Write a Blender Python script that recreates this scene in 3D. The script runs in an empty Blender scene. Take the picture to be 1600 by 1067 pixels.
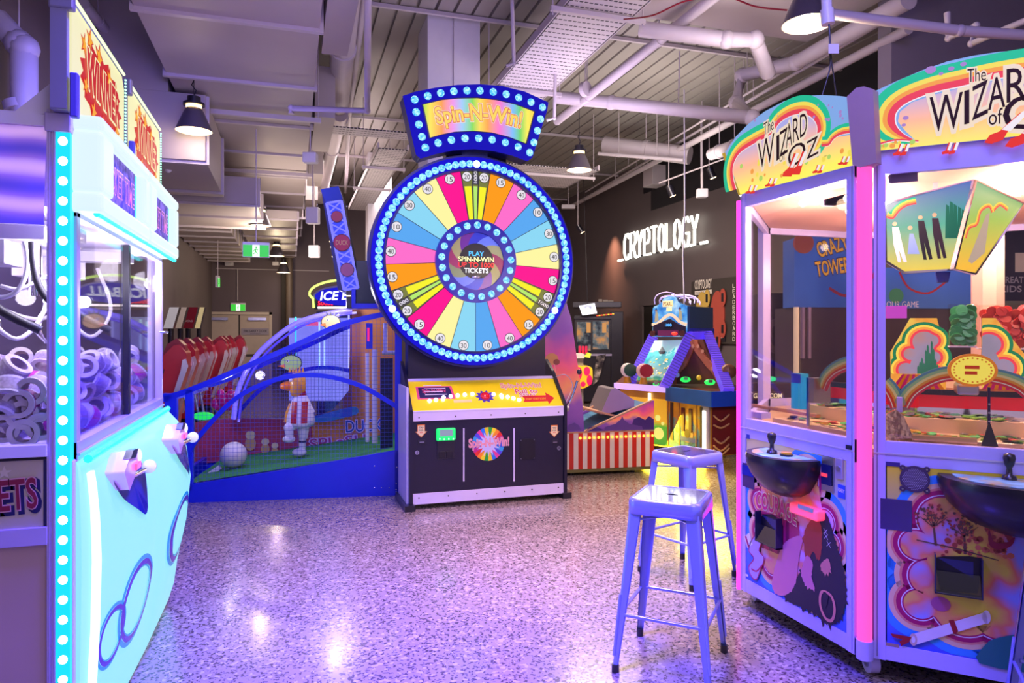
import bpy, bmesh, math, random
from mathutils import Matrix, Vector
random.seed(11)
PI = math.pi
sc = bpy.context.scene
COL = sc.collection

# ---------------------------------------------------------------- camera
F, HY, HC = 1090.0, 516.0, 1.5
YAW = math.atan(345 / F)
cd = bpy.data.cameras.new('camera'); cam = bpy.data.objects.new('camera', cd); COL.objects.link(cam)
cam.location = (0, 0, HC); cam.rotation_euler = (PI / 2, 0, -YAW)
cd.sensor_width = 36; cd.lens = F / 1600 * 36; cd.shift_y = -(533.5 - HY) / 1600
cd.clip_start = 0.05
sc.camera = cam

# ---------------------------------------------------------------- world, exposure
w = bpy.data.worlds.new('world'); sc.world = w; w.use_nodes = True
bg = w.node_tree.nodes['Background']
bg.inputs['Color'].default_value = (0.70, 0.58, 0.88, 1); bg.inputs['Strength'].default_value = 0.55
sc.view_settings.view_transform = 'Standard'; sc.view_settings.look = 'None'
sc.view_settings.exposure = 0.18; sc.view_settings.gamma = 1; sc.view_settings.use_curve_mapping = False
sc.cycles.use_denoising = True
sc.cycles.max_bounces = 8; sc.cycles.transparent_max_bounces = 24; sc.cycles.caustics_reflective = False
sc.cycles.caustics_refractive = False; sc.cycles.sample_clamp_indirect = 6.0

FWD = Vector((math.sin(YAW), math.cos(YAW), 0)); RGT = Vector((math.cos(YAW), -math.sin(YAW), 0)); UP = Vector((0, 0, 1))
EYE = Vector((0, 0, HC))
def ray(px, py): return FWD + RGT * ((px - 800) / F) + UP * ((HY - py) / F)
def W(px, py, D): return EYE + ray(px, py) * D
def onz(px, py, z): r = ray(px, py); return EYE + r * ((z - HC) / r.z)
def onX(px, py, X): r = ray(px, py); return EYE + r * (X / r.x)
def onY(px, py, Y): r = ray(px, py); return EYE + r * (Y / r.y)
def floorpt(px, D): p = W(px, HY, D); return Vector((p.x, p.y, 0))

def lamp_area(name, loc, target, size, power, color, sy=None, spread=None):
    d = bpy.data.lights.new(name, 'AREA'); d.energy = power; d.color = color; d.size = size
    if sy: d.shape = 'RECTANGLE'; d.size_y = sy
    if spread: d.spread = spread
    o = bpy.data.objects.new(name, d); COL.objects.link(o); o.location = loc
    o.rotation_euler = (Vector(target) - Vector(loc)).to_track_quat('-Z', 'Y').to_euler(); return o
def lamp_point(name, loc, power, color, r=0.05):
    d = bpy.data.lights.new(name, 'POINT'); d.energy = power; d.color = color; d.shadow_soft_size = r
    o = bpy.data.objects.new(name, d); COL.objects.link(o); o.location = loc; return o
# unseen area fills added for the room's violet, blue and warm light
lamp_area('fill_violet', (1.2, 0.3, 4.3), (1.5, 4, 0), 2.2, 62, (0.52, 0.40, 1.0))
lamp_area('fill_blue', (0.3, 2.4, 3.5), (0.3, 2.7, 0), 0.6, 190, (0.07, 0.04, 1.0), spread=1.5)
lamp_area('fill_blue_game', (-0.7, 5.0, 3.4), (-0.9, 6.4, 0.4), 0.5, 60, (0.12, 0.12, 1.0))
lamp_area('fill_rose', (1.7, 4.0, 4.3), (1.5, 4.3, 0), 0.9, 42, (1.0, 0.62, 0.60), spread=1.15)
lamp_area('upfill_deck', (4.6, 8.2, 3.3), (4.4, 9.2, 5), 1.2, 40, (1.0, 0.90, 0.80))  # this and the other upward fills are added to brighten ceiling and ducts
lamp_area('upfill_pipes', (3.6, 4.8, 3.5), (3.6, 6.6, 5), .8, 12, (1.0, 0.86, 0.86))
lamp_area('fill_warm', (3.7, 8.4, 3.6), (4.2, 9.0, 0), 1.3, 210, (1.0, 0.80, 0.62))
lamp_area('fill_hall', (0.6, 14.0, 4.5), (0.6, 14.0, 0), 2.5, 250, (1.0, 0.84, 0.80))
lamp_area('fill_blue_right', (1.7, 1.6, 3.9), (2.3, 2.8, 0.6), 0.6, 40, (0.2, 0.2, 1.0))
lamp_area('upfill_ceiling', (2.9, 7.0, 3.1), (2.9, 8.0, 5), 1.6, 34, (0.80, 0.66, 0.95))
lamp_area('upfill_hall', (0.2, 11.0, 2.2), (0.2, 12.0, 5), 1.6, 44, (1.0, 0.84, 0.72))
lamp_area('upfill_left', (0.3, 3.4, 2.7), (-0.6, 5.5, 4.2), 0.8, 18, (0.66, 0.52, 1.0))

# ---------------------------------------------------------------- helpers
def lin(h):
    h = h.lstrip('#'); r = []
    for i in (0, 2, 4):
        v = int(h[i:i + 2], 16) / 255; r.append(v / 12.92 if v <= .04045 else ((v + .055) / 1.055) ** 2.4)
    return (r[0], r[1], r[2], 1)
_m = {}
def mat(name, col='#cccccc', rough=.45, metal=0, emit=None, es=0, vary=.06, scale=9, bump=0, coat=0, spec=None):
    if name in _m: return _m[name]
    m = bpy.data.materials.new(name); m.use_nodes = True; nt = m.node_tree; b = nt.nodes['Principled BSDF']
    c = lin(col)
    b.inputs['Roughness'].default_value = rough; b.inputs['Metallic'].default_value = metal
    if coat: b.inputs['Coat Weight'].default_value = coat; b.inputs['Coat Roughness'].default_value = .08
    if spec is not None: b.inputs['Specular IOR Level'].default_value = spec
    if vary:
        tc = nt.nodes.new('ShaderNodeTexCoord'); nz = nt.nodes.new('ShaderNodeTexNoise'); nz.inputs['Scale'].default_value = scale
        nz.inputs['Detail'].default_value = 2
        nt.links.new(tc.outputs['Object'], nz.inputs['Vector'])
        rp = nt.nodes.new('ShaderNodeMix'); rp.data_type = 'RGBA'
        rp.inputs[6].default_value = tuple(x * (1 - vary) for x in c[:3]) + (1,)
        rp.inputs[7].default_value = tuple(min(1, x * (1 + vary)) for x in c[:3]) + (1,)
        nt.links.new(nz.outputs['Fac'], rp.inputs[0]); nt.links.new(rp.outputs[2], b.inputs['Base Color'])
        if bump:
            bp = nt.nodes.new('ShaderNodeBump'); bp.inputs['Strength'].default_value = bump; bp.inputs['Distance'].default_value = .004
            nt.links.new(nz.outputs['Fac'], bp.inputs['Height']); nt.links.new(bp.outputs[0], b.inputs['Normal'])
    else: b.inputs['Base Color'].default_value = c
    if emit:
        b.inputs['Emission Color'].default_value = lin(emit); b.inputs['Emission Strength'].default_value = es
    _m[name] = m; return m
def glow(name, col, es=1.0):          # a lit surface
    if name in _m: return _m[name]
    m = mat(name, '#0a0a0a', .4, emit=col, es=es, vary=0); return m
def dim(h, k):
    return '#' + ''.join('%02x' % int(int(h[i:i + 2], 16) * k) for i in (1, 3, 5))
def lit(name, col, es=.8, k=.45, sp=.15):      # a translucent printed panel lit from behind
    return mat(name, dim(col, k), .4, emit=col, es=es * .88, vary=0, spec=sp)
def glass(name, tint='#ffffff', refl=.5, rough=.02):
    if name in _m: return _m[name]
    m = bpy.data.materials.new(name); m.use_nodes = True; nt = m.node_tree; nt.nodes.clear()
    o = nt.nodes.new('ShaderNodeOutputMaterial'); mx = nt.nodes.new('ShaderNodeMixShader')
    t = nt.nodes.new('ShaderNodeBsdfTransparent'); g = nt.nodes.new('ShaderNodeBsdfGlossy'); fr = nt.nodes.new('ShaderNodeFresnel')
    ml = nt.nodes.new('ShaderNodeMath'); ml.operation = 'MULTIPLY'; ml.inputs[1].default_value = refl * 2
    t.inputs[0].default_value = lin(tint); g.inputs['Roughness'].default_value = rough; fr.inputs[0].default_value = 1.45
    nt.links.new(fr.outputs[0], ml.inputs[0]); nt.links.new(ml.outputs[0], mx.inputs[0])
    nt.links.new(t.outputs[0], mx.inputs[1]); nt.links.new(g.outputs[0], mx.inputs[2]); nt.links.new(mx.outputs[0], o.inputs[0])
    _m[name] = m; return m

class Fr:      # a frame: x to the right as seen, y away from the viewer, z up
    def __init__(s, o, xdir, zdir=(0, 0, 1)):
        s.o = Vector(o); s.x = Vector(xdir).normalized(); z = Vector(zdir); s.z = (z - s.x * z.dot(s.x)).normalized(); s.y = s.z.cross(s.x)
    def w(s, x, y, z): return s.o + s.x * x + s.y * y + s.z * z
    def L(s, px, py, y=0):
        r = ray(px, py); n = s.y; t = (s.o + n * y - EYE).dot(n) / r.dot(n); p = EYE + r * t - s.o
        return (p.dot(s.x), p.dot(s.z))
    def P(s, pts, y=0): return [s.L(a, b, y) for a, b in pts]
    def Lz(s, px, py, z):   # on the local horizontal plane z
        r = ray(px, py); t = (s.o + s.z * z - EYE).dot(s.z) / r.dot(s.z); p = EYE + r * t - s.o
        return (p.dot(s.x), p.dot(s.y))
WORLD = Fr((0, 0, 0), (1, 0, 0))
ROOTS = {}
def smooth_path(pts, n=6, closed=False):
    out = []; N = len(pts); rng = range(N) if closed else range(N - 1)
    for i in rng:
        g = (lambda k: Vector(pts[k % N])) if closed else (lambda k: Vector(pts[max(0, min(N - 1, k))]))
        a, b, c, d = g(i - 1), g(i), g(i + 1), g(i + 2)
        for j in range(n):
            t = j / n
            out.append(.5 * ((2 * b) + (c - a) * t + (2 * a - 5 * b + 4 * c - d) * t * t + (3 * b - a - 3 * c + d) * t ** 3))
    if not closed: out.append(Vector(pts[-1]))
    return [tuple(v) for v in out]
_g = {}
def glyphs(s, off=0, res=3):
    k = (s, off)
    if k in _g: return _g[k]
    cu = bpy.data.curves.new('t', 'FONT'); cu.body = s; cu.size = 1; cu.offset = off; cu.resolution_u = res
    ob = bpy.data.objects.new('t', cu); COL.objects.link(ob)
    dg = bpy.context.evaluated_depsgraph_get(); me = bpy.data.meshes.new_from_object(ob.evaluated_get(dg))
    v = [(p.co.x, p.co.y) for p in me.vertices]; f = [tuple(p.vertices) for p in me.polygons]
    bpy.data.objects.remove(ob); bpy.data.meshes.remove(me); bpy.data.curves.remove(cu)
    _g[k] = (v, f); return _g[k]

class MB:
    def __init__(s, fr=WORLD, mats=()): s.f = fr; s.v = []; s.fc = []; s.mi = []; s.sm = []; s.mats = list(mats)
    def m(s, material):
        if material not in s.mats: s.mats.append(material)
        return s.mats.index(material)
    def add(s, vs, fs, material, smooth=False, fr=None):
        f = fr or s.f; b = len(s.v); s.v += [f.w(*p) for p in vs]; k = s.m(material)
        for q in fs: s.fc.append(tuple(b + i for i in q)); s.mi.append(k); s.sm.append(smooth)
        return s
    def box(s, x0, x1, y0, y1, z0, z1, material, fr=None):
        vs = [(x, y, z) for z in (z0, z1) for y in (y0, y1) for x in (x0, x1)]
        return s.add(vs, [(0, 1, 3, 2), (4, 6, 7, 5), (0, 4, 5, 1), (2, 3, 7, 6), (0, 2, 6, 4), (1, 5, 7, 3)], material, fr=fr)
    def prism(s, poly, y0, y1, material, side=None, fr=None):    # poly in (x, z)
        n = len(poly)
        s.add([(x, y0, z) for x, z in poly], [tuple(range(n))], material, fr=fr)
        s.add([(x, y1, z) for x, z in poly], [tuple(range(n))[::-1]], side or material, fr=fr)
        s.add([(x, y, z) for y in (y0, y1) for x, z in poly], [(i, (i + 1) % n, n + (i + 1) % n, n + i) for i in range(n)], side or material, fr=fr)
        return s
    def slab(s, poly, z0, z1, material, fr=None):                # poly in (x, y)
        n = len(poly)
        s.add([(x, y, z) for z in (z0, z1) for x, y in poly], [tuple(range(n))[::-1], tuple(range(n, 2 * n))] + [(i, (i + 1) % n, n + (i + 1) % n, n + i) for i in range(n)], material, fr=fr)
        return s
    def flat(s, poly, y, material, fr=None): return s.add([(x, y, z) for x, z in poly], [tuple(range(len(poly)))], material, fr=fr)
    def ribbon(s, pts, a, b, y, material, closed=False, y1=None, fr=None):   # strip between offsets a and b of a path in (x, z)
        n = len(pts); vs = []
        for i in range(n):
            p = Vector(pts[i - 1] if (i or closed) else pts[0]); q = Vector(pts[(i + 1) % n] if (i < n - 1 or closed) else pts[-1])
            d = (q - p); d = d.normalized() if d.length else Vector((1, 0)); nn = Vector((-d.y, d.x)); c = Vector(pts[i])
            for o in (a, b): t = c + nn * o; vs.append((t.x, y, t.y))
        m = n if closed else n - 1
        fs = [(2 * i, 2 * i + 1, (2 * i + 3) % (2 * n), (2 * i + 2) % (2 * n)) for i in range(m)]
        s.add(vs, fs, material, fr=fr)
        if y1 is not None:
            s.add([(x, y1, z) for x, _, z in vs], [f[::-1] for f in fs], material, fr=fr)
            vv = vs + [(x, y1, z) for x, _, z in vs]; N = 2 * n; g = []
            for i in range(m):
                j = (i + 1) % n
                g += [(2 * i, 2 * j, N + 2 * j, N + 2 * i), (2 * i + 1, N + 2 * i + 1, N + 2 * j + 1, 2 * j + 1)]
            if not closed: g += [(0, 1, N + 1, N), (2 * n - 2, N + 2 * n - 2, N + 2 * n - 1, 2 * n - 1)]
            s.add(vv, g, material, fr=fr)
        return s
    def disc(s, cx, cz, r, y, material, n=24, rz=None, y1=None, fr=None):
        pl = [(cx + r * math.cos(2 * PI * i / n), cz + (rz or r) * math.sin(2 * PI * i / n)) for i in range(n)]
        return s.prism(pl, y, y1, material, fr=fr) if y1 is not None else s.flat(pl, y, material, fr=fr)
    def ring(s, cx, cz, r0, r1, y0, y1, material, n=64, a0=0, a1=2 * PI, fr=None):
        full = abs(a1 - a0 - 2 * PI) < 1e-6; k = n if full else n + 1
        pts = [(cx + r0 * math.cos(a0 + (a1 - a0) * i / n), cz + r0 * math.sin(a0 + (a1 - a0) * i / n)) for i in range(k)]
        ro = r1 - r0; vs = []
        return s.ribbon(pts, 0, -ro, y0, material, closed=full, y1=y1, fr=fr)
    def tube(s, pts, r, material, n=8, closed=False, r1=None, smooth=True, fr=None):
        P = [Vector(p) for p in pts]; N = len(P); vs = []; up = None
        for i, p in enumerate(P):
            a = P[i - 1] if (i or closed) else p; b = P[(i + 1) % N] if (i < N - 1 or closed) else p
            d = (b - a).normalized() if (b - a).length > 1e-9 else Vector((0, 0, 1))
            if up is None: up = Vector((0, 0, 1)) if abs(d.z) < .9 else Vector((1, 0, 0))
            u = d.cross(up); u = u.normalized() if u.length > 1e-6 else d.orthogonal().normalized(); v = u.cross(d).normalized(); up = v
            rr = r if r1 is None else r + (r1 - r) * i / max(1, N - 1)
            for k in range(n):
                t = 2 * PI * k / n; vs.append(tuple(p + u * (rr * math.cos(t)) + v * (rr * math.sin(t))))
        m = N if closed else N - 1
        fs = [(i * n + k, i * n + (k + 1) % n, ((i + 1) % N) * n + (k + 1) % n, ((i + 1) % N) * n + k) for i in range(m) for k in range(n)]
        s.add(vs, fs, material, smooth, fr=fr)
        if not closed: s.add(vs, [tuple(range(n))[::-1], tuple(range((N - 1) * n, N * n))], material, fr=fr)
        return s
    def cyl(s, p, q, r, material, n=16, r1=None, fr=None): return s.tube([p, q], r, material, n, r1=r1, fr=fr)
    def lathe(s, prof, c, material, n=24, axis='z', smooth=True, fr=None):      # prof of (r, h)
        vs = []
        for r, h in prof:
            for k in range(n):
                t = 2 * PI * k / n; a, b = r * math.cos(t), r * math.sin(t)
                vs.append((c[0] + a, c[1] + b, c[2] + h) if axis == 'z' else ((c[0] + a, c[1] + h, c[2] + b) if axis == 'y' else (c[0] + h, c[1] + a, c[2] + b)))
        fs = [(i * n + k, i * n + (k + 1) % n, (i + 1) * n + (k + 1) % n, (i + 1) * n + k) for i in range(len(prof) - 1) for k in range(n)]
        return s.add(vs, fs, material, smooth, fr=fr)
    def ball(s, c, r, material, n=12, sc3=(1, 1, 1), smooth=True, fr=None, half=None):
        vs = []; fs = []; m = max(4, n // 2)
        for i in range(m + 1):
            ph = PI * i / m
            for k in range(n):
                t = 2 * PI * k / n
                vs.append((c[0] + r * sc3[0] * math.sin(ph) * math.cos(t), c[1] + r * sc3[1] * math.sin(ph) * math.sin(t), c[2] + r * sc3[2] * math.cos(ph)))
        for i in range(m):
            for k in range(n): fs.append((i * n + k, (i + 1) * n + k, (i + 1) * n + (k + 1) % n, i * n + (k + 1) % n))
        return s.add(vs, fs, material, smooth, fr=fr)
    def loft(s, rows, material, smooth=True, closed=False, fr=None):
        n = len(rows[0]); vs = [p for r in rows for p in r]; m = n if closed else n - 1
        fs = [(i * n + k, i * n + (k + 1) % n, (i + 1) * n + (k + 1) % n, (i + 1) * n + k) for i in range(len(rows) - 1) for k in range(m)]
        return s.add(vs, fs, material, smooth, fr=fr)
    def text(s, t, p0, p1, h, y, material, off=0, shear=0, y1=None, arc=0, fr=None, up=0):   # baseline p0 -> p1 in (x, z), letter height h
        v, f = glyphs(t, off); v0, _ = glyphs(t, 0)
        if not v: return s
        x0 = min(a for a, b in v0); x1 = max(a for a, b in v0); Z = .729
        p0 = Vector(p0); p1 = Vector(p1); d = p1 - p0; L = d.length; d.normalize(); nn = Vector((0, 1)) if up else Vector((-d.y, d.x)); out = []
        for a, b in v:
            u = (a - x0) / (x1 - x0); q = p0 + d * (u * L + shear * b / Z * h) + nn * (b / Z * h + arc * 4 * u * (1 - u)); out.append((q.x, y, q.y))
        s.add(out, f, material, fr=fr)
        if y1 is not None:
            s.add([(a, y1, c) for a, _, c in out], f, material, fr=fr)
            cnt = {}
            for q in f:
                for i in range(len(q)):
                    e = (q[i], q[(i + 1) % len(q)]); cnt[tuple(sorted(e))] = cnt.get(tuple(sorted(e)), 0) + 1
            N = len(out); s.add(out + [(a, y1, c) for a, _, c in out], [(a, b, N + b, N + a) for (a, b), c in cnt.items() if c == 1], material, fr=fr)
        return s
    def build(s, name, parent=None, kind=None, label=None, bevel=0, seg=2, norm=True):
        me = bpy.data.meshes.new(name); M = ROOTS[parent.name].inverted() if parent else Matrix()
        me.from_pydata([tuple(M @ v) for v in s.v], [], s.fc)
        for m_ in s.mats: me.materials.append(m_)
        me.polygons.foreach_set('material_index', s.mi); me.polygons.foreach_set('use_smooth', s.sm)
        if norm:
            bm = bmesh.new(); bm.from_mesh(me); bmesh.ops.recalc_face_normals(bm, faces=bm.faces); bm.to_mesh(me); bm.free()
        me.update(); o = bpy.data.objects.new(name, me); COL.objects.link(o)
        if parent: o.parent = parent; ROOTS[o.name] = ROOTS[parent.name]
        if kind: o['kind'] = kind
        if label: o['label'] = label
        if bevel:
            b = o.modifiers.new('bevel', 'BEVEL'); b.width = bevel; b.segments = seg; b.limit_method = 'ANGLE'; b.angle_limit = .7
        return o
def thing(name, label, cat, loc=(0, 0, 0), rz=0, group=None):
    o = bpy.data.objects.new(name, None); COL.objects.link(o); o.empty_display_size = .1
    o.location = loc; o.rotation_euler = (0, 0, rz); ROOTS[o.name] = Matrix.Translation(Vector(loc)) @ Matrix.Rotation(rz, 4, 'Z')
    o['label'] = label; o['category'] = cat
    if group: o['group'] = group
    return o
def solo(mb, name, label, cat, loc, group=None, bevel=0, kind=None, stuff=False):   # a thing that is one mesh, origin at loc
    me_par = type('P', (), {})(); ROOTS['__tmp'] = Matrix.Translation(Vector(loc)); me_par.name = '__tmp'
    M = ROOTS['__tmp'].inverted(); mb.v = [M @ v for v in mb.v]
    o = mb.build(name, bevel=bevel); o.location = loc; ROOTS[o.name] = Matrix.Translation(Vector(loc))
    o['label'] = label; o['category'] = cat
    if group: o['group'] = group
    if kind: o['kind'] = kind
    return o
def dup(o, parent=None, loc=None, rz=None, label=None, rot=None):
    c = o.copy(); COL.objects.link(c)
    if parent: c.parent = parent
    if loc is not None: c.location = loc
    if rz is not None: c.rotation_euler = (0, 0, rz)
    if rot is not None: c.rotation_euler = rot
    if label: c['label'] = label
    for ch in [x for x in bpy.data.objects if x.parent == o] if not parent else KIDS(o): dup(ch, c)
    return c
def KIDS(o): return [x for x in bpy.data.objects if x.parent == o]

# ---------------------------------------------------------------- shared materials
white = mat('white_paint', '#e6e2ea', .35)
offw = mat('cream_paint', '#d8cfc8', .5)
black = mat('black_laminate', '#14121c', .35)
dark = mat('dark_plastic', '#1d1b26', .3, coat=.3)
steel = mat('brushed_steel', '#b9b9c2', .28, 1)
chrome = mat('chrome', '#e8e8f0', .08, 1)
alu = mat('painted_aluminium', '#cfc8dc', .35, .3)
# ================================================================ ROOM
XL, XR, YB, ZC = -2.0, 6.9, 20.0, 4.95
def terrazzo():
    m = bpy.data.materials.new('terrazzo_floor'); m.use_nodes = True; nt = m.node_tree; b = nt.nodes['Principled BSDF']
    tc = nt.nodes.new('ShaderNodeTexCoord')
    def vor(scale, lo, hi):
        v = nt.nodes.new('ShaderNodeTexVoronoi'); v.inputs['Scale'].default_value = scale; nt.links.new(tc.outputs['Object'], v.inputs['Vector'])
        s = nt.nodes.new('ShaderNodeSeparateColor'); nt.links.new(v.outputs['Color'], s.inputs[0])
        r = nt.nodes.new('ShaderNodeMapRange'); r.inputs['From Min'].default_value = lo; r.inputs['From Max'].default_value = hi
        nt.links.new(s.outputs[0], r.inputs['Value']); return r, s
    a, sa = vor(100, .72, .78); c, s2 = vor(60, .86, .9)
    mx = nt.nodes.new('ShaderNodeMix'); mx.data_type = 'RGBA'; mx.inputs[6].default_value = lin('#a8968e'); mx.inputs[7].default_value = lin('#5a4a48')
    nt.links.new(a.outputs[0], mx.inputs[0])
    my = nt.nodes.new('ShaderNodeMix'); my.data_type = 'RGBA'; my.inputs[7].default_value = lin('#c8bab0')
    nt.links.new(c.outputs[0], my.inputs[0]); nt.links.new(mx.outputs[2], my.inputs[6])
    nz = nt.nodes.new('ShaderNodeTexNoise'); nz.inputs['Scale'].default_value = 300; nt.links.new(tc.outputs['Object'], nz.inputs['Vector'])
    mz = nt.nodes.new('ShaderNodeMix'); mz.data_type = 'RGBA'; mz.blend_type = 'MULTIPLY'; mz.inputs[0].default_value = .35
    nt.links.new(my.outputs[2], mz.inputs[6]); nt.links.new(nz.outputs['Color'], mz.inputs[7]); nt.links.new(mz.outputs[2], b.inputs['Base Color'])
    b.inputs['Roughness'].default_value = .24; b.inputs['Coat Weight'].default_value = .35; b.inputs['Coat Roughness'].default_value = .12
    return m
MB().box(-6, 9, -2.5, YB, -.1, 0, terrazzo()).build('floor', kind='structure')
wallL = mat('wall_paint_taupe', '#70636a', .7, vary=.05, scale=2, bump=.1)
wallD = mat('wall_paint_charcoal', '#584e50', .6, vary=.10, scale=1.3, bump=.1)
wallB = mat('wall_paint_black', '#17151c', .7)
MB().box(XL - .1, XL, -2.5, YB, 0, ZC, wallL).build('wall_left', kind='structure')
MB().box(XL - .1, XR + .1, YB, YB + .1, 0, ZC, wallL).build('wall_back', kind='structure')
m = MB().box(XR, XR + .1, -2.5, YB, 0, ZC, wallD)
m.build('wall_right', kind='structure')
# black upper band on the right wall, above the machines
p = onX(1395, 70, XR - .02); q = onX(1150, 200, XR - .02)
MB().box(XR - .02, XR, p.y - .2, 12.5, 3.9, ZC, wallB).build('trim_1', kind='structure')
# corrugated metal deck
deck = mat('galvanised_deck', '#a09a94', .45, .2, vary=.12, scale=1.5)
m = MB(); x = XL - .1; prof = []
while x < XR + .1:
    prof += [(x, ZC), (x + .165, ZC), (x + .172, ZC + .04), (x + .193, ZC + .04), (x + .2, ZC)]; x += .2
prof = [(a, b) for a, b in prof]
m.loft([[(a, y, b) for a, b in prof] for y in (-2.5, YB)], deck, smooth=False)
m.box(XL - .1, XR + .1, -2.5, YB, ZC + .07, ZC + .1, deck)
m.build('ceiling', kind='structure')
# cross purlins
m = MB()
grey = mat('duct_paint', '#b3a8a6', .5, vary=.05, scale=3)
grey2 = mat('pipe_paint', '#c4bac0', .42, vary=.05)
for y in (5.2, 7.4, 11.4, 14, 17): m.box(XL, XR, y, y + .035, ZC - .05, ZC - .01, grey2)
m.build('trim_2', kind='structure')

# column behind the wheel, and the far one
colm = mat('column_white', '#dcd8e0', .5)
def column(px0, px1, D, name):
    a = floorpt(px0, D); b = floorpt(px1, D); x0 = a.x; x1 = b.x; yy = a.y
    MB().box(x0, x1, yy, yy + (x1 - x0), 0, ZC, colm).box(x0 + (x1 - x0) * .48, x0 + (x1 - x0) * .5, yy - .012, yy, 0, ZC, grey2).build(name, kind='structure', bevel=.01)
column(668, 757, 7.6, 'pillar_centre')
column(575, 614, 13.5, 'pillar_far')
c = onY(450, 500, YB - .25)
MB().box(c.x - .17, c.x + .1, YB - .3, YB, 0, ZC, mat('pillar_brown', '#2c241f', .7)).build('pillar_back', kind='structure')

# door
dm = mat('door_cream', '#c9b7a4', .5); fm = mat('door_frame_cream', '#d8c8b4', .5)
x0, zt = onY(318, 487, YB - .02).x, onY(318, 487, YB - .02).z; x1 = onY(425, 487, YB - .02).x; xm = onY(374, 500, YB).x
root = None
m = MB().box(x0, x0 + .07, YB - .06, YB, 0, zt, fm).box(x1 - .07, x1, YB - .06, YB, 0, zt, fm).box(x0, x1, YB - .06, YB, zt - .07, zt, fm)
dr = m.build('door_1', kind='structure'); ROOTS['door_1'] = Matrix()
for a, b in ((x0 + .07, xm - .02), (xm + .02, x1 - .07)):
    MB().box(a, b, YB - .03, YB, .01, zt - .08, dm).box(a, b, YB - .045, YB - .03, .8, .86, mat('door_rail', '#4a4038', .5)).build('door_leaf', dr)
MB().box(xm - .02, xm + .02, YB - .035, YB, 0, zt - .07, mat('door_gap', '#3c332d', .6)).build('astragal', dr)
for a in (x0 + .15, x1 - .6): MB().box(a, a + .45, YB - .09, YB - .03, zt - .22, zt - .15, steel).build('door_closer', dr)
f = Fr((0, YB - .05, 0), (1, 0, 0))
m = MB(f); a = f.L(377, 513); b = f.L(420, 523); m.box(a[0], b[0], 0, .01, b[1], a[1], mat('notice_grey', '#a49aa6', .5))
a = f.L(381, 519); b = f.L(417, 519); m.text('FIRE SAFETY DOOR', a, b, .07, -.004, mat('notice_ink', '#2a2430', .6), off=.01)
a = f.L(391, 522); b = f.L(407, 522); m.text('DO NOT OBSTRUCT', a, b, .025, -.004, mat('notice_ink', '#2a2430', .6))
m.build('notice_plate', dr)
MB().tube([(xm, YB - .11, .95), (xm - .12, YB - .11, .95)], .012, chrome).tube([(xm - .05, YB - .03, .95), (xm - .05, YB - .11, .95)], .012, chrome).build('door_handle', dr)
# conduits on the back wall
m = MB(); p = onY(371, 420, YB - .03); m.tube([(p.x, p.y, zt + .3), (p.x, p.y, p.z)], .015, grey2).tube([(XL + .1, YB - .03, p.z), (XL + 3, YB - .03, p.z)], .015, grey2)
m.build('trim_3', kind='structure')
m = MB(); p = onY(452, 500, YB - .35); m.tube([(p.x, YB - .38, 0), (p.x, YB - .38, ZC)], .09, mat('downpipe_taupe', '#6d5f55', .5), n=14)
m.build('trim_4', kind='structure')

# ---------------------------------------------------------------- ducts
def duct(name, label, x0, x1, y0, y1, z0, z1, step, bars=(), up=0):
    t = thing(name, label, 'duct', (x0, y0, z0))
    m = MB().box(x0, x1, y0, y1, z0, z1, grey)
    if up: m.box(x0, -1.16, y0 + .001, y1, z1, up, grey)
    m.build('duct_body', t, bevel=.004)
    y = y0 + .04; fl = []
    while y < y1:
        m = MB().box(x0 - .03, x1 + .03, y, y + .05, z0 - .03, z0, grey2).box(x1, x1 + .03, y, y + .05, z0, z1, grey2).box(x0 - .03, x0, y, y + .05, z0, z1, grey2)
        m.build('flange', t); y += step
    for y in bars:
        MB().box(x0 - .1, x1 + .1, y, y + .05, z0 - .085, z0 - .035, grey2).cyl((x1 + .07, y + .02, z0 - .05), (x1 + .07, y + .02, ZC), .006, grey2, 6).cyl((x0 - .07, y + .02, z0 - .05), (x0 - .07, y + .02, ZC), .006, grey2, 6).build('hanger_bar', t)
    return t
duct('air_duct', 'long wide pale rectangular duct running away from the viewer beside the pillar, overhead', -1.11, .217, 2.9, 19.2, 3.9, 4.5, 1.406, (8.06, 10.95, 15.2))
duct('air_duct', 'deep boxed duct whose flat end is lit by the biggest pendant lamp', -1.99, -.82, 7.6, 9.6, 3.2, 3.86, 1.6, up=4.93)
duct('air_duct', 'lower middle duct beyond the lamp-lit boxed duct, over the red racing seats', -1.96, -.42, 9.72, 12.2, 3.15, 3.5, 1.1)
duct('air_duct', 'stepped ribbed duct close to the left wall leading to the fire doors', -1.96, -1.02, 12.4, 19.3, 3.25, 3.9, .8)
duct('air_duct', 'pale duct slung over the fire doors at the far end', -.9, .1, 12.6, 19.4, 3.42, 3.56, 1.2)
# side panels on the right of the long duct
t = thing('duct_branch', 'pale boxes bolted along one side of the long wide duct beside the drain pipe', 'duct', (.26, 5, 3.9))
for a, b, z in ((4.7, 6.4, 3.95), (8.2, 9.8, 3.92), (11.4, 12.4, 3.96), (13.7, 14.8, 3.96)): MB().box(.255, .48, a, b, z, 4.5, grey).build('branch_box', t, bevel=.003)
# bulkhead at upper left and at upper right
p = onY(1392, 70, 3.9)
m = MB(); a = W(1393, 300, 6.2); m.box(a.x, XR, a.y, a.y + .15, 2.2, ZC, mat('bulkhead_lilac', '#8b8290', .6)); m.build('wall_front_right', kind='structure')
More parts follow.
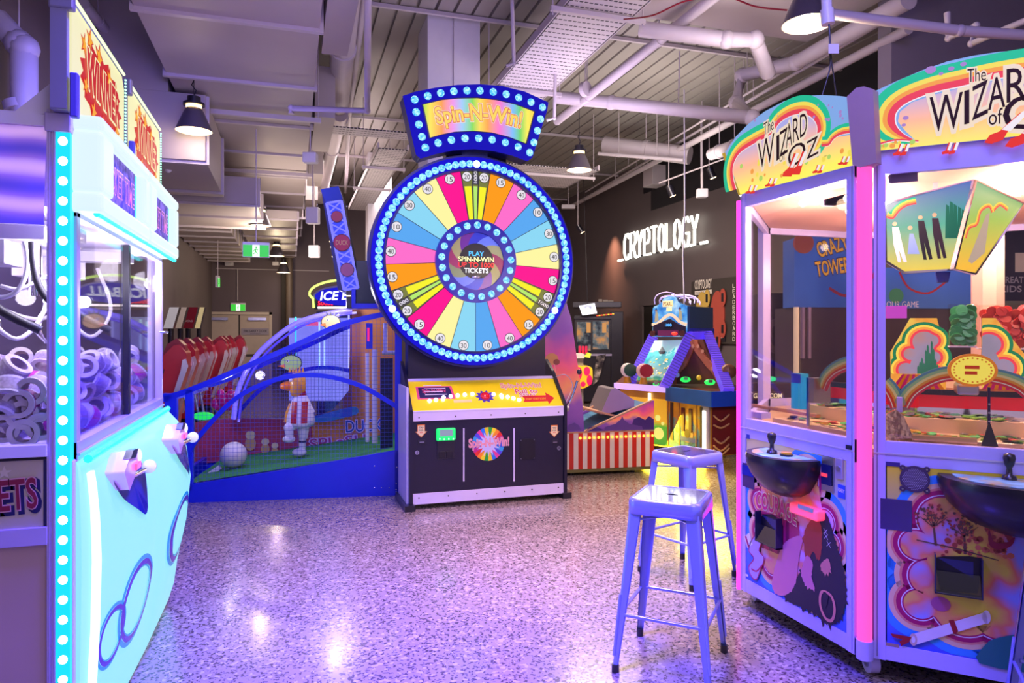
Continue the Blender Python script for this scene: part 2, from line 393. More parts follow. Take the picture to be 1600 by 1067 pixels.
# big flat duct overhead at right top
t = thing('air_duct', 'broad smooth duct behind the lamp hanging over the wizard machine', 'duct', (3, 4, 4.4))
a = onz(1000, 0, 4.45); b = onz(1395, 62, 4.45); c = onz(1000, 40, 4.45)
MB().box(2.35, 5.04, 4.3, 5.9, 4.45, 4.8, grey).build('duct_body', t, bevel=.004)
MB().box(2.3, 5.06, 4.25, 4.3, 4.42, 4.83, grey2).build('flange', t)

# ---------------------------------------------------------------- cable trays
def tray_mat():
    m = bpy.data.materials.new('perforated_tray'); m.use_nodes = True; nt = m.node_tree; b = nt.nodes['Principled BSDF']
    tc = nt.nodes.new('ShaderNodeTexCoord'); sp = nt.nodes.new('ShaderNodeSeparateXYZ'); nt.links.new(tc.outputs['Object'], sp.inputs[0])
    def saw(out, f, duty):
        a = nt.nodes.new('ShaderNodeMath'); a.operation = 'MULTIPLY'; a.inputs[1].default_value = f; nt.links.new(out, a.inputs[0])
        c = nt.nodes.new('ShaderNodeMath'); c.operation = 'FRACT'; nt.links.new(a.outputs[0], c.inputs[0])
        d = nt.nodes.new('ShaderNodeMath'); d.operation = 'LESS_THAN'; d.inputs[1].default_value = duty; nt.links.new(c.outputs[0], d.inputs[0]); return d
    y = saw(sp.outputs[1], 11.0, .22); x = saw(sp.outputs[0], 22, .72)
    an = nt.nodes.new('ShaderNodeMath'); an.operation = 'MULTIPLY'; nt.links.new(y.outputs[0], an.inputs[0]); nt.links.new(x.outputs[0], an.inputs[1])
    mx = nt.nodes.new('ShaderNodeMix'); mx.data_type = 'RGBA'; mx.inputs[6].default_value = lin('#c9c2c6'); mx.inputs[7].default_value = lin('#2b2730')
    nt.links.new(an.outputs[0], mx.inputs[0]); nt.links.new(mx.outputs[2], b.inputs['Base Color']); b.inputs['Roughness'].default_value = .5
    return m
trm = tray_mat()
def tray(label, fr, w_, ln, rails=(), hang=True):
    t = thing('cable_tray', label, 'cable tray', fr.o)
    MB(fr).box(0, w_, 0, ln, 0, .012, trm).build('tray_bed', t)
    for x in (0, w_): MB(fr).box(x - .01, x + .01, 0, ln, 0, .08, grey2).build('side_rail', t)
    for y in rails:
        m = MB(fr).box(-.12, w_ + .12, y, y + .04, -.05, -.01, grey2)
        for x in (-.1, w_ + .1): m.cyl((x, y + .02, -.08), (x, y + .02, ZC - fr.o.z), .006, grey2, 6)
        m.build('support_bar', t)
ZT = 4.25; tx0 = onz(883, 8, ZT).x; tx1 = onz(1000, 16, ZT).x
tray('wide perforated white cable tray running overhead from beside the pillar', Fr((tx0, 3.2, ZT), (1, 0, 0)), tx1 - tx0, 5.6, (2.3, 4.3))
tray('perforated cable tray crossing left of the wheel header at ceiling height', Fr((.35, 9.0, 4.05), (1, 0, 0)), 2.3, .35, ())
tray('narrow perforated tray receding left of the pillar behind the wheel', Fr((1.12, 9.5, 3.95), (1, 0, 0)), .4, 5, (1, 2.6))
tray('flat tray crossing behind the pendant lamp right of the wheel', Fr((3.0, 9.8, 3.95), (1, 0, 0)), 1.5, 1.4, (.4,))

# ---------------------------------------------------------------- pipes
def pipe(label, pts, r, name='overhead_pipe', clamps=(), mt=None, n=12):
    t = thing(name, label, 'pipe', pts[0]); P = [Vector(p) for p in pts]
    if not clamps and len(P) == 2 and (P[1] - P[0]).xy.length > .3: clamps = (.25, .7)
    MB().tube(P, r, mt or grey2, n).build('pipe_run', t)
    for p in P[1:-1]: MB().ball(p, r * 1.18, mt or grey2, 12).build('elbow', t)
    for c_ in clamps:
        a = P[0].lerp(P[-1], c_); d = (P[-1] - P[0]).normalized() * .03
        MB().cyl(a - d, a + d, r * 1.15, grey2, 12).cyl(a, (a.x, a.y, ZC), .006, grey2, 6).build('clamp', t)
    return t
def PW(*a): return [W(*q) for q in a]
z1 = 4.5
pipe('thick vertical-looking drain pipe running away just right of the long duct', [onz(543, -40, z1), onz(527, 198, z1)], .13, clamps=(.35, .9))
pipe('second thick pipe left of the drain pipe, nearer the duct', [(.62, 9.6, 4.4), (.62, 16, 4.4)], .11, clamps=(.3, .8))
pipe('slim straight pipe running beside the thick drain pipe', [onz(573, -40, 4.6), onz(546, 180, 4.6), onz(540, 300, 4.6)], .035)
pipe('thin sprinkler pipe dropping and turning left beneath the long duct', [onz(575, -20, 3.9), W(574, 173, 6.6), W(455, 169, 6.6), W(455, 178, 6.6)], .028, 'sprinkler_pipe')
pipe('long thick pipe crossing the ceiling right of the wheel header', [W(868, 152, 8.3), W(955, 160, 8.2), W(1175, 184, 7.4), W(1150, 160, 7.9), W(1160, 118, 7.9), W(1245, 97, 7.2), W(1420, 0, 5.6)], .075, clamps=(.12,))
pipe('short thick pipe with an elbow above the big wizard machine lamp', [W(1000, 45, 6.4), W(1135, 62, 6.2), W(1180, 62, 6.2), W(1200, 115, 6.6)], .07)
pipe('distant fat pipe ending in a cap beyond the pendant lamp', [W(945, 226, 11.5), W(1078, 243, 10.8)], .14, clamps=(.5,))
pipe('slim pipe under the distant fat pipe', [W(935, 240, 11.2), W(1068, 250, 10.6)], .03)
pipe('long straight conduit sloping down toward the dark wall above the neon sign', [W(1420, 45, 6.0), W(893, 322, 17.2)], .045, 'conduit_pipe')
pipe('second parallel conduit above the neon sign wall', [W(1400, 22, 6.0), W(930, 300, 16.2)], .02, 'conduit_pipe')
pipe('third fine conduit sloping above the neon sign wall', [W(1385, 14, 6.2), W(915, 300, 16.0)], .015, 'conduit_pipe')
pipe('white pipe with elbows at upper right corner', [W(1300, 22, 4.6), W(1500, 48, 4.5), W(1600, 55, 4.5)], .033)
pipe('bent small pipe at top right above the larger wizard header', [W(1480, 20, 5), W(1482, 60, 5), W(1525, 40, 4.8), W(1518, 68, 4.8), W(1620, 25, 4.4)], .022)
pipe('diagonal beam-like pipe from the tray toward the top', [W(870, 190, 8.9), W(1135, -20, 5.8)], .05)
pipe('thick stub pipe on the dark wall beside the small wizard header', [W(1112, 241, 9.4), W(1165, 222, 8.4)], .08)
pipe('dropped white pole carrying a small speaker above the neon sign', [W(1097, 295, 10.5), W(1096, 180, 10.5)], .02)
pipe('thick pale pipe bending down behind the claw machine', [W(-5, 30, 5), W(30, 68, 5), W(38, 75, 5), W(38, 200, 5)], .085, clamps=(.8,))
pipe('slanting pipe overhead behind the nearer WINNER board', [W(130, 5, 6), W(205, 95, 8)], .05)
for i, (a, b, d) in enumerate((((868, 95), (866, 185), 7.5), ((800, 0), (803, 100), 6.2), ((1062, 80), (1060, 165), 8))):
    pipe(('bent conduit drop beside the pillar top', 'thin conduit hanging right of the pillar', 'thin hanger rod by the crossing pipe')[i], [W(*a, d), W(*b, d), W(b[0] - 12, b[1] + 3, d)], .018 if i < 2 else .008)
# white sensor cable hanging to the pirate machine
pts = [onz(1068, 175, 4.7)]; base = W(1069, 178, 8.7)
solo(MB().tube([W(1069, 140, 8.3), W(1070, 330, 8.3), W(1067, 400, 8.3), W(1069, 470, 8.3), W(1072, 590, 8.3)], .008, white, 6), 'hanging_cable', 'white cable hanging from the ceiling down onto the pirate fishing game', 'cable', tuple(W(1069, 140, 8.3)))
# red data cable across the duct top right
solo(MB().tube(smooth_path([tuple(W(975, 30, 5.6)), tuple(W(1020, 24, 5.2)), tuple(W(1070, 2, 5.0)), tuple(W(1130, -6, 5)), tuple(W(1180, 10, 4.9)), tuple(W(1230, 16, 4.8))]), .006, mat('red_cable', '#b02028', .5), 6), 'red_cable', 'red cable sagging across the ceiling by the perforated tray', 'cable', tuple(W(975, 30, 5.6)))

# ---------------------------------------------------------------- pendant lamps
def build_pendant():
    t = thing('pendant_lamp', '', 'lamp', (0, 0, 0), group='industrial pendant lamps')
    sh = mat('lamp_shade_grey', '#6f6870', .35, .5)
    MB().lathe([(.062, .225), (.075, .22), (.10, .17), (.165, .015), (.17, 0)], (0, 0, 0), sh, 28).build('lamp_shade', t)
    MB().lathe([(.166, .002), (.16, .02), (.095, .17), (.0, .172)], (0, 0, 0), glow('lamp_inner', '#ffd9a8', 2.6), 28).build('reflector', t)
    MB().ball((0, 0, .10), .05, glow('lamp_bulb', '#fff2dc', 14), 12).build('bulb', t)
    MB().cyl((0, 0, .225), (0, 0, .25), .072, glow('lamp_band', '#ffcf8a', 6), 24).build('light_band', t)
    MB().cyl((0, 0, .25), (0, 0, .275), .10, dark, 20).cyl((0, 0, .275), (0, 0, .335), .062, dark, 20).build('lamp_cap', t)
    MB().tube([(0, 0, .335), (.02, 0, .40), (-.02, 0, .45), (.01, 0, .52)], .006, dark, 6).build('chain', t)
    c_ = MB().cyl((0, 0, 0), (0, 0, 1), .004, dark, 6).build('cord', t); c_.location = (0, 0, .335)
    return t
L0 = build_pendant(); first = True
for px, py, D, lab in ((303, 205, 6.7, 'biggest grey pendant lamp, hanging before the lit flat duct end'),
                       (407, 353, 10.9, 'second pendant lamp from the left, hanging over the large green exit sign'),
                       (432, 400, 15.2, 'third pendant lamp in the left row, just right of the large exit sign'),
                       (443, 426, 17.5, 'farthest pendant lamp in the left row near the end wall'),
                       (905, 266, 9.3, 'pendant lamp glowing right of the spinning wheel'),
                       (1262, 38, 4.7, 'white-mouthed pendant lamp at the top above the wizard machine')):
    p = W(px, py, D)
    if first: L0.location = p; L0['label'] = lab; first = False; o = L0
    else: o = dup(L0, loc=p, label=lab)
    if px < 310: o.scale = (.98,) * 3
    for ch in KIDS(o):
        if ch.name.startswith('cord'): ch.scale = (1, 1, max(.02, (3.9 if px < 500 else ZC) - p.z - .335))
    lamp_point('pendant_light', (p.x, p.y, p.z - .08), 7 if px < 310 else 24, (1.0, .78, .52), .08)
# sprinkler feed pipe with a dropper over the wizard machine
t = thing('power_drop', 'white ceiling socket with black and red wires feeding the small wizard header', 'power socket', tuple(W(1293, 25, 3.9)))
MB().tube([W(1290, -30, 3.9), W(1292, 15, 3.9)], .028, white, 12).build('drop_pole', t)
MB().tube([W(1292, 15, 3.9), W(1294, 38, 3.9)], .036, white, 12).build('socket', t)
MB().tube(smooth_path([tuple(W(*q, 3.75)) for q in ((1295, 38), (1297, 90), (1296, 110), (1285, 148))]), .004, dark, 6).tube(smooth_path([tuple(W(*q, 3.75)) for q in ((1296, 38), (1299, 92), (1302, 115), (1307, 150))]), .004, dark, 6).build('wire', t)
f = Fr(W(1302, 76, 3.7), RGT); MB(f).box(-.025, .03, 0, .002, -.025, .025, white).build('cable_tag', t)
# ================================================================ TICKET CLAW MACHINE (left)
CX, CY0, CY1 = -.67, 2.60, 4.20
t = thing('claw_machine', 'large white prize claw machine glowing turquoise with two WINNER boards on top', 'arcade machine', (-1.2, 3.4, 0))
RF = Fr((CX, CY0, 0), (0, 1, 0)); FF = Fr((0, 2.56, 0), (1, 0, 0))
LEN = CY1 - CY0
frame_m = mat('claw_frame_lilac', '#cdbfe6', .3, .2)
aqua = lit('aqua_acrylic', '#98f0f4', .76, .7)
aqua_hot = glow('acrylic_tube_white', '#e4fcff', 1.5)
# lit lower shell: lofted profile
prof = [(.0, 1.07), (.03, 1.06), (.085, 1.0), (.135, .86), (.155, .72), (.135, .5), (.09, .28), (.06, .12), (.03, .03)]
def grow(u): return .12 + .88 * min(1, u / .62) ** .8
m = MB(RF); rows = []
for k in range(17):
    u = k / 16; x = u * LEN; rr = []
    bay = (u * 2) % 1 if u < 1 else 1
    ridge = .035 * abs(math.sin(PI * u * 2)) ** .6
    for i, (d, z) in enumerate(prof):
        amp = math.sin(PI * min(1, max(0, (1.05 - z) / .95))) ** .8
        rr.append((x, -(d * grow(u) + (ridge * amp - .02 * amp) * grow(u)), z))
    rows.append(rr)
m.loft(rows, aqua)
m.add(rows[0] + [(0, 0, .03)], [tuple(range(len(prof) + 1))], aqua); m.add(rows[-1] + [(LEN, 0, .03)], [tuple(range(len(prof) + 1))], aqua)
m.build('lit_front_shell', t, label='turquoise backlit front shell')
def shell_y(x, z):
    for (d0, z0), (d1, z1) in zip(prof, prof[1:]):
        if z1 <= z <= z0:
            d = d0 + (d1 - d0) * (z0 - z) / (z0 - z1); break
    else: d = 0
    u = x / LEN; amp = math.sin(PI * min(1, max(0, (1.05 - z) / .95))) ** .8
    return -(d + .035 * abs(math.sin(PI * u * 2)) ** .6 * amp - .02 * amp) * grow(u)
# bright light tube behind the acrylic at the near end
m = MB(RF)
pts = []
for z in [1.02 - .05 * i for i in range(20)]: pts.append((.085, shell_y(.085, z) + .006, z))
m.tube(pts, .024, aqua_hot, 10); m.build('light_tube', t)
m = MB(RF); m.tube([(0.02, -.03, 1.075), (LEN - .02, -.03, 1.075)], .014, glow('aqua_edge', '#22f4ff', 1.6), 8); m.build('light_tube', t)
# cabinet body
m = MB(); m.box(-1.75, CX, 2.57, CY1, .04, 1.08, mat('claw_body_white', '#d9d2e2', .4)); m.build('cabinet_body', t, bevel=.004)
# front end panels (facing the viewer)
px = lambda a, b, y=0: FF.L(a, b, y)
m = MB(FF)
A = px(-60, 720); B = px(73, 828)
m.box(A[0], B[0], -.004, .012, B[1], A[1], mat('ticket_panel_border', '#2b2668', .4))
m.box(A[0], B[0] - .008, -.006, .0, B[1] + .006, A[1] - .006, mat('ticket_panel_cream', '#c9bfa6', .4, vary=.1, scale=3))
A = px(-60, 851); B = px(73, 1100)
m.box(A[0], B[0] + .003, -.004, .012, .03, A[1], mat('ticket_panel_tan', '#c2a593', .4, vary=.25, scale=1.6))
m.build('end_panel', t)
m = MB(FF)
def band(y0, y1, mt, d=.015):
    a = px(-60, y0); b = px(76, y1); m.box(-1.75, b[0], -d, .02, b[1], a[1], mt)
band(699, 712, white, .02); band(712, 717, dark, .01); band(831, 849, frame_m)
m.build('end_rail', t, bevel=.002)
m = MB(FF); r = mat('ticket_red', '#8e1f3f', .4); nv = mat('ticket_navy', '#1c1858', .4); pk = mat('ticket_pink', '#e2a9bc', .4)
p0 = px(-95, 808); p1 = px(60, 791)
hh = .098
m.text('TICKETS', (p0[0] + .006, p0[1] - .008), (p1[0] + .008, p1[1] - .008), hh, -.0075, nv, off=.075)
m.text('TICKETS', p0, p1, hh, -.0085, pk, off=.045); m.text('TICKETS', p0, p1, hh, -.0095, r, off=.015)
q = px(8, 738); st = [(q[0] + (.022 if i % 2 == 0 else .009) * math.sin(i * PI / 5), q[1] + (.022 if i % 2 == 0 else .009) * math.cos(i * PI / 5)) for i in range(10)]
m.flat(st, -.0076, mat('ticket_star', '#ded4c0', .4)); m.build('ticket_logo', t)
# posts
m = MB(FF); a = px(75, 500)[0]; b = px(89, 500)[0]
for i in range(4): x = a + (b - a) * i / 4; m.box(x, x + (b - a) / 4 - .001, -.012 - .002 * (i % 2), .03, .03, 2.2, frame_m)
m.build('corner_post', t)
m = MB(FF); m.box(b, CX - .003, -.012, .03, .03, 2.13, glow('aqua_strip', '#0fd6ee', 1.05)); strip = m.build('led_strip', t)
ledm = glow('led_white', '#eefcff', 4.5)
for i in range(34):
    z = px(102, 222 + 31.0 * i)[1]
    if z < .05: break
    MB(FF).ball(((b + CX - .003) / 2, -.012, z), .0135, ledm, 10, (1, .35, 1.1)).build('led', strip)
m = MB(FF); a2 = px(110, 200)[0]
m.box(b - .03, CX + .0, -.02, .03, 2.13, 2.19, frame_m); m.build('post_cap', t, bevel=.004)
# front header: white rail, purple swoosh panel, gusset
m = MB(FF); a = px(0, 178); b2 = px(0, 196)
m.box(-1.75, px(76, 190)[0], -.012, .03, px(40, 196)[1], px(40, 178)[1], white)
m.prism([px(18, 178), px(102, 112), px(104, 200), px(76, 178)], .0, .02, white)
m.build('header_rail', t)
def swoosh():
    mm = bpy.data.materials.new('purple_swirl_print'); mm.use_nodes = True; nt = mm.node_tree; bb = nt.nodes['Principled BSDF']
    tc = nt.nodes.new('ShaderNodeTexCoord'); wv = nt.nodes.new('ShaderNodeTexWave'); wv.inputs['Scale'].default_value = 2.6; wv.inputs['Distortion'].default_value = 4.5
    wv.inputs['Detail'].default_value = 1; wv.bands_direction = 'Z'
    cr = nt.nodes.new('ShaderNodeValToRGB'); cr.color_ramp.elements[0].color = lin('#5a48c0'); cr.color_ramp.elements[1].color = lin('#d8aee8')
    e = cr.color_ramp.elements.new(.5); e.color = lin('#9068d0')
    nt.links.new(tc.outputs['Object'], wv.inputs['Vector']); nt.links.new(wv.outputs['Fac'], cr.inputs[0]); nt.links.new(cr.outputs[0], bb.inputs['Base Color'])
    bb.inputs['Emission Strength'].default_value = .5; nt.links.new(cr.outputs[0], bb.inputs['Emission Color']); bb.inputs['Roughness'].default_value = .25; return mm
m = MB(FF); z0 = px(40, 352)[1]; z1 = px(40, 197)[1]; xr = px(74, 300)[0]; rows = []
for i in range(9):
    u = i / 8; z = z1 + (z0 - z1) * u; d = .012 * math.sin(PI * u) + .03 * u * u; rows.append([(-1.74, -.002 - d, z), (xr, -.002 - d, z)])
m.loft(rows, swoosh()); m.loft([[(-1.74, -.032, z0), (xr, -.032, z0)], [(-1.74, .03, z0 + .02), (xr, .03, z0 + .02)]], mat('swirl_under', '#3a2a90', .4))
m.build('header_art_panel', t)
# glazing: two bays right side, front end
gl = glass('claw_glass', '#fbfaff', .2); glc = glass('chute_acrylic', '#f4f0ff', .04)
zt, zb = 1.885, 1.10
xm = LEN * .5
MB(RF).box(.05, xm - .01, .012, .018, zb + .03, zt, gl).build('glass_door', t); MB(RF).box(xm + .01, LEN - .06, .022, .028, zb + .03, zt, gl).build('glass_door', t)
MB(FF).box(-1.7, px(74, 500)[0], .012, .016, 1.10, 1.84, gl).build('glass_pane', t)
m = MB(RF)
m.box(0, LEN, -.005, .03, 1.075, 1.135, frame_m).box(0, LEN, -.012, .0, 1.09, 1.10, alu)
m.box(0, .035, -.004, .03, 1.07, 1.9, frame_m).box(LEN - .035, LEN, -.004, .03, 1.07, 1.9, frame_m).box(LEN - .13, LEN - .10, .03, .05, 1.07, 1.9, white)
m.box(0, LEN, -.004, .03, 1.87, 1.9, frame_m); m.build('door_frame', t, bevel=.002)
m = MB(RF).box(xm - .018, xm - .008, 0, .03, 1.09, 1.9, dark).box(xm + .006, xm + .014, 0, .03, 1.09, 1.9, dark); m.build('sliding_seal', t)
m = MB(RF).tube([(LEN - .08, -.03, 1.49), (LEN - .04, -.03, 1.49)], .008, chrome).tube([(LEN - .06, 0, 1.49), (LEN - .06, -.03, 1.49)], .006, chrome); m.build('door_lock', t)
# inner roof, floor shelf, back and far walls, clear chute
inn = mat('claw_interior_white', '#e3ddf4', .4)
m = MB().box(-1.75, CX - .04, 2.6, CY1, 1.9, 2.2, inn).box(-1.75, CX - .03, 2.6, CY1, 1.02, 1.10, inn); m.build('inner_deck', t)
MB().box(-1.77, -1.74, 2.6, CY1, 1.08, 2.2, mat('claw_back_print', '#8f82a8', .3, vary=.5, scale=5)).build('back_panel', t)
MB().box(-1.75, CX - .02, CY1 - .01, CY1, 1.08, 2.2, gl).build('glass_pane', t)
MB(RF).box(.16, .165, .05, .35, 1.10, 1.42, glc).box(.17, .75, .05, .055, 1.10, 1.40, glc).box(.9, 1.45, .05, .055, 1.10, 1.38, glc).build('clear_chute', t)
for y_ in (2.72, 3.42, 4.1): lamp_point('claw_interior_light', (-.73, y_, 1.76), 9, (.90, .84, 1.0), .05); lamp_point('claw_interior_light', (-1.55, y_, 1.7), 5, (.90, .84, 1.0), .05)
# gantries with claw, cable loops, coil hose
for k, (y, x) in enumerate(((3.0, -1.12), (3.85, -1.1))):
    m = MB().box(-1.7, -.75, y - .05, y + .05, 1.83, 1.88, white).box(x - .12, x + .12, y - .12, y + .12, 1.75, 1.84, white)
    g = m.build('gantry', t, bevel=.004); ROOTS[g.name] = ROOTS[t.name]
    MB().cyl((x, y, 1.75), (x, y, 1.60), .03, chrome, 12).build('claw_motor', g)
    for a in range(3):
        th = a * 2.1 + .4; m = MB().tube(smooth_path([(x, y, 1.60), (x + .07 * math.cos(th), y + .07 * math.sin(th), 1.57), (x + .10 * math.cos(th), y + .10 * math.sin(th), 1.50), (x + .03 * math.cos(th), y + .03 * math.sin(th), 1.44)]), .006, chrome, 6); m.build('claw_finger', g)
    for pp, r_, mt_ in (([(x - .3, y - .28, 1.82), (x - .12, y - .34, 1.62), (x + .05, y - .3, 1.55), (x + .14, y - .25, 1.66), (x + .10, y - .2, 1.82)], .009, white),
                        ([(x + .05, y - .2, 1.8), (x + .12, y - .25, 1.6), (x + .22, y - .2, 1.47), (x + .28, y - .1, 1.6), (x + .2, y, 1.8)], .008, white),
                        ([(x + .15, y - .3, 1.83), (x + .14, y - .32, 1.7), (x + .20, y - .33, 1.58), (x + .32, y - .3, 1.5)], .015, mat('coil_hose', '#26242c', .5))):
        MB().tube(smooth_path(pp), r_, mt_, 8).build('cable_loop', g)
# thick black coil hose seen through the end pane
m = MB(); f0 = Fr((0, 2.72, 0), (1, 0, 0)); P = smooth_path([(*f0.L(a, b),) for a, b in ((50, 378), (52, 410), (60, 445), (78, 470), (98, 474))], 8)
for i, (x, z) in enumerate(P): pass
m.tube([(x, 2.72, z) for x, z in P], .012, mat('coil_hose', '#26242c', .5), 8); m.build('coil_hose', t)
m = MB(); P = smooth_path([f0.L(a, b) for a, b in ((27, 358), (37, 390), (36, 425), (20, 455), (-10, 463), (-40, 440))], 8); m.tube([(x, 2.75, z) for x, z in P], .008, white, 8)
P = smooth_path([f0.L(a, b) for a, b in ((-10, 445), (20, 450), (60, 432), (90, 420))], 8); m.tube([(x, 2.78, z) for x, z in P], .007, white, 8); m.build('cable_loop', t)
m = MB().box(-1.7, -.78, 2.68, 2.9, 1.80, 1.85, white).box(-1.1, -.9, 2.7, 2.86, 1.72, 1.82, white).cyl((-.85, 2.82, 1.8), (-.85, 2.82, 1.62), .02, chrome, 10); m.build('gantry', t, bevel=.004)
# marquee: bowed light box with two ticker screens
lbx = lit('lightbox_white', '#dff5ff', .98, .4)
m = MB(RF)
for k in (0, 1):
    x0 = -.03 + k * (LEN / 2 + .015); x1 = x0 + LEN / 2 + .0
    for (xa, xb, za, zb_) in ((x0, x1, 1.885, 1.95), (x0, x1, 2.15, 2.20), (x0, x0 + .16, 1.95, 2.15), (x1 - .10, x1, 1.95, 2.15)):
        m.box(xa, xb, -.085, .02, za, zb_, lbx)
    m.box(x0 + .16, x1 - .10, -.045, .02, 1.95, 2.15, lbx)
lb = m.build('marquee_box', t, bevel=.016, seg=3, label='white glowing header box')
m = MB(RF).tube([(0, -.06, 1.882), (LEN, -.06, 1.882)], .010, glow('aqua_edge', '#22f4ff', 1.6), 8); m.build('light_tube', t)
def scr_mat():
    mm = bpy.data.materials.new('violet_screen_print'); mm.use_nodes = True; nt = mm.node_tree; bb = nt.nodes['Principled BSDF']
    tc = nt.nodes.new('ShaderNodeTexCoord'); nz = nt.nodes.new('ShaderNodeTexNoise'); nz.inputs['Scale'].default_value = 30
    cr = nt.nodes.new('ShaderNodeValToRGB'); cr.color_ramp.elements[0].color = lin('#25207a'); cr.color_ramp.elements[1].color = lin('#7a62c8'); cr.color_ramp.elements[0].position = .35; cr.color_ramp.elements[1].position = .7
    nt.links.new(tc.outputs['Object'], nz.inputs['Vector']); nt.links.new(nz.outputs['Fac'], cr.inputs[0]); nt.links.new(cr.outputs[0], bb.inputs['Base Color'])
    nt.links.new(cr.outputs[0], bb.inputs['Emission Color']); bb.inputs['Emission Strength'].default_value = .6; return mm
sm_ = scr_mat()
for k in (0, 1):
    x0 = .13 + k * .815; x1 = x0 + .50
    m = MB(RF).box(x0, x1, -.052, -.045, 1.955, 2.145, sm_).box(x1, x1 + .045, -.050, -.045, 1.955, 2.145, glow('aqua_edge2', '#45e8f4', .9))
    m.text('TICKET TIME', (x0 + .02, 2.0), (x1 - .02, 2.0), .10, -.0535, mat('ticket_glow', '#e8a0e0', .3, emit='#f090e0', es=.5, vary=0), off=.035)
    m.text('TICKET TIME', (x0 + .02, 2.0), (x1 - .02, 2.0), .10, -.0545, mat('ticket_deep', '#4a1a70', .3, emit='#5a1a80', es=.3, vary=0), off=-.002)
    m.build('marquee_screen', t)
# WINNER toppers
cream_lit = lit('topper_cream_lit', '#f8f4b8', .9, .35)
redt = lit('topper_red', '#e0181c', .7, .4); yel = lit('topper_yellow', '#ffb020', .85, .4)
for k in (0, 1):
    x0 = -.10 + k * .83 + .0; x1 = x0 + .78; zb_, zt_ = 2.19, 2.565
    ou = [(x0, zb_ + .0), (x1 - .02, zb_), (x1, zb_ + .02), (x1, zt_ - .06), (x1 - .05, zt_), (x0 + .03, zt_), (x0, zt_ - .02)]
    m = MB(RF).prism(ou, .0, .045, mat('topper_frame', '#8f8ca8', .35, .3))
    tp = m.build('topper_frame', t, bevel=.004); ROOTS[tp.name] = ROOTS[t.name]
    inn_ = [(x0 + .03, zb_ + .01), (x1 - .025, zb_ + .01), (x1 - .02, zt_ - .065), (x1 - .06, zt_ - .02), (x0 + .05, zt_ - .02), (x0 + .03, zt_ - .05)]
    MB(RF).prism(inn_, -.006, 0, cream_lit).build('topper_panel', tp)
    m = MB(RF); cx, cz = (x0 + x1) / 2 + .01, (zb_ + zt_) / 2 - .01; n = 30; bp = []
    for i in range(n):
        a = 2 * PI * i / n; r_ = 1 if i % 2 == 0 else .74; r_ *= 1 + .12 * math.sin(3.1 * i)
        bp.append((cx + .31 * r_ * math.cos(a), cz + .155 * r_ * math.sin(a)))
    m.flat(bp, -.0075, redt)
    for (sx, sz, sr) in ((-.24, .09, .045), (-.17, .13, .05), (-.05, .115, .06), (.1, .09, .055), (.2, .07, .04), (-.22, -.04, .04), (-.12, -.10, .05), (0, -.12, .06), (.12, -.12, .05), (.22, -.08, .045)):
        s_ = [(cx + sx + sr * (1 if i % 2 == 0 else .42) * math.sin(i * PI / 5 + .2), cz + sz + sr * (1 if i % 2 == 0 else .42) * math.cos(i * PI / 5 + .2)) for i in range(10)]
        m.flat(s_, -.009, redt); s2 = [(cx + sx + (a_ - cx - sx) * .72, cz + sz + (b_ - cz - sz) * .72) for a_, b_ in s_]; m.flat(s2, -.010, yel)
    m.text('WINNER', (cx - .22, cz - .035), (cx + .24, cz - .055), .13, -.0115, cream_lit, off=.085)
    m.text('WINNER', (cx - .22, cz - .035), (cx + .24, cz - .055), .13, -.013, redt, off=.04)
    m.build('winner_lettering', tp)
    m = MB(RF)
    for i in range(26):
        z = zb_ + .02 + i * .0135; m.ball((x1 - .004, -.008, z), .0045, glow('dot_mint', '#a8ffd8', 2), 6)
    m.tube([(x0 + .05, -.012, zt_ - .01), (x1 - .05, -.012, zt_ - .01)], .006, glow('edge_yellow', '#eaffb8', 1.4), 6)
    m.build('edge_lights', tp)
    m = MB(RF).box(x0 - .004, x0 + .028, -.02, .05, zt_ - .06, zt_ + .01, mat('topper_frame', '#8f8ca8')); m.build('topper_bracket', tp, bevel=.006); MB(RF).box(x0 + .001, x0 + .03, -.03, -.007, zb_ - .02, zb_ + .12, mat('bracket_violet', '#5a50c8', .4)).build('topper_bracket', tp, bevel=.004)
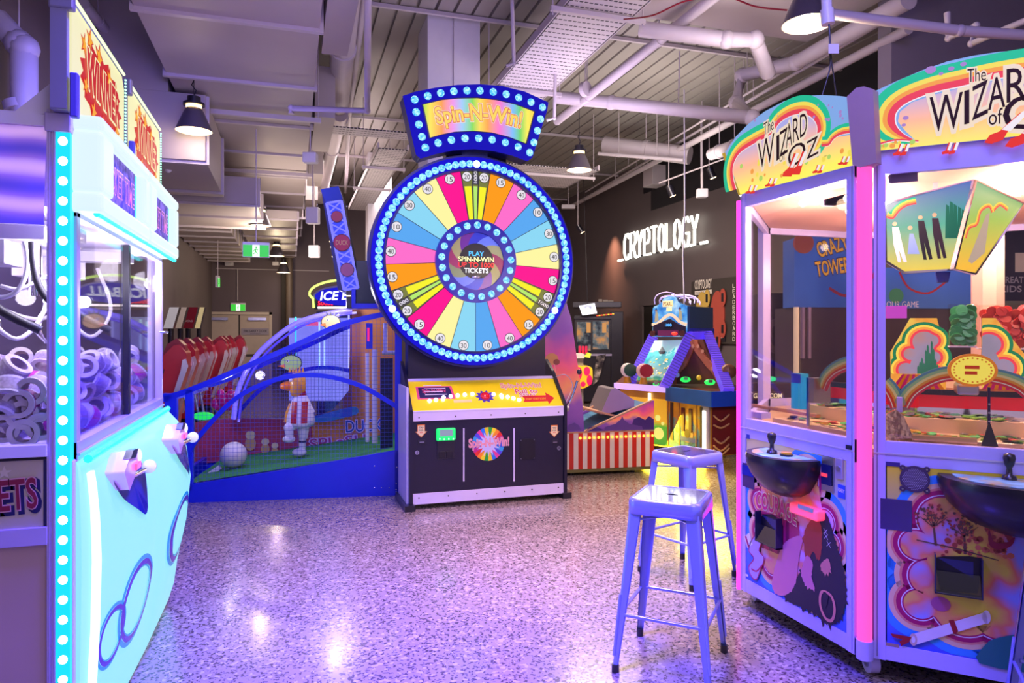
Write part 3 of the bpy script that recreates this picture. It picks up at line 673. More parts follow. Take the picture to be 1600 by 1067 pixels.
# joystick cups
for k, xc in enumerate((.40, 1.18)):
    RF.o.z = .06
    m = MB(RF); sx = shell_y(xc, .85)
    # dark scoop
    ou = [(xc - .16, .90), (xc - .05, .955), (xc + .12, .95), (xc + .165, .86), (xc + .15, .74), (xc + .12, .70), (xc + .02, .75), (xc - .1, .82)]
    yy = lambda x, z: shell_y(x, z) - .006
    S = smooth_path(ou, 4, True); n = len(S); cx, cz = xc + .03, .85
    m.add([(x, yy(x, z), z) for x, z in S] + [(cx, yy(cx, cz) + .004, cz)], [(i, (i + 1) % n, n) for i in range(n)], mat('scoop_blue_black', '#2a2f86', .15, .3, coat=.6), smooth=True)
    cup = m.build('control_cup', t); ROOTS[cup.name] = ROOTS[t.name]
    y0 = yy(xc - .06, .9)
    m = MB(RF); m.prism([(xc - .19, .93), (xc - .07, .985), (xc + .03, .975), (xc + .05, .93), (xc - .02, .88), (xc - .11, .845)], y0 - .03, y0 + .04, mat('housing_pearl', '#dcc4ee', .15, emit='#d070e8', es=.25, vary=0, coat=.5))
    m.build('button_housing', cup, bevel=.012, seg=3)
    MB(RF).prism([(xc - .12, .966), (xc - .07, .99), (xc + .02, .982), (xc - .03, .955)], y0 - .036, y0 - .01, dark).build('card_slot', cup, bevel=.002)
    MB(RF).box(xc - .03, xc + .05, y0 - .04, y0 - .03, .905, .93, glow('slot_pink', '#ff5aa8', 1.2)).build('slot_light', cup, bevel=.003)
    MB(RF).tube([(xc + .03, y0 + .01, .86), (xc + .10, y0 - .045, .885)], .009, chrome, 10).build('joystick_shaft', cup)
    MB(RF).ball((xc + .12, y0 - .055, .892), .028, mat('joystick_crystal', '#dfe6ff', .03, .0, emit='#cfe0ff', es=.5, vary=0, coat=1), 16).build('joystick_knob', cup)
    MB(RF).ball((xc + .07, y0 - .02, .945), .03, glow('button_lit', '#f4f0ff', 1.6), 14, (1, .6, 1)).build('start_button', cup)
RF.o.z = 0
# ring decals
pur = mat('ring_purple', '#5a3aa0', .2, .2, emit='#4a2a90', es=.1, vary=.4, scale=14); tl = mat('ring_teal', '#1f9fc0', .2, emit='#1f9fc0', es=.3, vary=0)
def ringdec(x, z, rx, rz_, w_):
    m = MB(RF)
    for (k0, k1, mt_, dy) in ((1.12, 1.0, tl, -.003), (1.0, 1 - w_, pur, -.005), (1 - w_, 1 - w_ - .05, tl, -.003)):
        n = 48; vs = []
        for i in range(n):
            a = 2 * PI * i / n
            for kk in (k0, k1):
                X = x + rx * kk * math.cos(a); Z = z + rz_ * kk * math.sin(a); X = min(LEN - .005, max(0, X)); vs.append((X, shell_y(X, Z) + dy, Z))
        m.add(vs, [(2 * i, 2 * i + 1, (2 * i + 3) % (2 * n), (2 * i + 2) % (2 * n)) for i in range(n)], mt_, smooth=True)
    m.build('ring_emblem', t)
ringdec(.50, .43, .19, .15, .14); ringdec(.24, .40, .12, .10, .16); ringdec(1.17, .53, .24, .15, .15)
m = MB(); 
for x in (-1.6, -.8):
    for y in (2.75, 4.0): m.cyl((x, y, 0), (x, y, .05), .03, dark, 12)
m.build('foot', t)

# ---------------------------------------------------------------- ticket rolls in the machine
paper = mat('ticket_paper', '#e4dce8', .6, vary=.12, scale=40); core = mat('roll_core', '#bda9b4', .7); print_ = mat('ticket_print', '#b0a0b8', .6, vary=.6, scale=90)
def roll():
    m = MB(); R, r_, h = .047, .030, .030
    m.lathe([(r_, -h), (R, -h), (R, h), (r_, h), (r_, -h)], (0, 0, 0), paper, 24, axis='y', smooth=False)
    m.lathe([(r_ - .002, -h + .002), (r_ - .002, h - .002)], (0, 0, 0), core, 24, axis='y')
    m.lathe([(R + .0008, -h * .7), (R + .0008, h * .7)], (0, 0, 0), print_, 24, axis='y')
    return m
def roll_label(px_, py_, kind_):
    return f'{kind_} of tickets in the glazed claw machine'
r0 = None; rnd = random.Random(5)
spots = []
# front rank as the photo shows it (end pane), then the heap behind
for (a, b, tilt) in ((38, 676, 0), (5, 668, .1), (35, 660 - 12, 0), (33, 630, 0), (65, 664, .15), (62, 637, 0), (52, 610, .1), (14, 610, .9), (3, 641, .7), (-30, 655, 0), (-22, 630, .3)):
    p = Fr((0, 2.66, 0), (1, 0, 0)).L(a, b); spots.append((p[0], 2.66 + rnd.random() * .02, p[1], tilt, rnd.random() * .3 - .15))
gy = 2.78
while gy < 4.1:
    for gx in (-1.62, -1.5, -1.38, -1.26, -1.14, -1.02, -.9, -.78):
        if rnd.random() < .9:
            hgt = 1.155 + .03 * rnd.random(); spots.append((gx + rnd.uniform(-.01, .01), gy + rnd.uniform(-.01, .01), hgt, rnd.uniform(-.6, .6), rnd.uniform(-1.5, 1.5)))
            if rnd.random() < .75: spots.append((gx + rnd.uniform(-.02, .02), gy + rnd.uniform(-.02, .02), hgt + .10, rnd.uniform(-.9, .9), rnd.uniform(-1.5, 1.5)))
            if rnd.random() < .35 + .3 * (gy < 3.0): spots.append((gx + rnd.uniform(-.02, .02), gy, hgt + .19, rnd.uniform(-.9, .9), rnd.uniform(-1.5, 1.5)))
    gy += .125
for i, (x, y, z, tx, rz_) in enumerate(spots):
    lab = ('pink printed' if i % 6 == 3 else 'white') + ' roll of paper tickets piled inside the turquoise claw machine'
    if r0 is None:
        r0 = roll().build('ticket_roll'); r0['category'] = 'ticket roll'; r0['group'] = 'ticket rolls heaped in the claw machine'; o = r0
        print_ = mat('ticket_print_pink', '#d040a8', .5, vary=.5, scale=60); r1 = roll().build('ticket_roll'); me1 = r1.data; bpy.data.objects.remove(r1)
    else: o = r0.copy(); COL.objects.link(o)
    if i % 6 == 3: o.data = me1
    o.location = (x, y, z); o.rotation_euler = (tx, 0, rz_); o['label'] = lab; o['group'] = ('pink' if i % 6 == 3 else 'white') + ' ticket rolls heaped in the claw machine'
# ================================================================ SPIN WHEEL MACHINE
pA = onz(645, 797, 0); pB = onz(880, 778, 0)
SF = Fr(pA, pB - pA); SW = (pB - pA).length
t = thing('wheel_game', 'tall prize wheel game with ring of blue bulbs, yellow deck and rainbow header', 'arcade machine', pA)
S = lambda a, b, y=0: SF.L(a, b, y)
lam = mat('spin_black_laminate', '#1b1830', .32, vary=.1, scale=20)
DP = .45
zf = S(760, 640)[1]; zl = zf - .075
# base cabinet
m = MB(SF).box(.0, SW, .0, DP, .06, zl + .07, lam); m.build('cabinet_body', t)
lil = mat('trim_lilac_white', '#d8cef0', .3)
m = MB(SF); a = S(646, 788); m.box(.0, SW, -.008, .0, .045, .135, lil)
for i in range(6): m.cyl((.05 + i * (SW - .1) / 5, -.011, .10), (.05 + i * (SW - .1) / 5, -.006, .10), .006, dark, 8)
m.build('kick_rail', t)
m = MB(SF).box(0, SW, -.012, .0, zl - .0, zl + .075, lil)
for i in range(5): m.cyl((.05 + i * (SW - .1) / 4, -.015, zl + .03), (.05 + i * (SW - .1) / 4, -.010, zl + .03), .006, dark, 8)
m.build('deck_rail', t)
# side cheeks with white edge
zd = S(650, 592, .28)[1]
for sx in (0, SW):
    x0, x1 = (sx - .03, sx - .003) if sx == 0 else (sx + .003, sx + .03)
    pr = [(-.02, 0), (DP + .01, 0), (DP + .01, zd + .15), (.29, zd + .05), (-.02, zf + .02)]
    vs = [(x, y, z) for x in (x0, x1) for y, z in pr]; n = len(pr)
    m = MB(SF).add(vs, [tuple(range(n)), tuple(range(n, 2 * n))[::-1]] + [(i, (i + 1) % n, n + (i + 1) % n, n + i) for i in range(n)], lam)
    m.build('side_panel', t)
    e = [(x0, -.022, .0), (x0, -.022, zf + .02), (x0, .46, zd + .06)]
MB(SF).box(-.075, .01, -.06, DP + .02, 0, .05, dark).build('base_foot', t); MB(SF).box(SW - .01, SW + .07, -.03, DP + .02, 0, .05, dark).build('base_foot', t)
m = MB(SF).box(-.05, -.031, .02, DP, 0.05, 1.02, lil); m.build('side_trim', t)
# control deck
yd = .27
deckp = [(0, -.012, zf), (SW, -.012, zf), (SW, yd, zd), (0, yd, zd)]
DF = Fr(SF.w(0, -.012, zf), SF.x, SF.w(0, yd, zd) - SF.w(0, -.012, zf)); DH = math.hypot(yd + .012, zd - zf)
yl = mat('deck_yellow', '#ffe81c', .2, coat=.6, vary=.02)
m = MB(DF).box(0, SW, 0, .02, 0, DH, yl); m.build('control_deck', t, label='bright yellow slanted control deck')
m = MB(DF).box(0, SW, -.004, .0, DH - .03, DH, lil).box(0, SW, -.004, 0, 0, .012, lil); m.build('deck_edge', t)
D_ = lambda a, b: DF.L(a, b, 0)
navy = mat('navy_print', '#241c50', .3); pinkr = mat('pink_print', '#e0507a', .3); reda = mat('arrow_red', '#d8202c', .3)
m = MB(DF)
q = [D_(653, 606), D_(702, 605), D_(708, 621), D_(656, 622)]
m.prism([(q[0][0] - .02, q[0][1] + .015), (q[1][0] + .02, q[1][1] + .015), (q[2][0] + .02, q[2][1] - .015), (q[3][0] - .02, q[3][1] - .015)], -.001, 0, pinkr)
m.prism(q, -.0025, -.001, navy)
m.text('Spin-N-Win!', (q[0][0] + .03, q[0][1] - .06), (q[1][0] - .04, q[1][1] - .06), .045, -.003, pinkr, off=.02)
for i in range(4): m.box(q[3][0] + .05, q[2][0] - .05 - .03 * (i % 2), -.0032, -.0028, q[3][1] + .03 + i * .035, q[3][1] + .038 + i * .035, white)
m.build('rules_plate', t)
m = MB(DF); a, b = D_(783, 606), D_(846, 605); m.text('Spin-N-Win!', a, b, .06, -.0012, white, off=.05); m.text('Spin-N-Win!', a, b, .06, -.002, pinkr, off=.02); m.text('Spin-N-Win!', a, b, .06, -.0028, mat('peach_print', '#f8b088', .3), off=-.005)
a, b = D_(806, 615), D_(840, 614); m.text('Pull to', a, b, .055, -.0012, white, off=.05); m.text('Pull to', a, b, .055, -.002, reda, off=0)
a, b = D_(812, 620), D_(838, 619.5); m.text('Start', a, b, .05, -.0012, white, off=.05); m.text('Start', a, b, .05, -.002, reda, off=0)
a = D_(817, 624); b = D_(866, 622)
y0_, y1_ = a[1], b[1]
m.prism([(a[0], a[1] - .03), (a[0] + .02, a[1] + .005), (a[0], a[1] + .04), (b[0] - .07, a[1] + .04), (b[0] - .07, a[1] + .075), (b[0], a[1] + .005), (b[0] - .07, a[1] - .065), (b[0] - .07, a[1] - .03)], -.002, 0, reda)
m.text('START START START', (a[0] + .03, a[1] - .008), (b[0] - .08, a[1] - .008), .02, -.0026, yl)
m.build('deck_lettering', t)
bulbw = glow('deck_bulb', '#d8ccff', 2.6)
arcb = [(671, 627), (681, 625.5), (692, 624.5), (693, 621.5), (704, 620), (715, 618.5), (726, 617.5), (738, 616.5), (771, 617), (783, 618.5), (784, 621), (793, 621), (802, 623), (811, 625.5)]
for a, b in arcb:
    p = D_(a, b); MB(DF).ball((p[0], -.008, p[1]), .019, bulbw, 10, (1, .8, 1)).build('deck_bulb', t)
p = D_(758, 619.5)
st = [(p[0] + (.09 if i % 2 == 0 else .06) * math.cos(i * PI / 10), p[1] + (.075 if i % 2 == 0 else .05) * math.sin(i * PI / 10)) for i in range(20)]
m = MB(DF).prism(st, -.002, 0, mat('violet_star', '#4828a8', .3)); m.build('start_star', t)
MB(DF).ball((p[0], -.006, p[1]), .042, mat('red_dome', '#c01020', .08, coat=1, emit='#e01020', es=.25, vary=0), 18, (1.1, .6, 1)).build('start_button', t)
a = D_(716, 627); MB(DF).box(a[0] - .04, a[0] + .12, -.002, 0, a[1] - .015, a[1] + .015, mat('pale_label', '#e8d890', .4)).build('deck_label', t)
# pull lever on the right
m = MB(SF)
a = S(887, 632, .05); b = S(905, 588, .0)
m.tube(smooth_path([(SW + .05, .06, a[1] - .02), (SW + .09, .03, a[1] + .05), (S(902, 595, 0)[0], 0, S(902, 595, 0)[1])]), .011, chrome, 10)
lv = m.build('pull_lever', t); ROOTS[lv.name] = ROOTS[t.name]
q = S(905, 581, 0); MB(SF).ball((q[0], 0, q[1]), .024, dark, 14).build('lever_knob', lv)
MB(SF).cyl((SW + .02, .06, a[1] - .03), (SW + .07, .06, a[1] - .03), .035, steel, 14).build('lever_hub', lv)
m = MB(SF).tube(smooth_path([(SW + .06, .1, a[1]), (SW + .16, .16, a[1] + .16), (SW + .10, .2, a[1] + .26), (SW - .02, .25, a[1] + .22)]), .004, steel, 6); m.build('lever_guard', lv)
# front door furniture
m = MB(SF)
for xx in (724.5, 803): a, b = S(xx, 669), S(xx + .5, 752); m.box(a[0] - .006, a[0] + .006, -.006, 0, b[1], a[1], lil)
m.build('door_trim', t)
for x_ in (658, 866):
    c = S(x_, 674); m = MB(SF); w_ = .05
    for k, (s_, mt_, y_) in enumerate(((1.15, mat('arrow_orange', '#d87820', .4), -.002), (1, mat('arrow_cream', '#e8d8a8', .4), -.004))):
        m.prism([(c[0] - .028 * s_, c[1] + .05 * s_), (c[0] + .028 * s_, c[1] + .05 * s_), (c[0] + .028 * s_, c[1]), (c[0] + .045 * s_, c[1]), (c[0], c[1] - .045 * s_), (c[0] - .045 * s_, c[1]), (c[0] - .028 * s_, c[1])], y_, 0, mt_)
    m.text('TAP', (c[0] - .018, c[1] + .025), (c[0] + .018, c[1] + .025), .016, -.0045, dark, off=.02); m.text('FOR', (c[0] - .018, c[1] + .005), (c[0] + .018, c[1] + .005), .014, -.0045, dark, off=.02); m.text('WIN', (c[0] - .014, c[1] - .014), (c[0] + .014, c[1] - .014), .013, -.0045, reda, off=.02)
    m.build('arrow_decal', t)
    c = S(x_ + 1, 690.5); MB(SF).box(c[0] - .03, c[0] + .03, -.006, 0, c[1] - .018, c[1] + .016, dark).box(c[0] - .02, c[0] + .02, -.0075, -.006, c[1] - .004, c[1] + .002, steel).build('ticket_slot', t, bevel=.003)
for x_, y_ in ((651.5, 707), (873, 700)):
    c = S(x_, y_); MB(SF).cyl((c[0], -.008, c[1]), (c[0], 0, c[1]), .018, steel, 16).box(c[0] - .003, c[0] + .003, -.010, -.008, c[1] - .01, c[1] + .01, dark).build('cam_lock', t)
a, b = S(681, 669), S(711, 687)
rd = MB(SF).box(a[0], b[0], -.03, 0, b[1], a[1], glow('reader_green', '#18e070', 1.3)).build('card_reader', t, bevel=.012, label='green lit card reader'); ROOTS[rd.name] = ROOTS[t.name]
a, b = S(686, 671), S(706, 680); MB(SF).box(a[0], b[0], -.032, -.029, b[1], a[1], glow('reader_screen', '#aab4d8', .6)).build('reader_screen', rd)
m = MB(SF)
for x_, y_ in ((686, 685), (693, 685.3), (700, 685), (707, 685)): c = S(x_, y_); m.ball((c[0], -.03, c[1]), .006, glow('reader_led', '#aaffd0', 4), 8)
m.build('reader_led', rd)
a, b = S(683, 689), S(710, 716); m = MB(SF).box(a[0], b[0], -.006, 0, b[1], a[1], dark)
for i in (0, 1): x_ = a[0] + .012 + i * .065; m.box(x_, x_ + .055, -.012, -.006, b[1] + .01, b[1] + .065, black)
m.build('coin_door', t, bevel=.002)
a, b = S(812, 686), S(836, 717); m = MB(SF).box(a[0], b[0], -.005, 0, b[1], a[1], black)
for X_ in (a[0] + .01, b[0] - .01):
    for Z_ in (b[1] + .01, a[1] - .01): m.cyl((X_, -.008, Z_), (X_, -.005, Z_), .004, steel, 8)
m.build('access_plate', t)
# round rainbow logo
c = S(763, 693.5); R = .145; m = MB(SF); cols = ['#28a838', '#f0e020', '#f09020', '#e03028', '#c02888', '#6830c0', '#3050d8', '#38a0e0', '#5048d8', '#e04098', '#2878e0', '#e8d020']
N = 24
for i in range(N):
    a0 = 2 * PI * i / N; a1 = 2 * PI * (i + 1) / N
    m.prism([(c[0] + R * math.sin(a0 + (a1 - a0) * j / 3), c[1] + R * math.cos(a0 + (a1 - a0) * j / 3)) for j in range(4)] + [(c[0], c[1])], -.003, -.0005, mat('logo_%s' % cols[i % 12][1:], cols[i % 12], .35))
st = [(c[0] + (.11 if i % 2 == 0 else .06) * math.cos(i * PI / 16), c[1] + (.11 if i % 2 == 0 else .06) * math.sin(i * PI / 16)) for i in range(32)]
m.prism(st, -.004, -.003, mat('logo_burst', '#c8c4f4', .35)); a = S(732.5, 699); b = S(795, 695.5)
m.text('Spin-N-Win!', a, b, .075, -.0046, white, off=.05); m.text('Spin-N-Win!', a, b, .075, -.0052, pinkr, off=.03); m.text('Spin-N-Win!', a, b, .075, -.0058, mat('logo_blush', '#f0b8c8', .35), off=-.008)
m.build('round_logo', t)
# back tower behind the wheel
yt = .29
a = S(638, 500, yt); b = S(852, 500, yt); bz = zd
TZ = S(745, 130, yt)[1]
MB(SF).box(a[0], b[0], yt, yt + .16, zd - .05, S(745, 470, yt)[1], lam).build('back_tower', t)
MB(SF).box(S(745, 300, yt)[0] - .28, S(745, 300, yt)[0] + .28, yt + .01, yt + .15, 1.2, S(745, 240, yt)[1], lam).build('back_tower', t)
m = MB(SF); c0 = S(722, 235, .2); c1 = S(762, 235, .2); m.box(c0[0], c1[0], .2, .3, S(742, 262, .2)[1], S(742, 225, .2)[1], mat('neck_navy', '#1d2878', .3)); m.build('sign_neck', t)

# ---- wheel
yw = .11
C = S(744.5, 408, yw); Rv = abs(S(744.5, 246, yw)[1] - S(744.5, 571, yw)[1]) / 2
cx, cz = C; k = Rv / 162.5
rimb = mat('rim_royal_blue', '#04047a', .5, vary=.03, emit='#0c06d8', es=.55, spec=.15)
m = MB(SF); m.ring(cx, cz, 142 * k, Rv, yw, yw + .16, rimb, n=96)
m.ring(cx, cz, Rv - .002, Rv + .022, yw + .03, yw + .12, mat('rim_navy', '#14145c', .3), n=96)
wh = m.build('wheel', t, bevel=.006); ROOTS[wh.name] = ROOTS[t.name]
MB(SF).disc(cx, cz, Rv - .01, yw + .15, lam, n=64, y1=yw + .17).build('wheel_back', wh)
def seg_mat(name, h, hs=None):
    # translucent printed wedge over a lamp box
    return lit(name, h, 1.05, .12, .03)
SC = {'or': '#ff9a1c', 'pk': '#ff6ec8', 'bl': '#5aa6ee', 'lb': '#8ad4f0', 'cr': '#fdf2a0', 'mg': '#ff1a90', 'y': '#f4ee30', 'g': '#b4e870', 'gy': '#8c9478'}
m = MB(SF); yf = yw + .035
MB
w1, w2, w3 = 4.4, 7.6, 16.7333
ri, ro = 60 * k, 143 * k
def wedge(a0, a1, r0, r1, y, mt, n=6):
    A0, A1 = math.radians(a0), math.radians(a1)
    pl = [(cx + r1 * math.sin(A0 + (A1 - A0) * i / n), cz + r1 * math.cos(A0 + (A1 - A0) * i / n)) for i in range(n + 1)]
    pl += [(cx + r0 * math.sin(A1 + (A0 - A1) * i / n), cz + r0 * math.cos(A1 + (A0 - A1) * i / n)) for i in range(n + 1)]
    m.flat(pl, y, mt)
seam = mat('seam_dark', '#222428', .4); numw = lit('number_disc', '#f4f2f0', .8, .5, .05); numk = mat('number_ink', '#101014', .7, spec=.1)
def num(ang, s_, r_, onw=True, vertical=False):
    A = math.radians(ang); x_ = cx + r_ * math.sin(A); z_ = cz + r_ * math.cos(A); rr = .0415
    if vertical:
        d = Vector((math.sin(A), math.cos(A))); L_ = .052
        q0 = Vector((x_, z_)) - d * L_; q1 = Vector((x_, z_)) + d * L_
        if ang > 0 and False: pass
        nn = Vector((-d.y, d.x)) * .018
        m.prism([tuple(q0 - nn * 1.25 - d * .01), tuple(q1 - nn * 1.25 + d * .01), tuple(q1 + nn * 1.25 + d * .01), tuple(q0 + nn * 1.25 - d * .01)], yf - .004, yf - .001, mat('thousand_tab', '#3a3f38', .3))
        if ang == 240: q0, q1, nn = q1, q0, -nn
        if ang == 240: q0, q1, nn = q0, q1, nn
        m.text(s_, tuple(q0 - nn * .75), tuple(q1 - nn * .75), .030, yf - .006, numw, off=.02)
        return
    m.disc(x_, z_, rr + .005, yf - .002, numk, 28); m.disc(x_, z_, rr, yf - .004, numw, 28)
    m.text(s_, (x_ - .026, z_ - .022), (x_ + .026, z_ - .022), .044, yf - .006, numk)
for T in (0, 120, 240):
    sq = [('g', w1, '1000'), ('y', w2, '20'), ('or', w3, '15'), ('pk', w3, '40'), ('bl', w3, '10'), ('lb', w3, '30'), ('cr', w3, '40'), ('mg', w3, '15'), ('y', w2, '20')]
    a = T - w1 / 2
    for cn, wd, s_ in sq:
        if cn in 'yg':
            wedge(a, a + wd, ri, ro, yf, lit('wheel_olive', '#98a048', .5))
            wedge(a + wd * .14, a + wd * .86, ri + .01, 118 * k, yf - .002, seg_mat('wheel_' + cn, SC[cn]))
        else: wedge(a, a + wd, ri, ro, yf, seg_mat('wheel_' + cn, SC[cn]))
        if s_ == '1000': num(T, s_, 132 * k, vertical=True)
        else: num(a + wd / 2, s_, 133 * k if s_ != '15' or True else 0)
        A = math.radians(a); d = Vector((math.sin(A), math.cos(A))); nn = Vector((-d.y, d.x)) * (.0035 if cn in 'yg' or a == T - w1 / 2 + w1 + w2 else .0025)
        c_ = Vector((cx, cz)); p_, q_ = c_ + d * ri, c_ + d * ro
        m.prism([tuple(p_ - nn), tuple(q_ - nn), tuple(q_ + nn), tuple(p_ + nn)], yf - .003, yf, seam)
        a += wd
m.build('wheel_face', wh, norm=False)
m = MB(SF).ring(cx, cz, 141 * k, 144.5 * k, yw - .004, yf, mat('rim_inner', '#0c0c60', .3), n=96); m.build('face_ring', wh)
# clear cover
# bulbs
bulb = mat('bulb_aqua', '#8ff0ff', .05, emit='#58dcf8', es=1.15, vary=0, coat=1)
def facet_mat(name, c1, c2, es):
    mm = bpy.data.materials.new(name); mm.use_nodes = True; nt = mm.node_tree; bb = nt.nodes['Principled BSDF']
    tc = nt.nodes.new('ShaderNodeTexCoord'); v = nt.nodes.new('ShaderNodeTexVoronoi'); v.inputs['Scale'].default_value = 75; nt.links.new(tc.outputs['Object'], v.inputs['Vector'])
    s_ = nt.nodes.new('ShaderNodeSeparateColor'); nt.links.new(v.outputs['Color'], s_.inputs[0])
    mx = nt.nodes.new('ShaderNodeMix'); mx.data_type = 'RGBA'; mx.inputs[6].default_value = lin(c1); mx.inputs[7].default_value = lin(c2); nt.links.new(s_.outputs[0], mx.inputs[0])
    nt.links.new(mx.outputs[2], bb.inputs['Emission Color']); bb.inputs['Emission Strength'].default_value = es; bb.inputs['Base Color'].default_value = lin('#204060'); bb.inputs['Roughness'].default_value = .1
    return mm
bulb = facet_mat('bulb_faceted', '#10a4e8', '#b8f4ff', 1.12)
bulbg = glow('bulb_white_green', '#d8fff0', 3.2)
def bulb_at(x_, z_, y_, par, nm, r_=.0325, mt=None, fr=SF): return MB(fr).ball((x_, y_, z_), r_, mt or bulb, 14, (1, .55, 1)).build(nm, par)
for i in range(84):
    A = 2 * PI * i / 84; bulb_at(cx + 151.5 * k * math.sin(A), cz + 151.5 * k * math.cos(A), yw - .006, wh, 'rim_bulb', .0315, bulbg if i % 28 == 0 else None)
# hub
m = MB(SF).ring(cx, cz, 45 * k, 65 * k, yw - .012, yf + .01, mat('hub_navy', '#14107a', .35, emit='#1408c8', es=.28), n=64); hb = m.build('hub', t, bevel=.005); ROOTS[hb.name] = ROOTS[t.name]
for i in range(21):
    A = 2 * PI * i / 21 + .015; bulb_at(cx + 56 * k * math.sin(A), cz + 56 * k * math.cos(A), yw - .016, hb, 'hub_bulb', .031)
m = MB(SF); sw = ['#6a8ae0', '#a8b070', '#a02858', '#a8a860', '#7a3aa0', '#2848c8', '#6a88e0', '#8c9c68', '#a03060', '#aaa868', '#702890', '#2a3cc0']
m.disc(cx, cz, 45.5 * k, yw + .012, mat('hub_black', '#15131c', .3), n=48)
for i in range(12):
    a0 = 2 * PI * i / 12; pl = []
    for j in range(7): u = j / 6; r_ = (26 + 20 * u) * k; pl.append((cx + r_ * math.sin(a0 + .5 * u), cz + r_ * math.cos(a0 + .5 * u)))
    for j in range(7): u = 1 - j / 6; r_ = (26 + 20 * u) * k; pl.append((cx + r_ * math.sin(a0 + .524 + .5 * u), cz + r_ * math.cos(a0 + .524 + .5 * u)))
    m.flat(pl, yw + .009, mat('swirl_%s' % sw[i][1:], sw[i], .25, emit=sw[i], es=.22, vary=0))
m.build('hub_swirl', hb, norm=False)
m = MB(SF).disc(cx, cz, 28 * k, yw + .006, mat('hub_black', '#15131c', .3), n=40)
for i, (s_, wd, hh_, cc, dz) in enumerate((('PLAY', 12, 8, '#3ab0ff', 8.2), ('SPIN-N-WIN', 28.5, 8, '#fff8a8', -.6), ('UP TO 1000', 28.5, 8, '#ff2020', -9.4), ('TICKETS', 19.5, 8, '#f4f4ff', -18.2))):
    m.text(s_, (cx - wd * k, cz + dz * k), (cx + wd * k, cz + dz * k), hh_ * k * .95, yw + .004, glow('led_' + s_[:2].lower(), cc, 1.6), off=.012)
m.build('led_display', hb)
m = MB(SF).ball((cx, yw - .004, cz - 25 * k), .03, chrome, 12, (1.6, .5, .5)); m.build('hub_nose', hb)

# ---- header sign
ys = .09
out_ = [(629, 150), (648, 143.5), (680, 137), (715, 132.5), (750, 131.5), (785, 134.5), (820, 143), (857, 160), (855, 172), (832, 246), (824, 252), (800, 243), (770, 236), (740, 233), (708, 235), (680, 241), (657, 248), (650, 242)]
op = [S(a, b, ys) for a, b in out_]
m = MB(SF).prism(op, ys, ys + .16, mat('sign_blue', '#06066c', .5, emit='#1008c8', es=.5, vary=0, spec=.15), side=mat('rim_navy', '#14145c', .3)); sg = m.build('header_sign', t, bevel=.014, seg=3); ROOTS[sg.name] = ROOTS[t.name]
inner = [(661, 164), (690, 157), (715, 154.5), (745, 154), (775, 157), (805, 164), (834, 175), (821, 224), (795, 214), (768, 207), (740, 204.5), (710, 206), (690, 210), (672, 215)]
inp = [S(a, b, ys) for a, b in inner]; cxx = sum(a for a, b in inp) / len(inp); czz = sum(b for a, b in inp) / len(inp)
big = [(cxx + (a - cxx) * 1.025, czz + (b - czz) * 1.05) for a, b in inp]
m = MB(SF).prism(big, ys - .006, ys, mat('sign_bezel', '#3a3a50', .3, .3)); m.build('panel_bezel', sg)
def rainbow():
    mm = bpy.data.materials.new('rainbow_backlit'); mm.use_nodes = True; nt = mm.node_tree; bb = nt.nodes['Principled BSDF']; bb.inputs['Specular IOR Level'].default_value = .08
    tc = nt.nodes.new('ShaderNodeTexCoord'); dv = nt.nodes.new('ShaderNodeVectorMath'); dv.operation = 'DOT_PRODUCT'
    dv.inputs[1].default_value = tuple(SF.x); nt.links.new(tc.outputs['Object'], dv.inputs[0])
    x0_ = inp[0][0]; x1_ = inp[6][0]
    mr = nt.nodes.new('ShaderNodeMapRange'); mr.inputs['From Min'].default_value = x0_; mr.inputs['From Max'].default_value = x1_; nt.links.new(dv.outputs['Value'], mr.inputs['Value'])
    cr = nt.nodes.new('ShaderNodeValToRGB'); e = cr.color_ramp.elements
    st_ = [(0, '#a8d820'), (.06, '#f8e030'), (.16, '#ff9820'), (.26, '#e890e0'), (.34, '#98c8f0'), (.43, '#78d838'), (.50, '#f8d838'), (.57, '#ffa020'), (.68, '#f070c8'), (.80, '#70b8f0'), (.87, '#60d048'), (.94, '#f8e838'), (1, '#ffd030')]
    e[0].position = 0; e[0].color = lin(st_[0][1]); e[1].position = 1; e[1].color = lin(st_[-1][1])
    for p_, c_ in st_[1:-1]: q_ = e.new(p_); q_.color = lin(c_)
    nt.links.new(mr.outputs[0], cr.inputs[0]); bb.inputs['Base Color'].default_value = (.1, .1, .1, 1); nt.links.new(cr.outputs[0], bb.inputs['Emission Color']); bb.inputs['Emission Strength'].default_value = .92
    bb.inputs['Roughness'].default_value = .5; return mm
m = MB(SF).prism(inp, ys - .009, ys - .005, rainbow()); m.build('rainbow_panel', sg)
m = MB(SF)
def arctext(s_, pts, h, layers):
    P_ = [Vector(S(a, b, ys)) for a, b in smooth_path(pts, 16)]; L_ = [0]
    for a, b in zip(P_, P_[1:]): L_.append(L_[-1] + (b - a).length)
    v, f = glyphs(s_, 0); x0_ = min(a for a, b in v); x1_ = max(a for a, b in v)
    for off, mt_, y_ in layers:
        v, f = glyphs(s_, off); o = []
        for a, b in v:
            d = (a - x0_) / (x1_ - x0_) * L_[-1]; j = 0
            while j < len(L_) - 2 and L_[j + 1] < d: j += 1
            seg_ = P_[j + 1] - P_[j]; tt = (d - L_[j]) / (L_[j + 1] - L_[j]); q_ = P_[j] + seg_ * tt; sn = seg_.normalized(); nn = Vector((-sn.y, sn.x))
            q_ = q_ + nn * (b / .729 * h); o.append((q_.x, y_, q_.y))
        m.add(o, f, mt_)
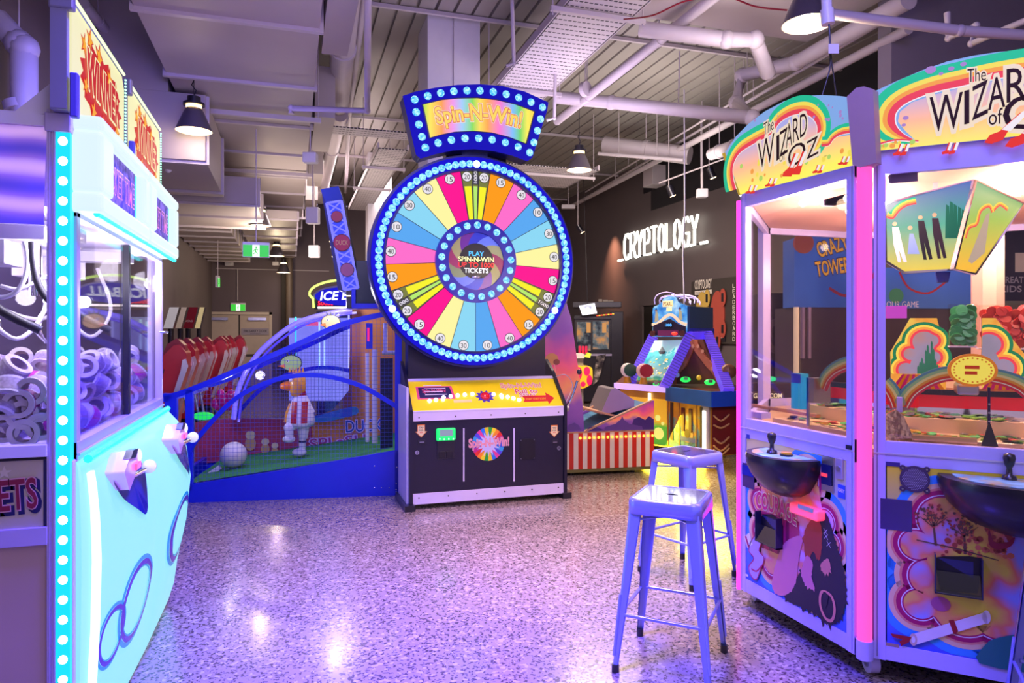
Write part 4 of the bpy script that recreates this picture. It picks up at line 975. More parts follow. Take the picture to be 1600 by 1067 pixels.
arctext('Spin-N-Win!', [(683, 194), (715, 190), (750, 188.5), (782, 192), (812, 200)], .145, ((.075, lit('sign_text_edge', '#fff0e0', .95), ys - .0105), (.055, lit('sign_text_coral', '#e8705c', .75), ys - .012), (.022, lit('sign_text_gold', '#ffd860', .95), ys - .0135)))
m.build('sign_lettering', sg)
c3 = lambda a, b: (560 + a / 4.444, 110 + b / 4.444)
for a, b in ((390, 205), (480, 180), (570, 160), (661, 148), (752, 143), (842, 143), (934, 152), (1024, 168), (1111, 192), (1196, 222), (1276, 258), (400, 292), (418, 378), (440, 463), (463, 538), (552, 505), (644, 485), (738, 473), (833, 473), (927, 483), (1018, 502), (1107, 533), (1187, 572), (1216, 502), (1240, 420), (1262, 340)):
    p = S(*c3(a, b), ys); bulb_at(p[0], p[1], ys - .01, sg, 'sign_bulb', .033)
# ================================================================ DUCK KICKING GAME
kA = onz(297, 785.5, 0); kB = onz(624, 773.7, 0)
KF = Fr(kA, kB - kA); KW = (kB - kA).length
K = lambda a, b, y=0: KF.L(a, b, y)
t = thing('kicking_game', 'blue netted ball kicking game with hoop rail and sloping green turf', 'arcade machine', kA)
kb = mat('kick_blue', '#0626d8', .35, coat=.3, vary=.06); kbd = mat('kick_blue_shadow_side', '#0b2aa8', .3)
KD = 1.25
sk = [(254, 768), (300, 757), (450, 733), (624, 703), (624, 773.7), (254, 787)]
MB(KF).prism([K(*p) for p in sk], 0, .04, kb).build('side_skirt', t, bevel=.004)
x0 = K(254, 780)[0]; x1 = K(624, 780)[0]
MB(KF).prism([K(*p) for p in sk], KD, KD + .04, kb).build('side_skirt', t)
MB(KF).box(x0, x0 + .04, 0, KD, 0, .18, kb).build('end_skirt', t); MB(KF).box(x1 - .04, x1, 0, KD, 0, .40, kb).build('end_skirt', t)
m = MB(KF)
for p in ((585, 728), (620, 730), (619, 755), (619, 765), (585, 762), (596, 762), (608, 762), (619, 768)): q = K(*p); m.ball((q[0], 0, q[1]), .006, chrome, 8)
m.build('screw', t)
# ramp with turf
zr = lambda px_, py_: K(px_, py_, .5)
m = MB(KF); a = K(290, 757); b = K(624, 705)
m.add([(a[0], .04, a[1] - .0), (b[0], .04, b[1]), (b[0], KD, b[1]), (a[0], KD, a[1])], [(0, 1, 2, 3)], mat('turf_green', '#2f8a46', .9, vary=.3, scale=60, bump=.5)); m.build('turf_ramp', t)
rampz = lambda x: a[1] + (b[1] - a[1]) * (x - a[0]) / (b[0] - a[0])
# top rail & hoop rails both sides
top = smooth_path([K(*p) for p in ((254, 619), (275, 617), (330, 596), (388, 571), (463, 539), (511, 516), (550, 502), (600, 491), (623, 489))], 5)
hoop = smooth_path([K(*p) for p in ((292, 742), (296, 705), (326, 664), (369, 622), (416, 598), (463, 587), (511, 588), (559, 601), (590, 617), (622, 637))], 5)
for yy in (0, KD):
    MB(KF).ribbon(top, -.024, .024, yy, kb, y1=yy + .05).build('top_rail', t, bevel=.004)
    MB(KF).ribbon(hoop, -.02, .02, yy - .005, kb, y1=yy + .035).build('hoop_rail', t, bevel=.004)
    for pxa, pxb, pyt in ((617, 628, 490), (289, 301, 608), (257, 276, 617)):
        a_ = K(pxa, pyt, yy); b_ = K(pxb, 740, yy); MB(KF).box(a_[0], b_[0], yy, yy + .05, .1, a_[1], kb).build('post', t, bevel=.004)
    # net
    m = MB(KF); net = mat('net_wire', '#3c50b8', .5); g = .0365
    zlo = lambda x: rampz(x); 
    def tz(x):
        for (xa, za), (xb, zb_) in zip(top, top[1:]):
            if xa <= x <= xb: return za + (zb_ - za) * (x - xa) / max(1e-6, xb - xa)
        return top[-1][1]
    X = K(301, 700)[0]; Xe = K(617, 700)[0]; x = X
    while x < Xe:
        m.box(x, x + .0022, yy + .02, yy + .0222, rampz(x), tz(x), net); x += g
    z = .06
    while z < 1.75:
        xa = None; x = X
        xs = [X + i * .02 for i in range(int((Xe - X) / .02) + 1)]; ok = [x for x in xs if rampz(x) <= z <= tz(x)]
        if ok: m.box(ok[0], ok[-1], yy + .02, yy + .0222, z, z + .0022, net)
        z += g
    m.build('net', t)
MB(KF).box(x0, x0 + .05, 0, KD, top[0][1] - .05, top[0][1], kb).build('cross_rail', t)
# far side decorated board
orange = mat('board_orange', '#d88848', .5, vary=.15, scale=4); redb = mat('board_red', '#b03c58', .5, vary=.25, scale=6)
yb = KD - .02; Kb = lambda a_, b_: K(a_, b_, yb)
m = MB(KF).prism([Kb(305, 660), Kb(360, 653), Kb(450, 655), Kb(560, 640), Kb(560, 700), Kb(305, 725)], yb, yb + .02, redb)
m.prism([Kb(548, 478), Kb(626, 470), Kb(626, 690), Kb(490, 702), Kb(486, 655), Kb(520, 640), Kb(545, 610)], yb - .01, yb, orange)
m.prism(smooth_path([Kb(*p) for p in ((555, 635), (530, 640), (500, 648), (470, 655), (500, 660), (540, 652), (560, 645))], 3, True), yb - .015, yb - .01, mat('swoosh_blue', '#4aa0d8', .4))
m.build('picture_board', t)
m = MB(KF); ww = mat('splash_pale', '#b8a8e8', .4, emit='#a890e0', es=.12, vary=0); bb_ = mat('splash_blue', '#1850c8', .4); mg = mat('splash_magenta', '#b03888', .4)
a_, b_ = Kb(541, 675), Kb(598, 672); m.text('DUCK', a_, b_, .13, yb - .017, ww, off=.06); m.text('DUCK', a_, b_, .13, yb - .019, bb_, off=.0)
a_, b_ = Kb(485, 701), Kb(572, 693); m.text('SPLaSH', a_, b_, .11, yb - .017, ww, off=.06); m.text('SPLaSH', a_, b_, .11, yb - .019, mg, off=.01)
m.build('board_lettering', t)
duck = mat('duckling_yellow', '#c8a060', .5)
m = MB(KF)
for (a_, b_, s_) in ((392, 690, 1.0), (415, 698, .8), (430, 703, .7)):
    q = Kb(a_, b_); m.prism([(q[0] + .055 * s_ * math.cos(i * PI / 8), q[1] - .02 + .07 * s_ * math.sin(i * PI / 8)) for i in range(16)], yb - .02, yb - .018, duck)
    m.prism([(q[0] + .05 * s_ * math.cos(i * PI / 8), q[1] + .07 * s_ + .045 * s_ * math.sin(i * PI / 8)) for i in range(16)], yb - .022, yb - .018, mat('duckling_pale', '#d8c898', .5))
m.build('duckling_print', t)
# white padded posts and pipes at the goal end
for a_, b_, c_, d_, yy in ((571, 577, 552, 690, .5), (581, 590, 546, 692, .45)):
    p, q = K(a_, c_, yy), K(b_, d_, yy); MB(KF).cyl(((p[0] + q[0]) / 2, yy, q[1]), ((p[0] + q[0]) / 2, yy, p[1]), (q[0] - p[0]) / 2, white, 14).build('padded_post', t)
q = lambda a_, b_: (K(a_, b_, .4)[0], .4, K(a_, b_, .4)[1])
MB(KF).tube([q(602, 505), q(602, 551), q(620, 551)], .022, white, 12).tube([q(620, 551), q(597, 551)], .02, white, 12).build('return_pipe', t)
m = MB(KF); p = K(594, 560, .3); q2 = K(614, 720, .3); m.box(p[0], q2[0], .3, .32, q2[1], p[1], mat('backstop_mesh', '#20243c', .6, vary=.8, scale=60)); m.build('backstop', t)
m = MB(KF); p = K(572, 505, .42); q2 = K(582, 545, .42); m.box(p[0], q2[0], .42, .5, q2[1], p[1], kb).build('target_box', t)
m = MB(KF); p = K(574, 512, .41); q2 = K(577, 533, .41); m.box(p[0], q2[0], .41, .42, q2[1], p[1], glow('led_red_small', '#ff2060', 1.4)).build('red_display', t)
# inner clear hood: curved acrylic wall on the far side with its violet edge highlight put in as emission
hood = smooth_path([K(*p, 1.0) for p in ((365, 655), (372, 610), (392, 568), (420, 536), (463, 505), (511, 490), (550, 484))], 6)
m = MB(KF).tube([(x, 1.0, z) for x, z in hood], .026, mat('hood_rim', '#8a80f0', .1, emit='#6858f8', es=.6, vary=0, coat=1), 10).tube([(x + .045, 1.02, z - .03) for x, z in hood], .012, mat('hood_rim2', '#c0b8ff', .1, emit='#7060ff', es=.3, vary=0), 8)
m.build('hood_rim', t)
lo = K(550, 655, 1.0); m = MB(KF).prism(hood + [(hood[-1][0], hood[0][1])], 1.0, 1.006, glass('hood_acrylic', '#dcd8ff', .35)); m.build('clear_hood', t)
q = K(520, 560, .6); p = KF.w(q[0], .6, 1.75); lamp_point('kick_game_light', p, 14, (.8, .75, 1.0), .05); p = KF.w(K(360, 650, .3)[0], .35, 1.0); lamp_point('kick_game_light', p, 5, (.8, .75, 1.0), .05)
# --- duck goalkeeper figure
gx, gz = K(467, 650, .55); s_ = 1.0
figt = thing('goalkeeper_figure', 'yellow bird goalkeeper figure in red and white kit inside the netted kicking game', 'figure', KF.w(gx, .55, rampz(gx)))
G = Fr(KF.w(gx, .55, 0), KF.x); gl_ = lambda a_, b_: (K(a_, b_, .55)[0] - gx, 0, K(a_, b_, .55)[1])
yel2 = mat('figure_yellow', '#f0a83c', .35, coat=.3); wk = mat('kit_white', '#e6e2f4', .4); rk = mat('kit_red', '#b81c30', .4); orr = mat('figure_orange', '#e87828', .35)
m = MB(G)
def limb(pts, rad, mt, n=12):
    P_ = [gl_(*p[:2]) for p in pts]; P_ = [(p[0], q_[2] if len(q_) > 2 else 0, p[2]) for p, q_ in zip(P_, pts)]
    for (p_, q_, ra, rb) in zip(P_, P_[1:], rad, rad[1:]): m.tube([p_, q_], ra, mt, n, r1=rb)
    for p_, ra in zip(P_[1:-1], rad[1:-1]): m.ball(p_, ra, mt, n)
# head: elongated with long beak to the left
h = gl_(465, 600); m.lathe([(.0, -.12), (.055, -.115), (.075, -.06), (.078, .02), (.07, .07), (.045, .105), (0, .115)], h, yel2, 20)
b0 = gl_(458, 603); b1 = gl_(441, 606)
m.lathe([(.05, 0), (.048, -.04), (.038, -.09), (.02, -.12), (0, -.125)], (b0[0], 0, b0[2]), orr, 16, axis='x')
c_ = gl_(463, 580)
for i in range(5): m.tube([(c_[0] + .03 * (i - 2), 0, c_[2] - .01), (c_[0] + .032 * (i - 2), 0, c_[2] + .035 + .01 * (i % 2))], .014, yel2, 8, r1=.004)
e = gl_(459, 593); 
for sy in (-.055, .055): m.ball((e[0] - .02, sy, e[2]), .02, white, 10).ball((e[0] - .035, sy * 1.15, e[2]), .009, dark, 8)
m.build('head', figt, label='orange beak and yellow head')
m = MB(G); tb = gl_(470, 612); 
m.lathe([(.04, .0), (.05, -.03), (.088, -.09), (.11, -.17), (.13, -.24), (.135, -.29), (.12, -.33), (.0, -.34)], tb, wk, 24)
m.build('jersey', figt)
m = MB(G)
for x_ in (-.075, .02):
    m.loft([[(tb[0] + x_ + dx, -math.sqrt(max(.0001, (r_ + .003) ** 2 - (x_ + dx) ** 2)), tb[2] + h_) for dx in (0, .02, .04, .055)] for r_, h_ in ((.088, -.09), (.11, -.17), (.13, -.24), (.135, -.29))], rk)
m.lathe([(.045, .005), (.055, -.03), (.052, -.035)], tb, rk, 20); m.build('jersey_stripe', figt)
m = MB(G); limb([(457, 632), (450, 648), (448, 660)], [.035, .03, .028], yel2); m.build('wing_arm', figt)
m = MB(G); limb([(480, 632, .0), (489, 645, .0)], [.035, .025], wk); m.build('wing_arm', figt)
m = MB(G); limb([(462, 660, -.04), (453, 666, -.08), (455, 680, -.08)], [.06, .045, .035], wk); m.build('raised_leg', figt)
m = MB(G); limb([(474, 665), (474, 685)], [.06, .04], wk); limb([(473, 680), (472, 702)], [.036, .03], wk); m.tube([gl_(473, 688), gl_(473, 691)], .038, dark, 12); m.build('standing_leg', figt)
m = MB(G); f_ = gl_(470, 706); m.ball((f_[0] - .01, -.02, f_[2]), .055, wk, 14, (1.25, .8, .75)); m.build('boot', figt)
m = MB(G); f_ = gl_(456, 684); m.ball((f_[0] - .015, -.08, f_[2]), .05, wk, 14, (1.2, .8, .7)); m.build('boot', figt)
# ball
q = K(365, 713, .5); bz = max(q[1], rampz(q[0]) + .125)
m = MB(KF).ball((q[0], .5, bz), .122, mat('ball_white', '#d8d0d8', .5, vary=.12, scale=30, bump=.3), 24)
solo(m, 'kick_ball', 'off-white football resting on the green turf inside the netted kicking game', 'ball', KF.w(q[0], .5, bz))
# dark return chute at lower left of the ramp
m = MB(KF); p = K(322, 740, .5); m.prism([K(305, 752, .45), K(340, 728, .45), K(345, 733, .45), K(310, 757, .45)], .45, .5, white); m.build('return_chute', t)
# cut-out bird heads on the clear hood
for i, (a_, b_, sc_, col_) in enumerate(((455, 567, 1, '#a8c870'), (517, 503, .9, '#d8b070'))):
    c_ = K(a_, b_, .96); m = MB(KF)
    m.prism([(c_[0] + .11 * sc_ * math.cos(j * PI / 10), c_[1] + .085 * sc_ * math.sin(j * PI / 10)) for j in range(20)], .95, .956, dark)
    m.prism([(c_[0] + .10 * sc_ * math.cos(j * PI / 10), c_[1] + .075 * sc_ * math.sin(j * PI / 10)) for j in range(20)], .945, .95, mat('print_%d' % i, col_, .4))
    m.prism([(c_[0] - .06 * sc_, c_[1] - .01), (c_[0] - .13 * sc_, c_[1] - .03), (c_[0] - .05 * sc_, c_[1] - .05)], .94, .946, orr)
    for j in (-1, 0, 1): m.prism([(c_[0] + .03 * j - .012, c_[1] + .075 * sc_), (c_[0] + .03 * j + .012, c_[1] + .075 * sc_), (c_[0] + .05 * j, c_[1] + .13 * sc_)], .95, .956, dark)
    m.disc(c_[0] - .03, c_[1] + .02, .014, .944, white, 12, y1=.945).disc(c_[0] - .033, c_[1] + .02, .007, .942, dark, 10, y1=.944)
    m.build('bird_cutout', t)
# leaning lattice score arm
LFy = .35; Q = lambda a_, b_, y=LFy: K(a_, b_, y)
arm = thing('score_arm', 'leaning dark blue slab with white lattice print and red roundels beside the wheel', 'arcade sign', KF.w(*(Q(548, 455)[0], LFy, 0)))
MB(KF).prism([Q(502, 297), Q(529, 293), Q(535, 311), Q(562, 450), Q(536, 456), Q(528, 453)], LFy, LFy + .40, mat('arm_navy', '#16205e', .35), side=mat('arm_edge', '#101640', .4)).build('arm_body', arm, bevel=.006)
MB(KF).prism([Q(501, 296), Q(529, 291), Q(535.5, 311), Q(509, 316)], LFy - .01, LFy + .41, mat('arm_cap', '#123c94', .3)).build('arm_cap', arm, bevel=.006)
MB(KF).prism([Q(509, 316), Q(534.5, 312), Q(561, 452), Q(536.5, 455)], LFy - .006, LFy, mat('arm_panel', '#3a5cd8', .3, emit='#3050e0', es=.15, vary=0)).build('arm_panel', arm)
m = MB(KF); wl = mat('lattice_lilac', '#a8b0f8', .35, emit='#9098f0', es=.2, vary=0)
def bar(p_, q_, w_=.010): 
    a_ = Vector(Q(*p_)); b_ = Vector(Q(*q_)); d = (b_ - a_).normalized(); nn = Vector((-d.y, d.x)) * w_; m.prism([tuple(a_ - nn), tuple(b_ - nn), tuple(b_ + nn), tuple(a_ + nn)], LFy - .012, LFy - .006, wl)
LT, LB, RT, RB = (510.5, 317.5), (537.5, 453), (533.5, 314), (559.5, 450)
bar(LT, LB, .013); bar(RT, RB, .013); bar(LT, RT); bar(LB, RB)
lp = lambda u: (LT[0] + (LB[0] - LT[0]) * u, LT[1] + (LB[1] - LT[1]) * u); rp = lambda u: (RT[0] + (RB[0] - RT[0]) * u, RT[1] + (RB[1] - RT[1]) * u)
us = [0, .12, .24, .36, .44, .56, .66, .78, .88, 1]
for i, (u, v) in enumerate(zip(us, us[1:])): bar(lp(u), rp(v), .007); bar(rp(u), lp(v), .007)
m.build('lattice', arm)
for u, r_, c1_ in ((.17, .05, '#c04838'), (.47, .075, '#c8203c'), (.78, .06, '#c06878')):
    m = MB(KF); a_ = Vector(Q(*lp(u))); b_ = Vector(Q(*rp(u))); c_ = (a_ + b_) / 2; m.disc(c_.x, c_.y, r_ * 1.1, LFy - .016, mat('roundel_rim', '#5a1828', .4), 20, y1=LFy - .012); m.disc(c_.x, c_.y, r_, LFy - .018, mat('roundel_%s' % c1_[1:], c1_, .35), 20, y1=LFy - .016)
    if r_ > .07: m.text('DUCK', (c_.x - .055, c_.y - .02), (c_.x + .055, c_.y - .02), .045, LFy - .019, mat('roundel_gold', '#e8c060', .4), off=.01)
    m.build('roundel', arm)
m = MB(KF)
for (a_, b_) in ((515, 375), (516.5, 384), (519, 399), (521, 408)): q = Q(a_, b_); m.ball((q[0], LFy + .1, q[1]), .012, glow('arm_bulb', '#ffe8c0', 4), 8)
m.build('edge_bulb', arm)
m = MB(KF).box(Q(541, 0)[0], Q(556, 0)[0], LFy, LFy + .35, Q(0, 502)[1] if False else Q(550, 482)[1], Q(550, 452)[1], dark)
m.box(Q(550, 0)[0], Q(620, 0)[0], LFy - .02, LFy + .3, Q(560, 482)[1], Q(560, 474)[1], kb).box(Q(549.5, 0)[0], Q(556, 0)[0], LFy - .02, LFy + .3, Q(560, 480)[1], Q(560, 452)[1], kb)
m.box(Q(556, 0)[0], Q(620, 0)[0], LFy, LFy + .3, Q(560, 474)[1], Q(560, 407)[1], mat('score_box_green', '#0c2c34', .3)); m.build('arm_bracket', arm, bevel=.004)
q = Q(543, 463); q2 = Q(542, 478)
MB(KF).box(Q(541.5, 0)[0], Q(548, 0)[0], LFy - .03, LFy, q2[1] + .1, q[1], glow('lamp_cream', '#fff0c8', 2.2)).build('lit_panel', arm)

# ================================================================ RACING SEATS
rs = mat('seat_red', '#c4202c', .3, coat=.5, vary=.08); rsd = mat('seat_red_dark', '#8c1420', .4)
def seat():
    t_ = thing('racing_chair', '', 'chair', (0, 0, 0), group='red racing game seats')
    f_ = Fr((0, 0, 0), (1, 0, 0)); W_ = .25
    # side profile (x forward = -x), seat faces -x; backrest leans to +x at the top
    back = [(-.05, .42), (.06, .80), (.10, 1.02), (.11, 1.06), (.02, 1.12), (.10, 1.22), (.20, 1.33), (.26, 1.34), (.33, 1.24), (.34, 1.08), (.22, .70), (.10, .35)]
    MB(f_).prism(back, -W_ * .8, W_ * .8, rs).build('backrest', t_, bevel=.03, seg=2)
    MB(f_).prism([(.02, 1.10), (.12, 1.34), (.22, 1.41), (.30, 1.33), (.34, 1.12), (.2, 1.08)], -W_ * .45, W_ * .45, rsd).build('headrest', t_, bevel=.03)
    MB(f_).prism([(-.36, .30), (-.38, .42), (-.1, .45), (.12, .40), (.1, .28)], -W_, W_, rs).build('seat_base', t_, bevel=.02)
    for sy in (-1, 1):
        MB(f_).prism([(.30, 1.17), (.335, 1.18), (.36, 1.10), (.14, .42), (.09, .40), (.285, 1.06)], sy * W_ - .02 * (sy < 0), sy * W_ + .02 * (sy > 0), mat('seat_rail_silver', '#f4f0e8', .2, .6)).build('side_rail', t_, bevel=.004)
    MB(f_).box(-.3, .1, -.15, .15, 0, .3, dark).build('pedestal', t_, bevel=.01)
    return t_
s0 = seat(); fs = True
names = ['nearest and largest red racing seat at the left, just beyond the claw machine', 'second red racing seat from the left', 'third red racing seat from the left', 'fourth red racing seat, last of the front row', 'fifth red racing seat, first of the far row', 'sixth red racing seat, narrow sliver in the far row', 'seventh red racing seat from the left in the far row', 'rightmost red racing seat before the fire door']
for (a_, D_s), lab in zip(((268, 8.0), (284, 8.9), (300, 9.9), (315, 10.9), (338, 11.6), (344, 12.4), (353, 13.3), (369, 14.2)), names):
    p = floorpt(a_, D_s); p.x -= .15
    if fs: s0.location = p; s0['label'] = lab; fs = False
    else: dup(s0, loc=p, label=lab)
# racing cabinets against the left wall
def rcab(i, D_s, pxl, pxr, hc, lab, txt=None):
    a_ = W(pxl, 496, D_s); b_ = W(pxr, 496, D_s); t_ = thing('racing_cabinet', lab, 'arcade machine', (a_.x, a_.y, 0))
    f_ = Fr((a_.x, a_.y, 0), RGT); w_ = (b_ - a_).length; z0, z1 = f_.L(pxl, 513)[1], f_.L(pxl, 480)[1]
    MB(f_).box(0, w_, 0, .4, 0, z0 - .35, dark).box(.02, .08, .1, .2, z0 - .4, z0, dark).build('cabinet_body', t_, bevel=.01)
    MB(f_).box(0, w_, .1, .3, z0 - .8, z0 - .3, mat('race_screen', '#2a2a38', .2)).build('monitor', t_, bevel=.01)
    MB(f_).prism([(0, z0), (w_, z0), (w_ + .10, z1), (.10, z1)], .0, .08, mat('race_header_%d' % i, hc, .4, emit=hc, es=.25 if i != 3 else .05, vary=0), side=steel).build('header', t_, bevel=.004)
    if txt: m_ = MB(f_); m_.text(txt, (.05, z0 + .12), (w_, z0 + .12), .04, -.002, white); m_.text('R', (w_ * .3, z0 - .55), (w_ * .7, z0 - .55), .14, -.004, white); m_.build('header_lettering', t_)
rcab(0, 8.7, 240, 252, 0, 'racing cabinet with pale header, mostly hidden by the claw machine', None) if False else None
rcab(1, 11.2, 255, 270, '#d8d8d0', 'racing cabinet with white printed header, first beyond the claw machine')
rcab(2, 12.1, 271, 283, '#b8a898', 'racing cabinet with dull tan header, second beyond the claw machine')
rcab(3, 13.2, 284, 301, '#8a1c30', 'racing cabinet with deep red lettered header', 'RACING')
rcab(4, 14.5, 302, 312, '#f8e8a8', 'racing cabinet with bright cream lit header beside the exit door')

# ================================================================ NEON OVAL ALLEY GAME, behind the hood
D0 = 9.6; NF = Fr(floorpt(485, D0), RGT); N_ = lambda a_, b_, y=0: NF.L(a_, b_, y)
t = thing('alley_game', 'ball alley game with oval blue header outlined in yellow-green neon and red 50000 display', 'arcade machine', NF.o)
c_ = N_(540, 463); rx = abs(N_(487, 463)[0] - c_[0]); rz_ = abs(N_(540, 445)[1] - c_[1])
MB(NF).disc(c_[0], c_[1], rx * .97, 0, steel, 40, rz=rz_ * .97, y1=.12).build('oval_header', t)
MB(NF).disc(c_[0], c_[1] + .0, rx * .90, -.012, mat('oval_blue', '#1414b8', .2, emit='#2020e0', es=.5, vary=0), 40, rz=rz_ * .8, y1=0).build('oval_panel', t)
m = MB(NF); a_, b_ = N_(501, 469), N_(576, 467); m.text('ICE BALL', a_, b_, .12, -.016, glow('oval_text', '#e8ecff', 1.3), off=.03, shear=.2)
m.build('header_lettering', t)
nt_ = glow('neon_lime', '#d8ff70', 1.6); P = [(c_[0] + rx * 1.05 * math.cos(a), -.03, c_[1] + .03 + rz_ * 1.22 * math.sin(a)) for a in [PI * (.02 + i * .04) for i in range(28)]]
e0 = N_(490, 467); e1 = N_(491, 481); P = P[:26] + [(e0[0], -.03, e0[1] + .0), (e1[0], -.03, e1[1])]
MB(NF).tube(P, .016, nt_, 8).build('neon_tube', t)
a_, b_ = N_(491, 468), N_(590, 480)
MB(NF).box(a_[0], b_[0], 0, .15, N_(500, 483)[1], N_(500, 465)[1], dark).build('display_housing', t)
m = MB(NF); a_, b_ = N_(497, 477), N_(521, 477); m.text('50000', a_, b_, .06, -.006, glow('digits_red', '#ff2040', 2), off=.02); m.build('score_display', t)
a_, b_ = N_(497, 482), N_(590, 479); MB(NF).box(a_[0], b_[0], -.01, .02, a_[1], b_[1], glow('header_tube', '#ffeeee', 3)).build('light_tube', t)
MB(NF).box(N_(488, 480)[0], N_(600, 480)[0], .2, 1.0, 0, N_(500, 486)[1], mat('alley_body', '#3a3a6a', .4)).build('cabinet_body', t)
for i, (a_, hh_, c0_) in enumerate(((462, 495, '#40e0f0'), (499, 503, '#c0f0ff'), (507, 500, '#c0e8ff'), (545, 492, '#d0d8ff'))):
    p, q = N_(a_, 575, -.05), N_(a_, hh_, -.05); MB(NF).cyl((p[0], -.05, q[1]), (p[0], -.05, p[1]), .012, glow('rail_%d' % i, c0_, 1.6), 8).build('light_rail', t)
m = MB(NF); a_, b_ = N_(455, 497, .1), N_(548, 625, .1); m.box(a_[0], b_[0], .0, .18, b_[1], a_[1], lit('alley_glow_panel', '#b4bcff', .85)); m.build('glow_backing', t)  # glowing panel added to brighten what shows through the clear hood
m = MB(NF); a_, b_ = N_(478, 503, -.02), N_(497, 500, -.02); m.box(a_[0], b_[0], -.03, 0, N_(0, 503)[1] if False else a_[1] - .05, a_[1], glow('sign_pink', '#ff6080', 1.2)); m.build('pink_sign', t)
# colourful items seen through the net, low behind: pink/green bucket game
t = thing('prize_game', 'small game with pink balloon shapes and green lit reader, seen through the net', 'arcade machine', floorpt(350, 7.6))
BF = Fr(floorpt(330, 7.6), RGT); B_ = lambda a_, b_: BF.L(a_, b_, 0)
MB(BF).box(B_(300, 0)[0], B_(375, 0)[0], .1, .5, .0, B_(330, 662)[1], mat('bucket_body', '#3a3450', .4)).build('cabinet_body', t)
for i, (a_, b_, r_) in enumerate(((350, 625, .075), (338, 632, .06), (361, 618, .06), (357, 634, .05), (345, 615, .045))):
    q = B_(a_, b_); MB(BF).ball((q[0], 0, q[1]), r_, mat('balloon_magenta', '#d81888', .2, coat=.5), 14, (1, 1, 1.1)).build('balloon', t)
q = B_(318, 650); MB(BF).ball((q[0], 0, q[1]), .08, glow('bucket_green', '#20e060', .9), 14, (1.5, .7, .55)).build('lit_reader', t)
for i, a_ in enumerate((283, 291, 300, 309)):
    p, q = B_(a_, 610), B_(a_ + 14, 690); MB(BF).tube([(p[0], .05, p[1]), (q[0], .05, q[1])], .014, steel, 8).build('leaning_rail', t)
# ================================================================ CIRCUS RAMP GAME (striped)
cA = onz(882, 745, 0); cB = onz(1022, 738.5, 0); CF = Fr(cA, cB - cA); C_ = lambda a, b, y=0: CF.L(a, b, y)
t = thing('circus_game', 'red and white striped circus themed roll-down game with dusk tent artwork', 'arcade machine', cA)
xw = (cB - cA).length; zs = C_(1022, 672)[1]; zg = C_(1022, 728)[1]
sr = mat('stripe_red', '#d0281e', .35, coat=.3); sw_ = mat('stripe_cream', '#ece0d4', .35, coat=.3)
xl = C_(852, 700)[0]
m = MB(CF); n = 15; bw = (xw - 0) / 10.
i = 0; x = xw
while x > xl:
    m.box(max(xl, x - .048 * 1.0 * xw / .96 * 1.0), x, 0, .85, zg, zs, sr if i % 2 == 0 else sw_); x -= .048 * xw / .96; i += 1
m.build('striped_body', t)
MB(CF).box(xl, xw, .01, .84, .035, zg, mat('plinth_olive', '#7a7440', .5)).build('plinth', t)
m = MB(CF)
for x_ in (.1, xw - .2): m.cyl((x_, .1, 0), (x_, .1, .04), .03, dark, 10)
m.build('foot', t)
bulbo = glow('orange_bulb', '#ffb040', 2.2)
for i in range(17):
    x_ = xw - .022 - i * .0485 * xw / .96
    if x_ < xl: break
    MB(CF).ball((x_, -.012, zs - .055), .015, bulbo, 8).build('bulb', t)
def dusk(name, z0, z1):
    mm = bpy.data.materials.new(name); mm.use_nodes = True; nt = mm.node_tree; bb = nt.nodes['Principled BSDF']
    tc = nt.nodes.new('ShaderNodeTexCoord'); sp = nt.nodes.new('ShaderNodeSeparateXYZ'); nt.links.new(tc.outputs['Object'], sp.inputs[0])
    nz = nt.nodes.new('ShaderNodeTexNoise'); nz.inputs['Scale'].default_value = 4; nt.links.new(tc.outputs['Object'], nz.inputs['Vector'])
    ad = nt.nodes.new('ShaderNodeMath'); ad.operation = 'MULTIPLY_ADD'; ad.inputs[1].default_value = .35; nt.links.new(nz.outputs['Fac'], ad.inputs[0]); nt.links.new(sp.outputs[2], ad.inputs[2])
    mr = nt.nodes.new('ShaderNodeMapRange'); mr.inputs['From Min'].default_value = z0 + .15; mr.inputs['From Max'].default_value = z1 + .2; nt.links.new(ad.outputs[0], mr.inputs['Value'])
    cr = nt.nodes.new('ShaderNodeValToRGB'); e = cr.color_ramp.elements; e[0].color = lin('#5a3a8c'); e[1].color = lin('#7a3aa0')
    for p_, c_ in ((.3, '#8a50a0'), (.48, '#f09060'), (.62, '#f06070'), (.8, '#c04890')): q_ = e.new(p_); q_.color = lin(c_)
    nt.links.new(mr.outputs[0], cr.inputs[0]); nt.links.new(cr.outputs[0], bb.inputs['Base Color']); bb.inputs['Roughness'].default_value = .3
    nt.links.new(cr.outputs[0], bb.inputs['Emission Color']); bb.inputs['Emission Strength'].default_value = .3; return mm
d1 = dusk('dusk_print', zs, C_(1022, 625)[1])
side = [C_(914, 674), C_(1022, 671), C_(1022, 626), C_(1018, 626)]
pv = mat('tent_violet', '#6a489c', .4); pv2 = mat('tent_violet_dark', '#4a2f80', .4)
for y in (0, .82):
    MB(CF).prism(side, y, y + .03, d1).build('art_side', t)
m = MB(CF); te = [C_(944, 672), C_(945, 667), C_(962, 662), C_(970, 655), C_(972, 650), C_(975, 656), C_(983, 662), C_(1003, 666), C_(1004, 671)]
m.prism(te, -.004, 0, pv); tr = [C_(985, 671), C_(990, 655), C_(998, 651), C_(1008, 656), C_(1014, 650), C_(1021.5, 655), C_(1021.5, 671)]
m.prism(tr, -.002, 0, pv2); te2 = [C_(916, 673), C_(920, 667), C_(930, 666), C_(944, 672)]; m.prism(te2, -.003, 0, pv2)
m.build('tent_print', t)
edge = mat('ply_edge', '#c89878', .5)
P1 = [C_(1018, 626), C_(914, 674)]
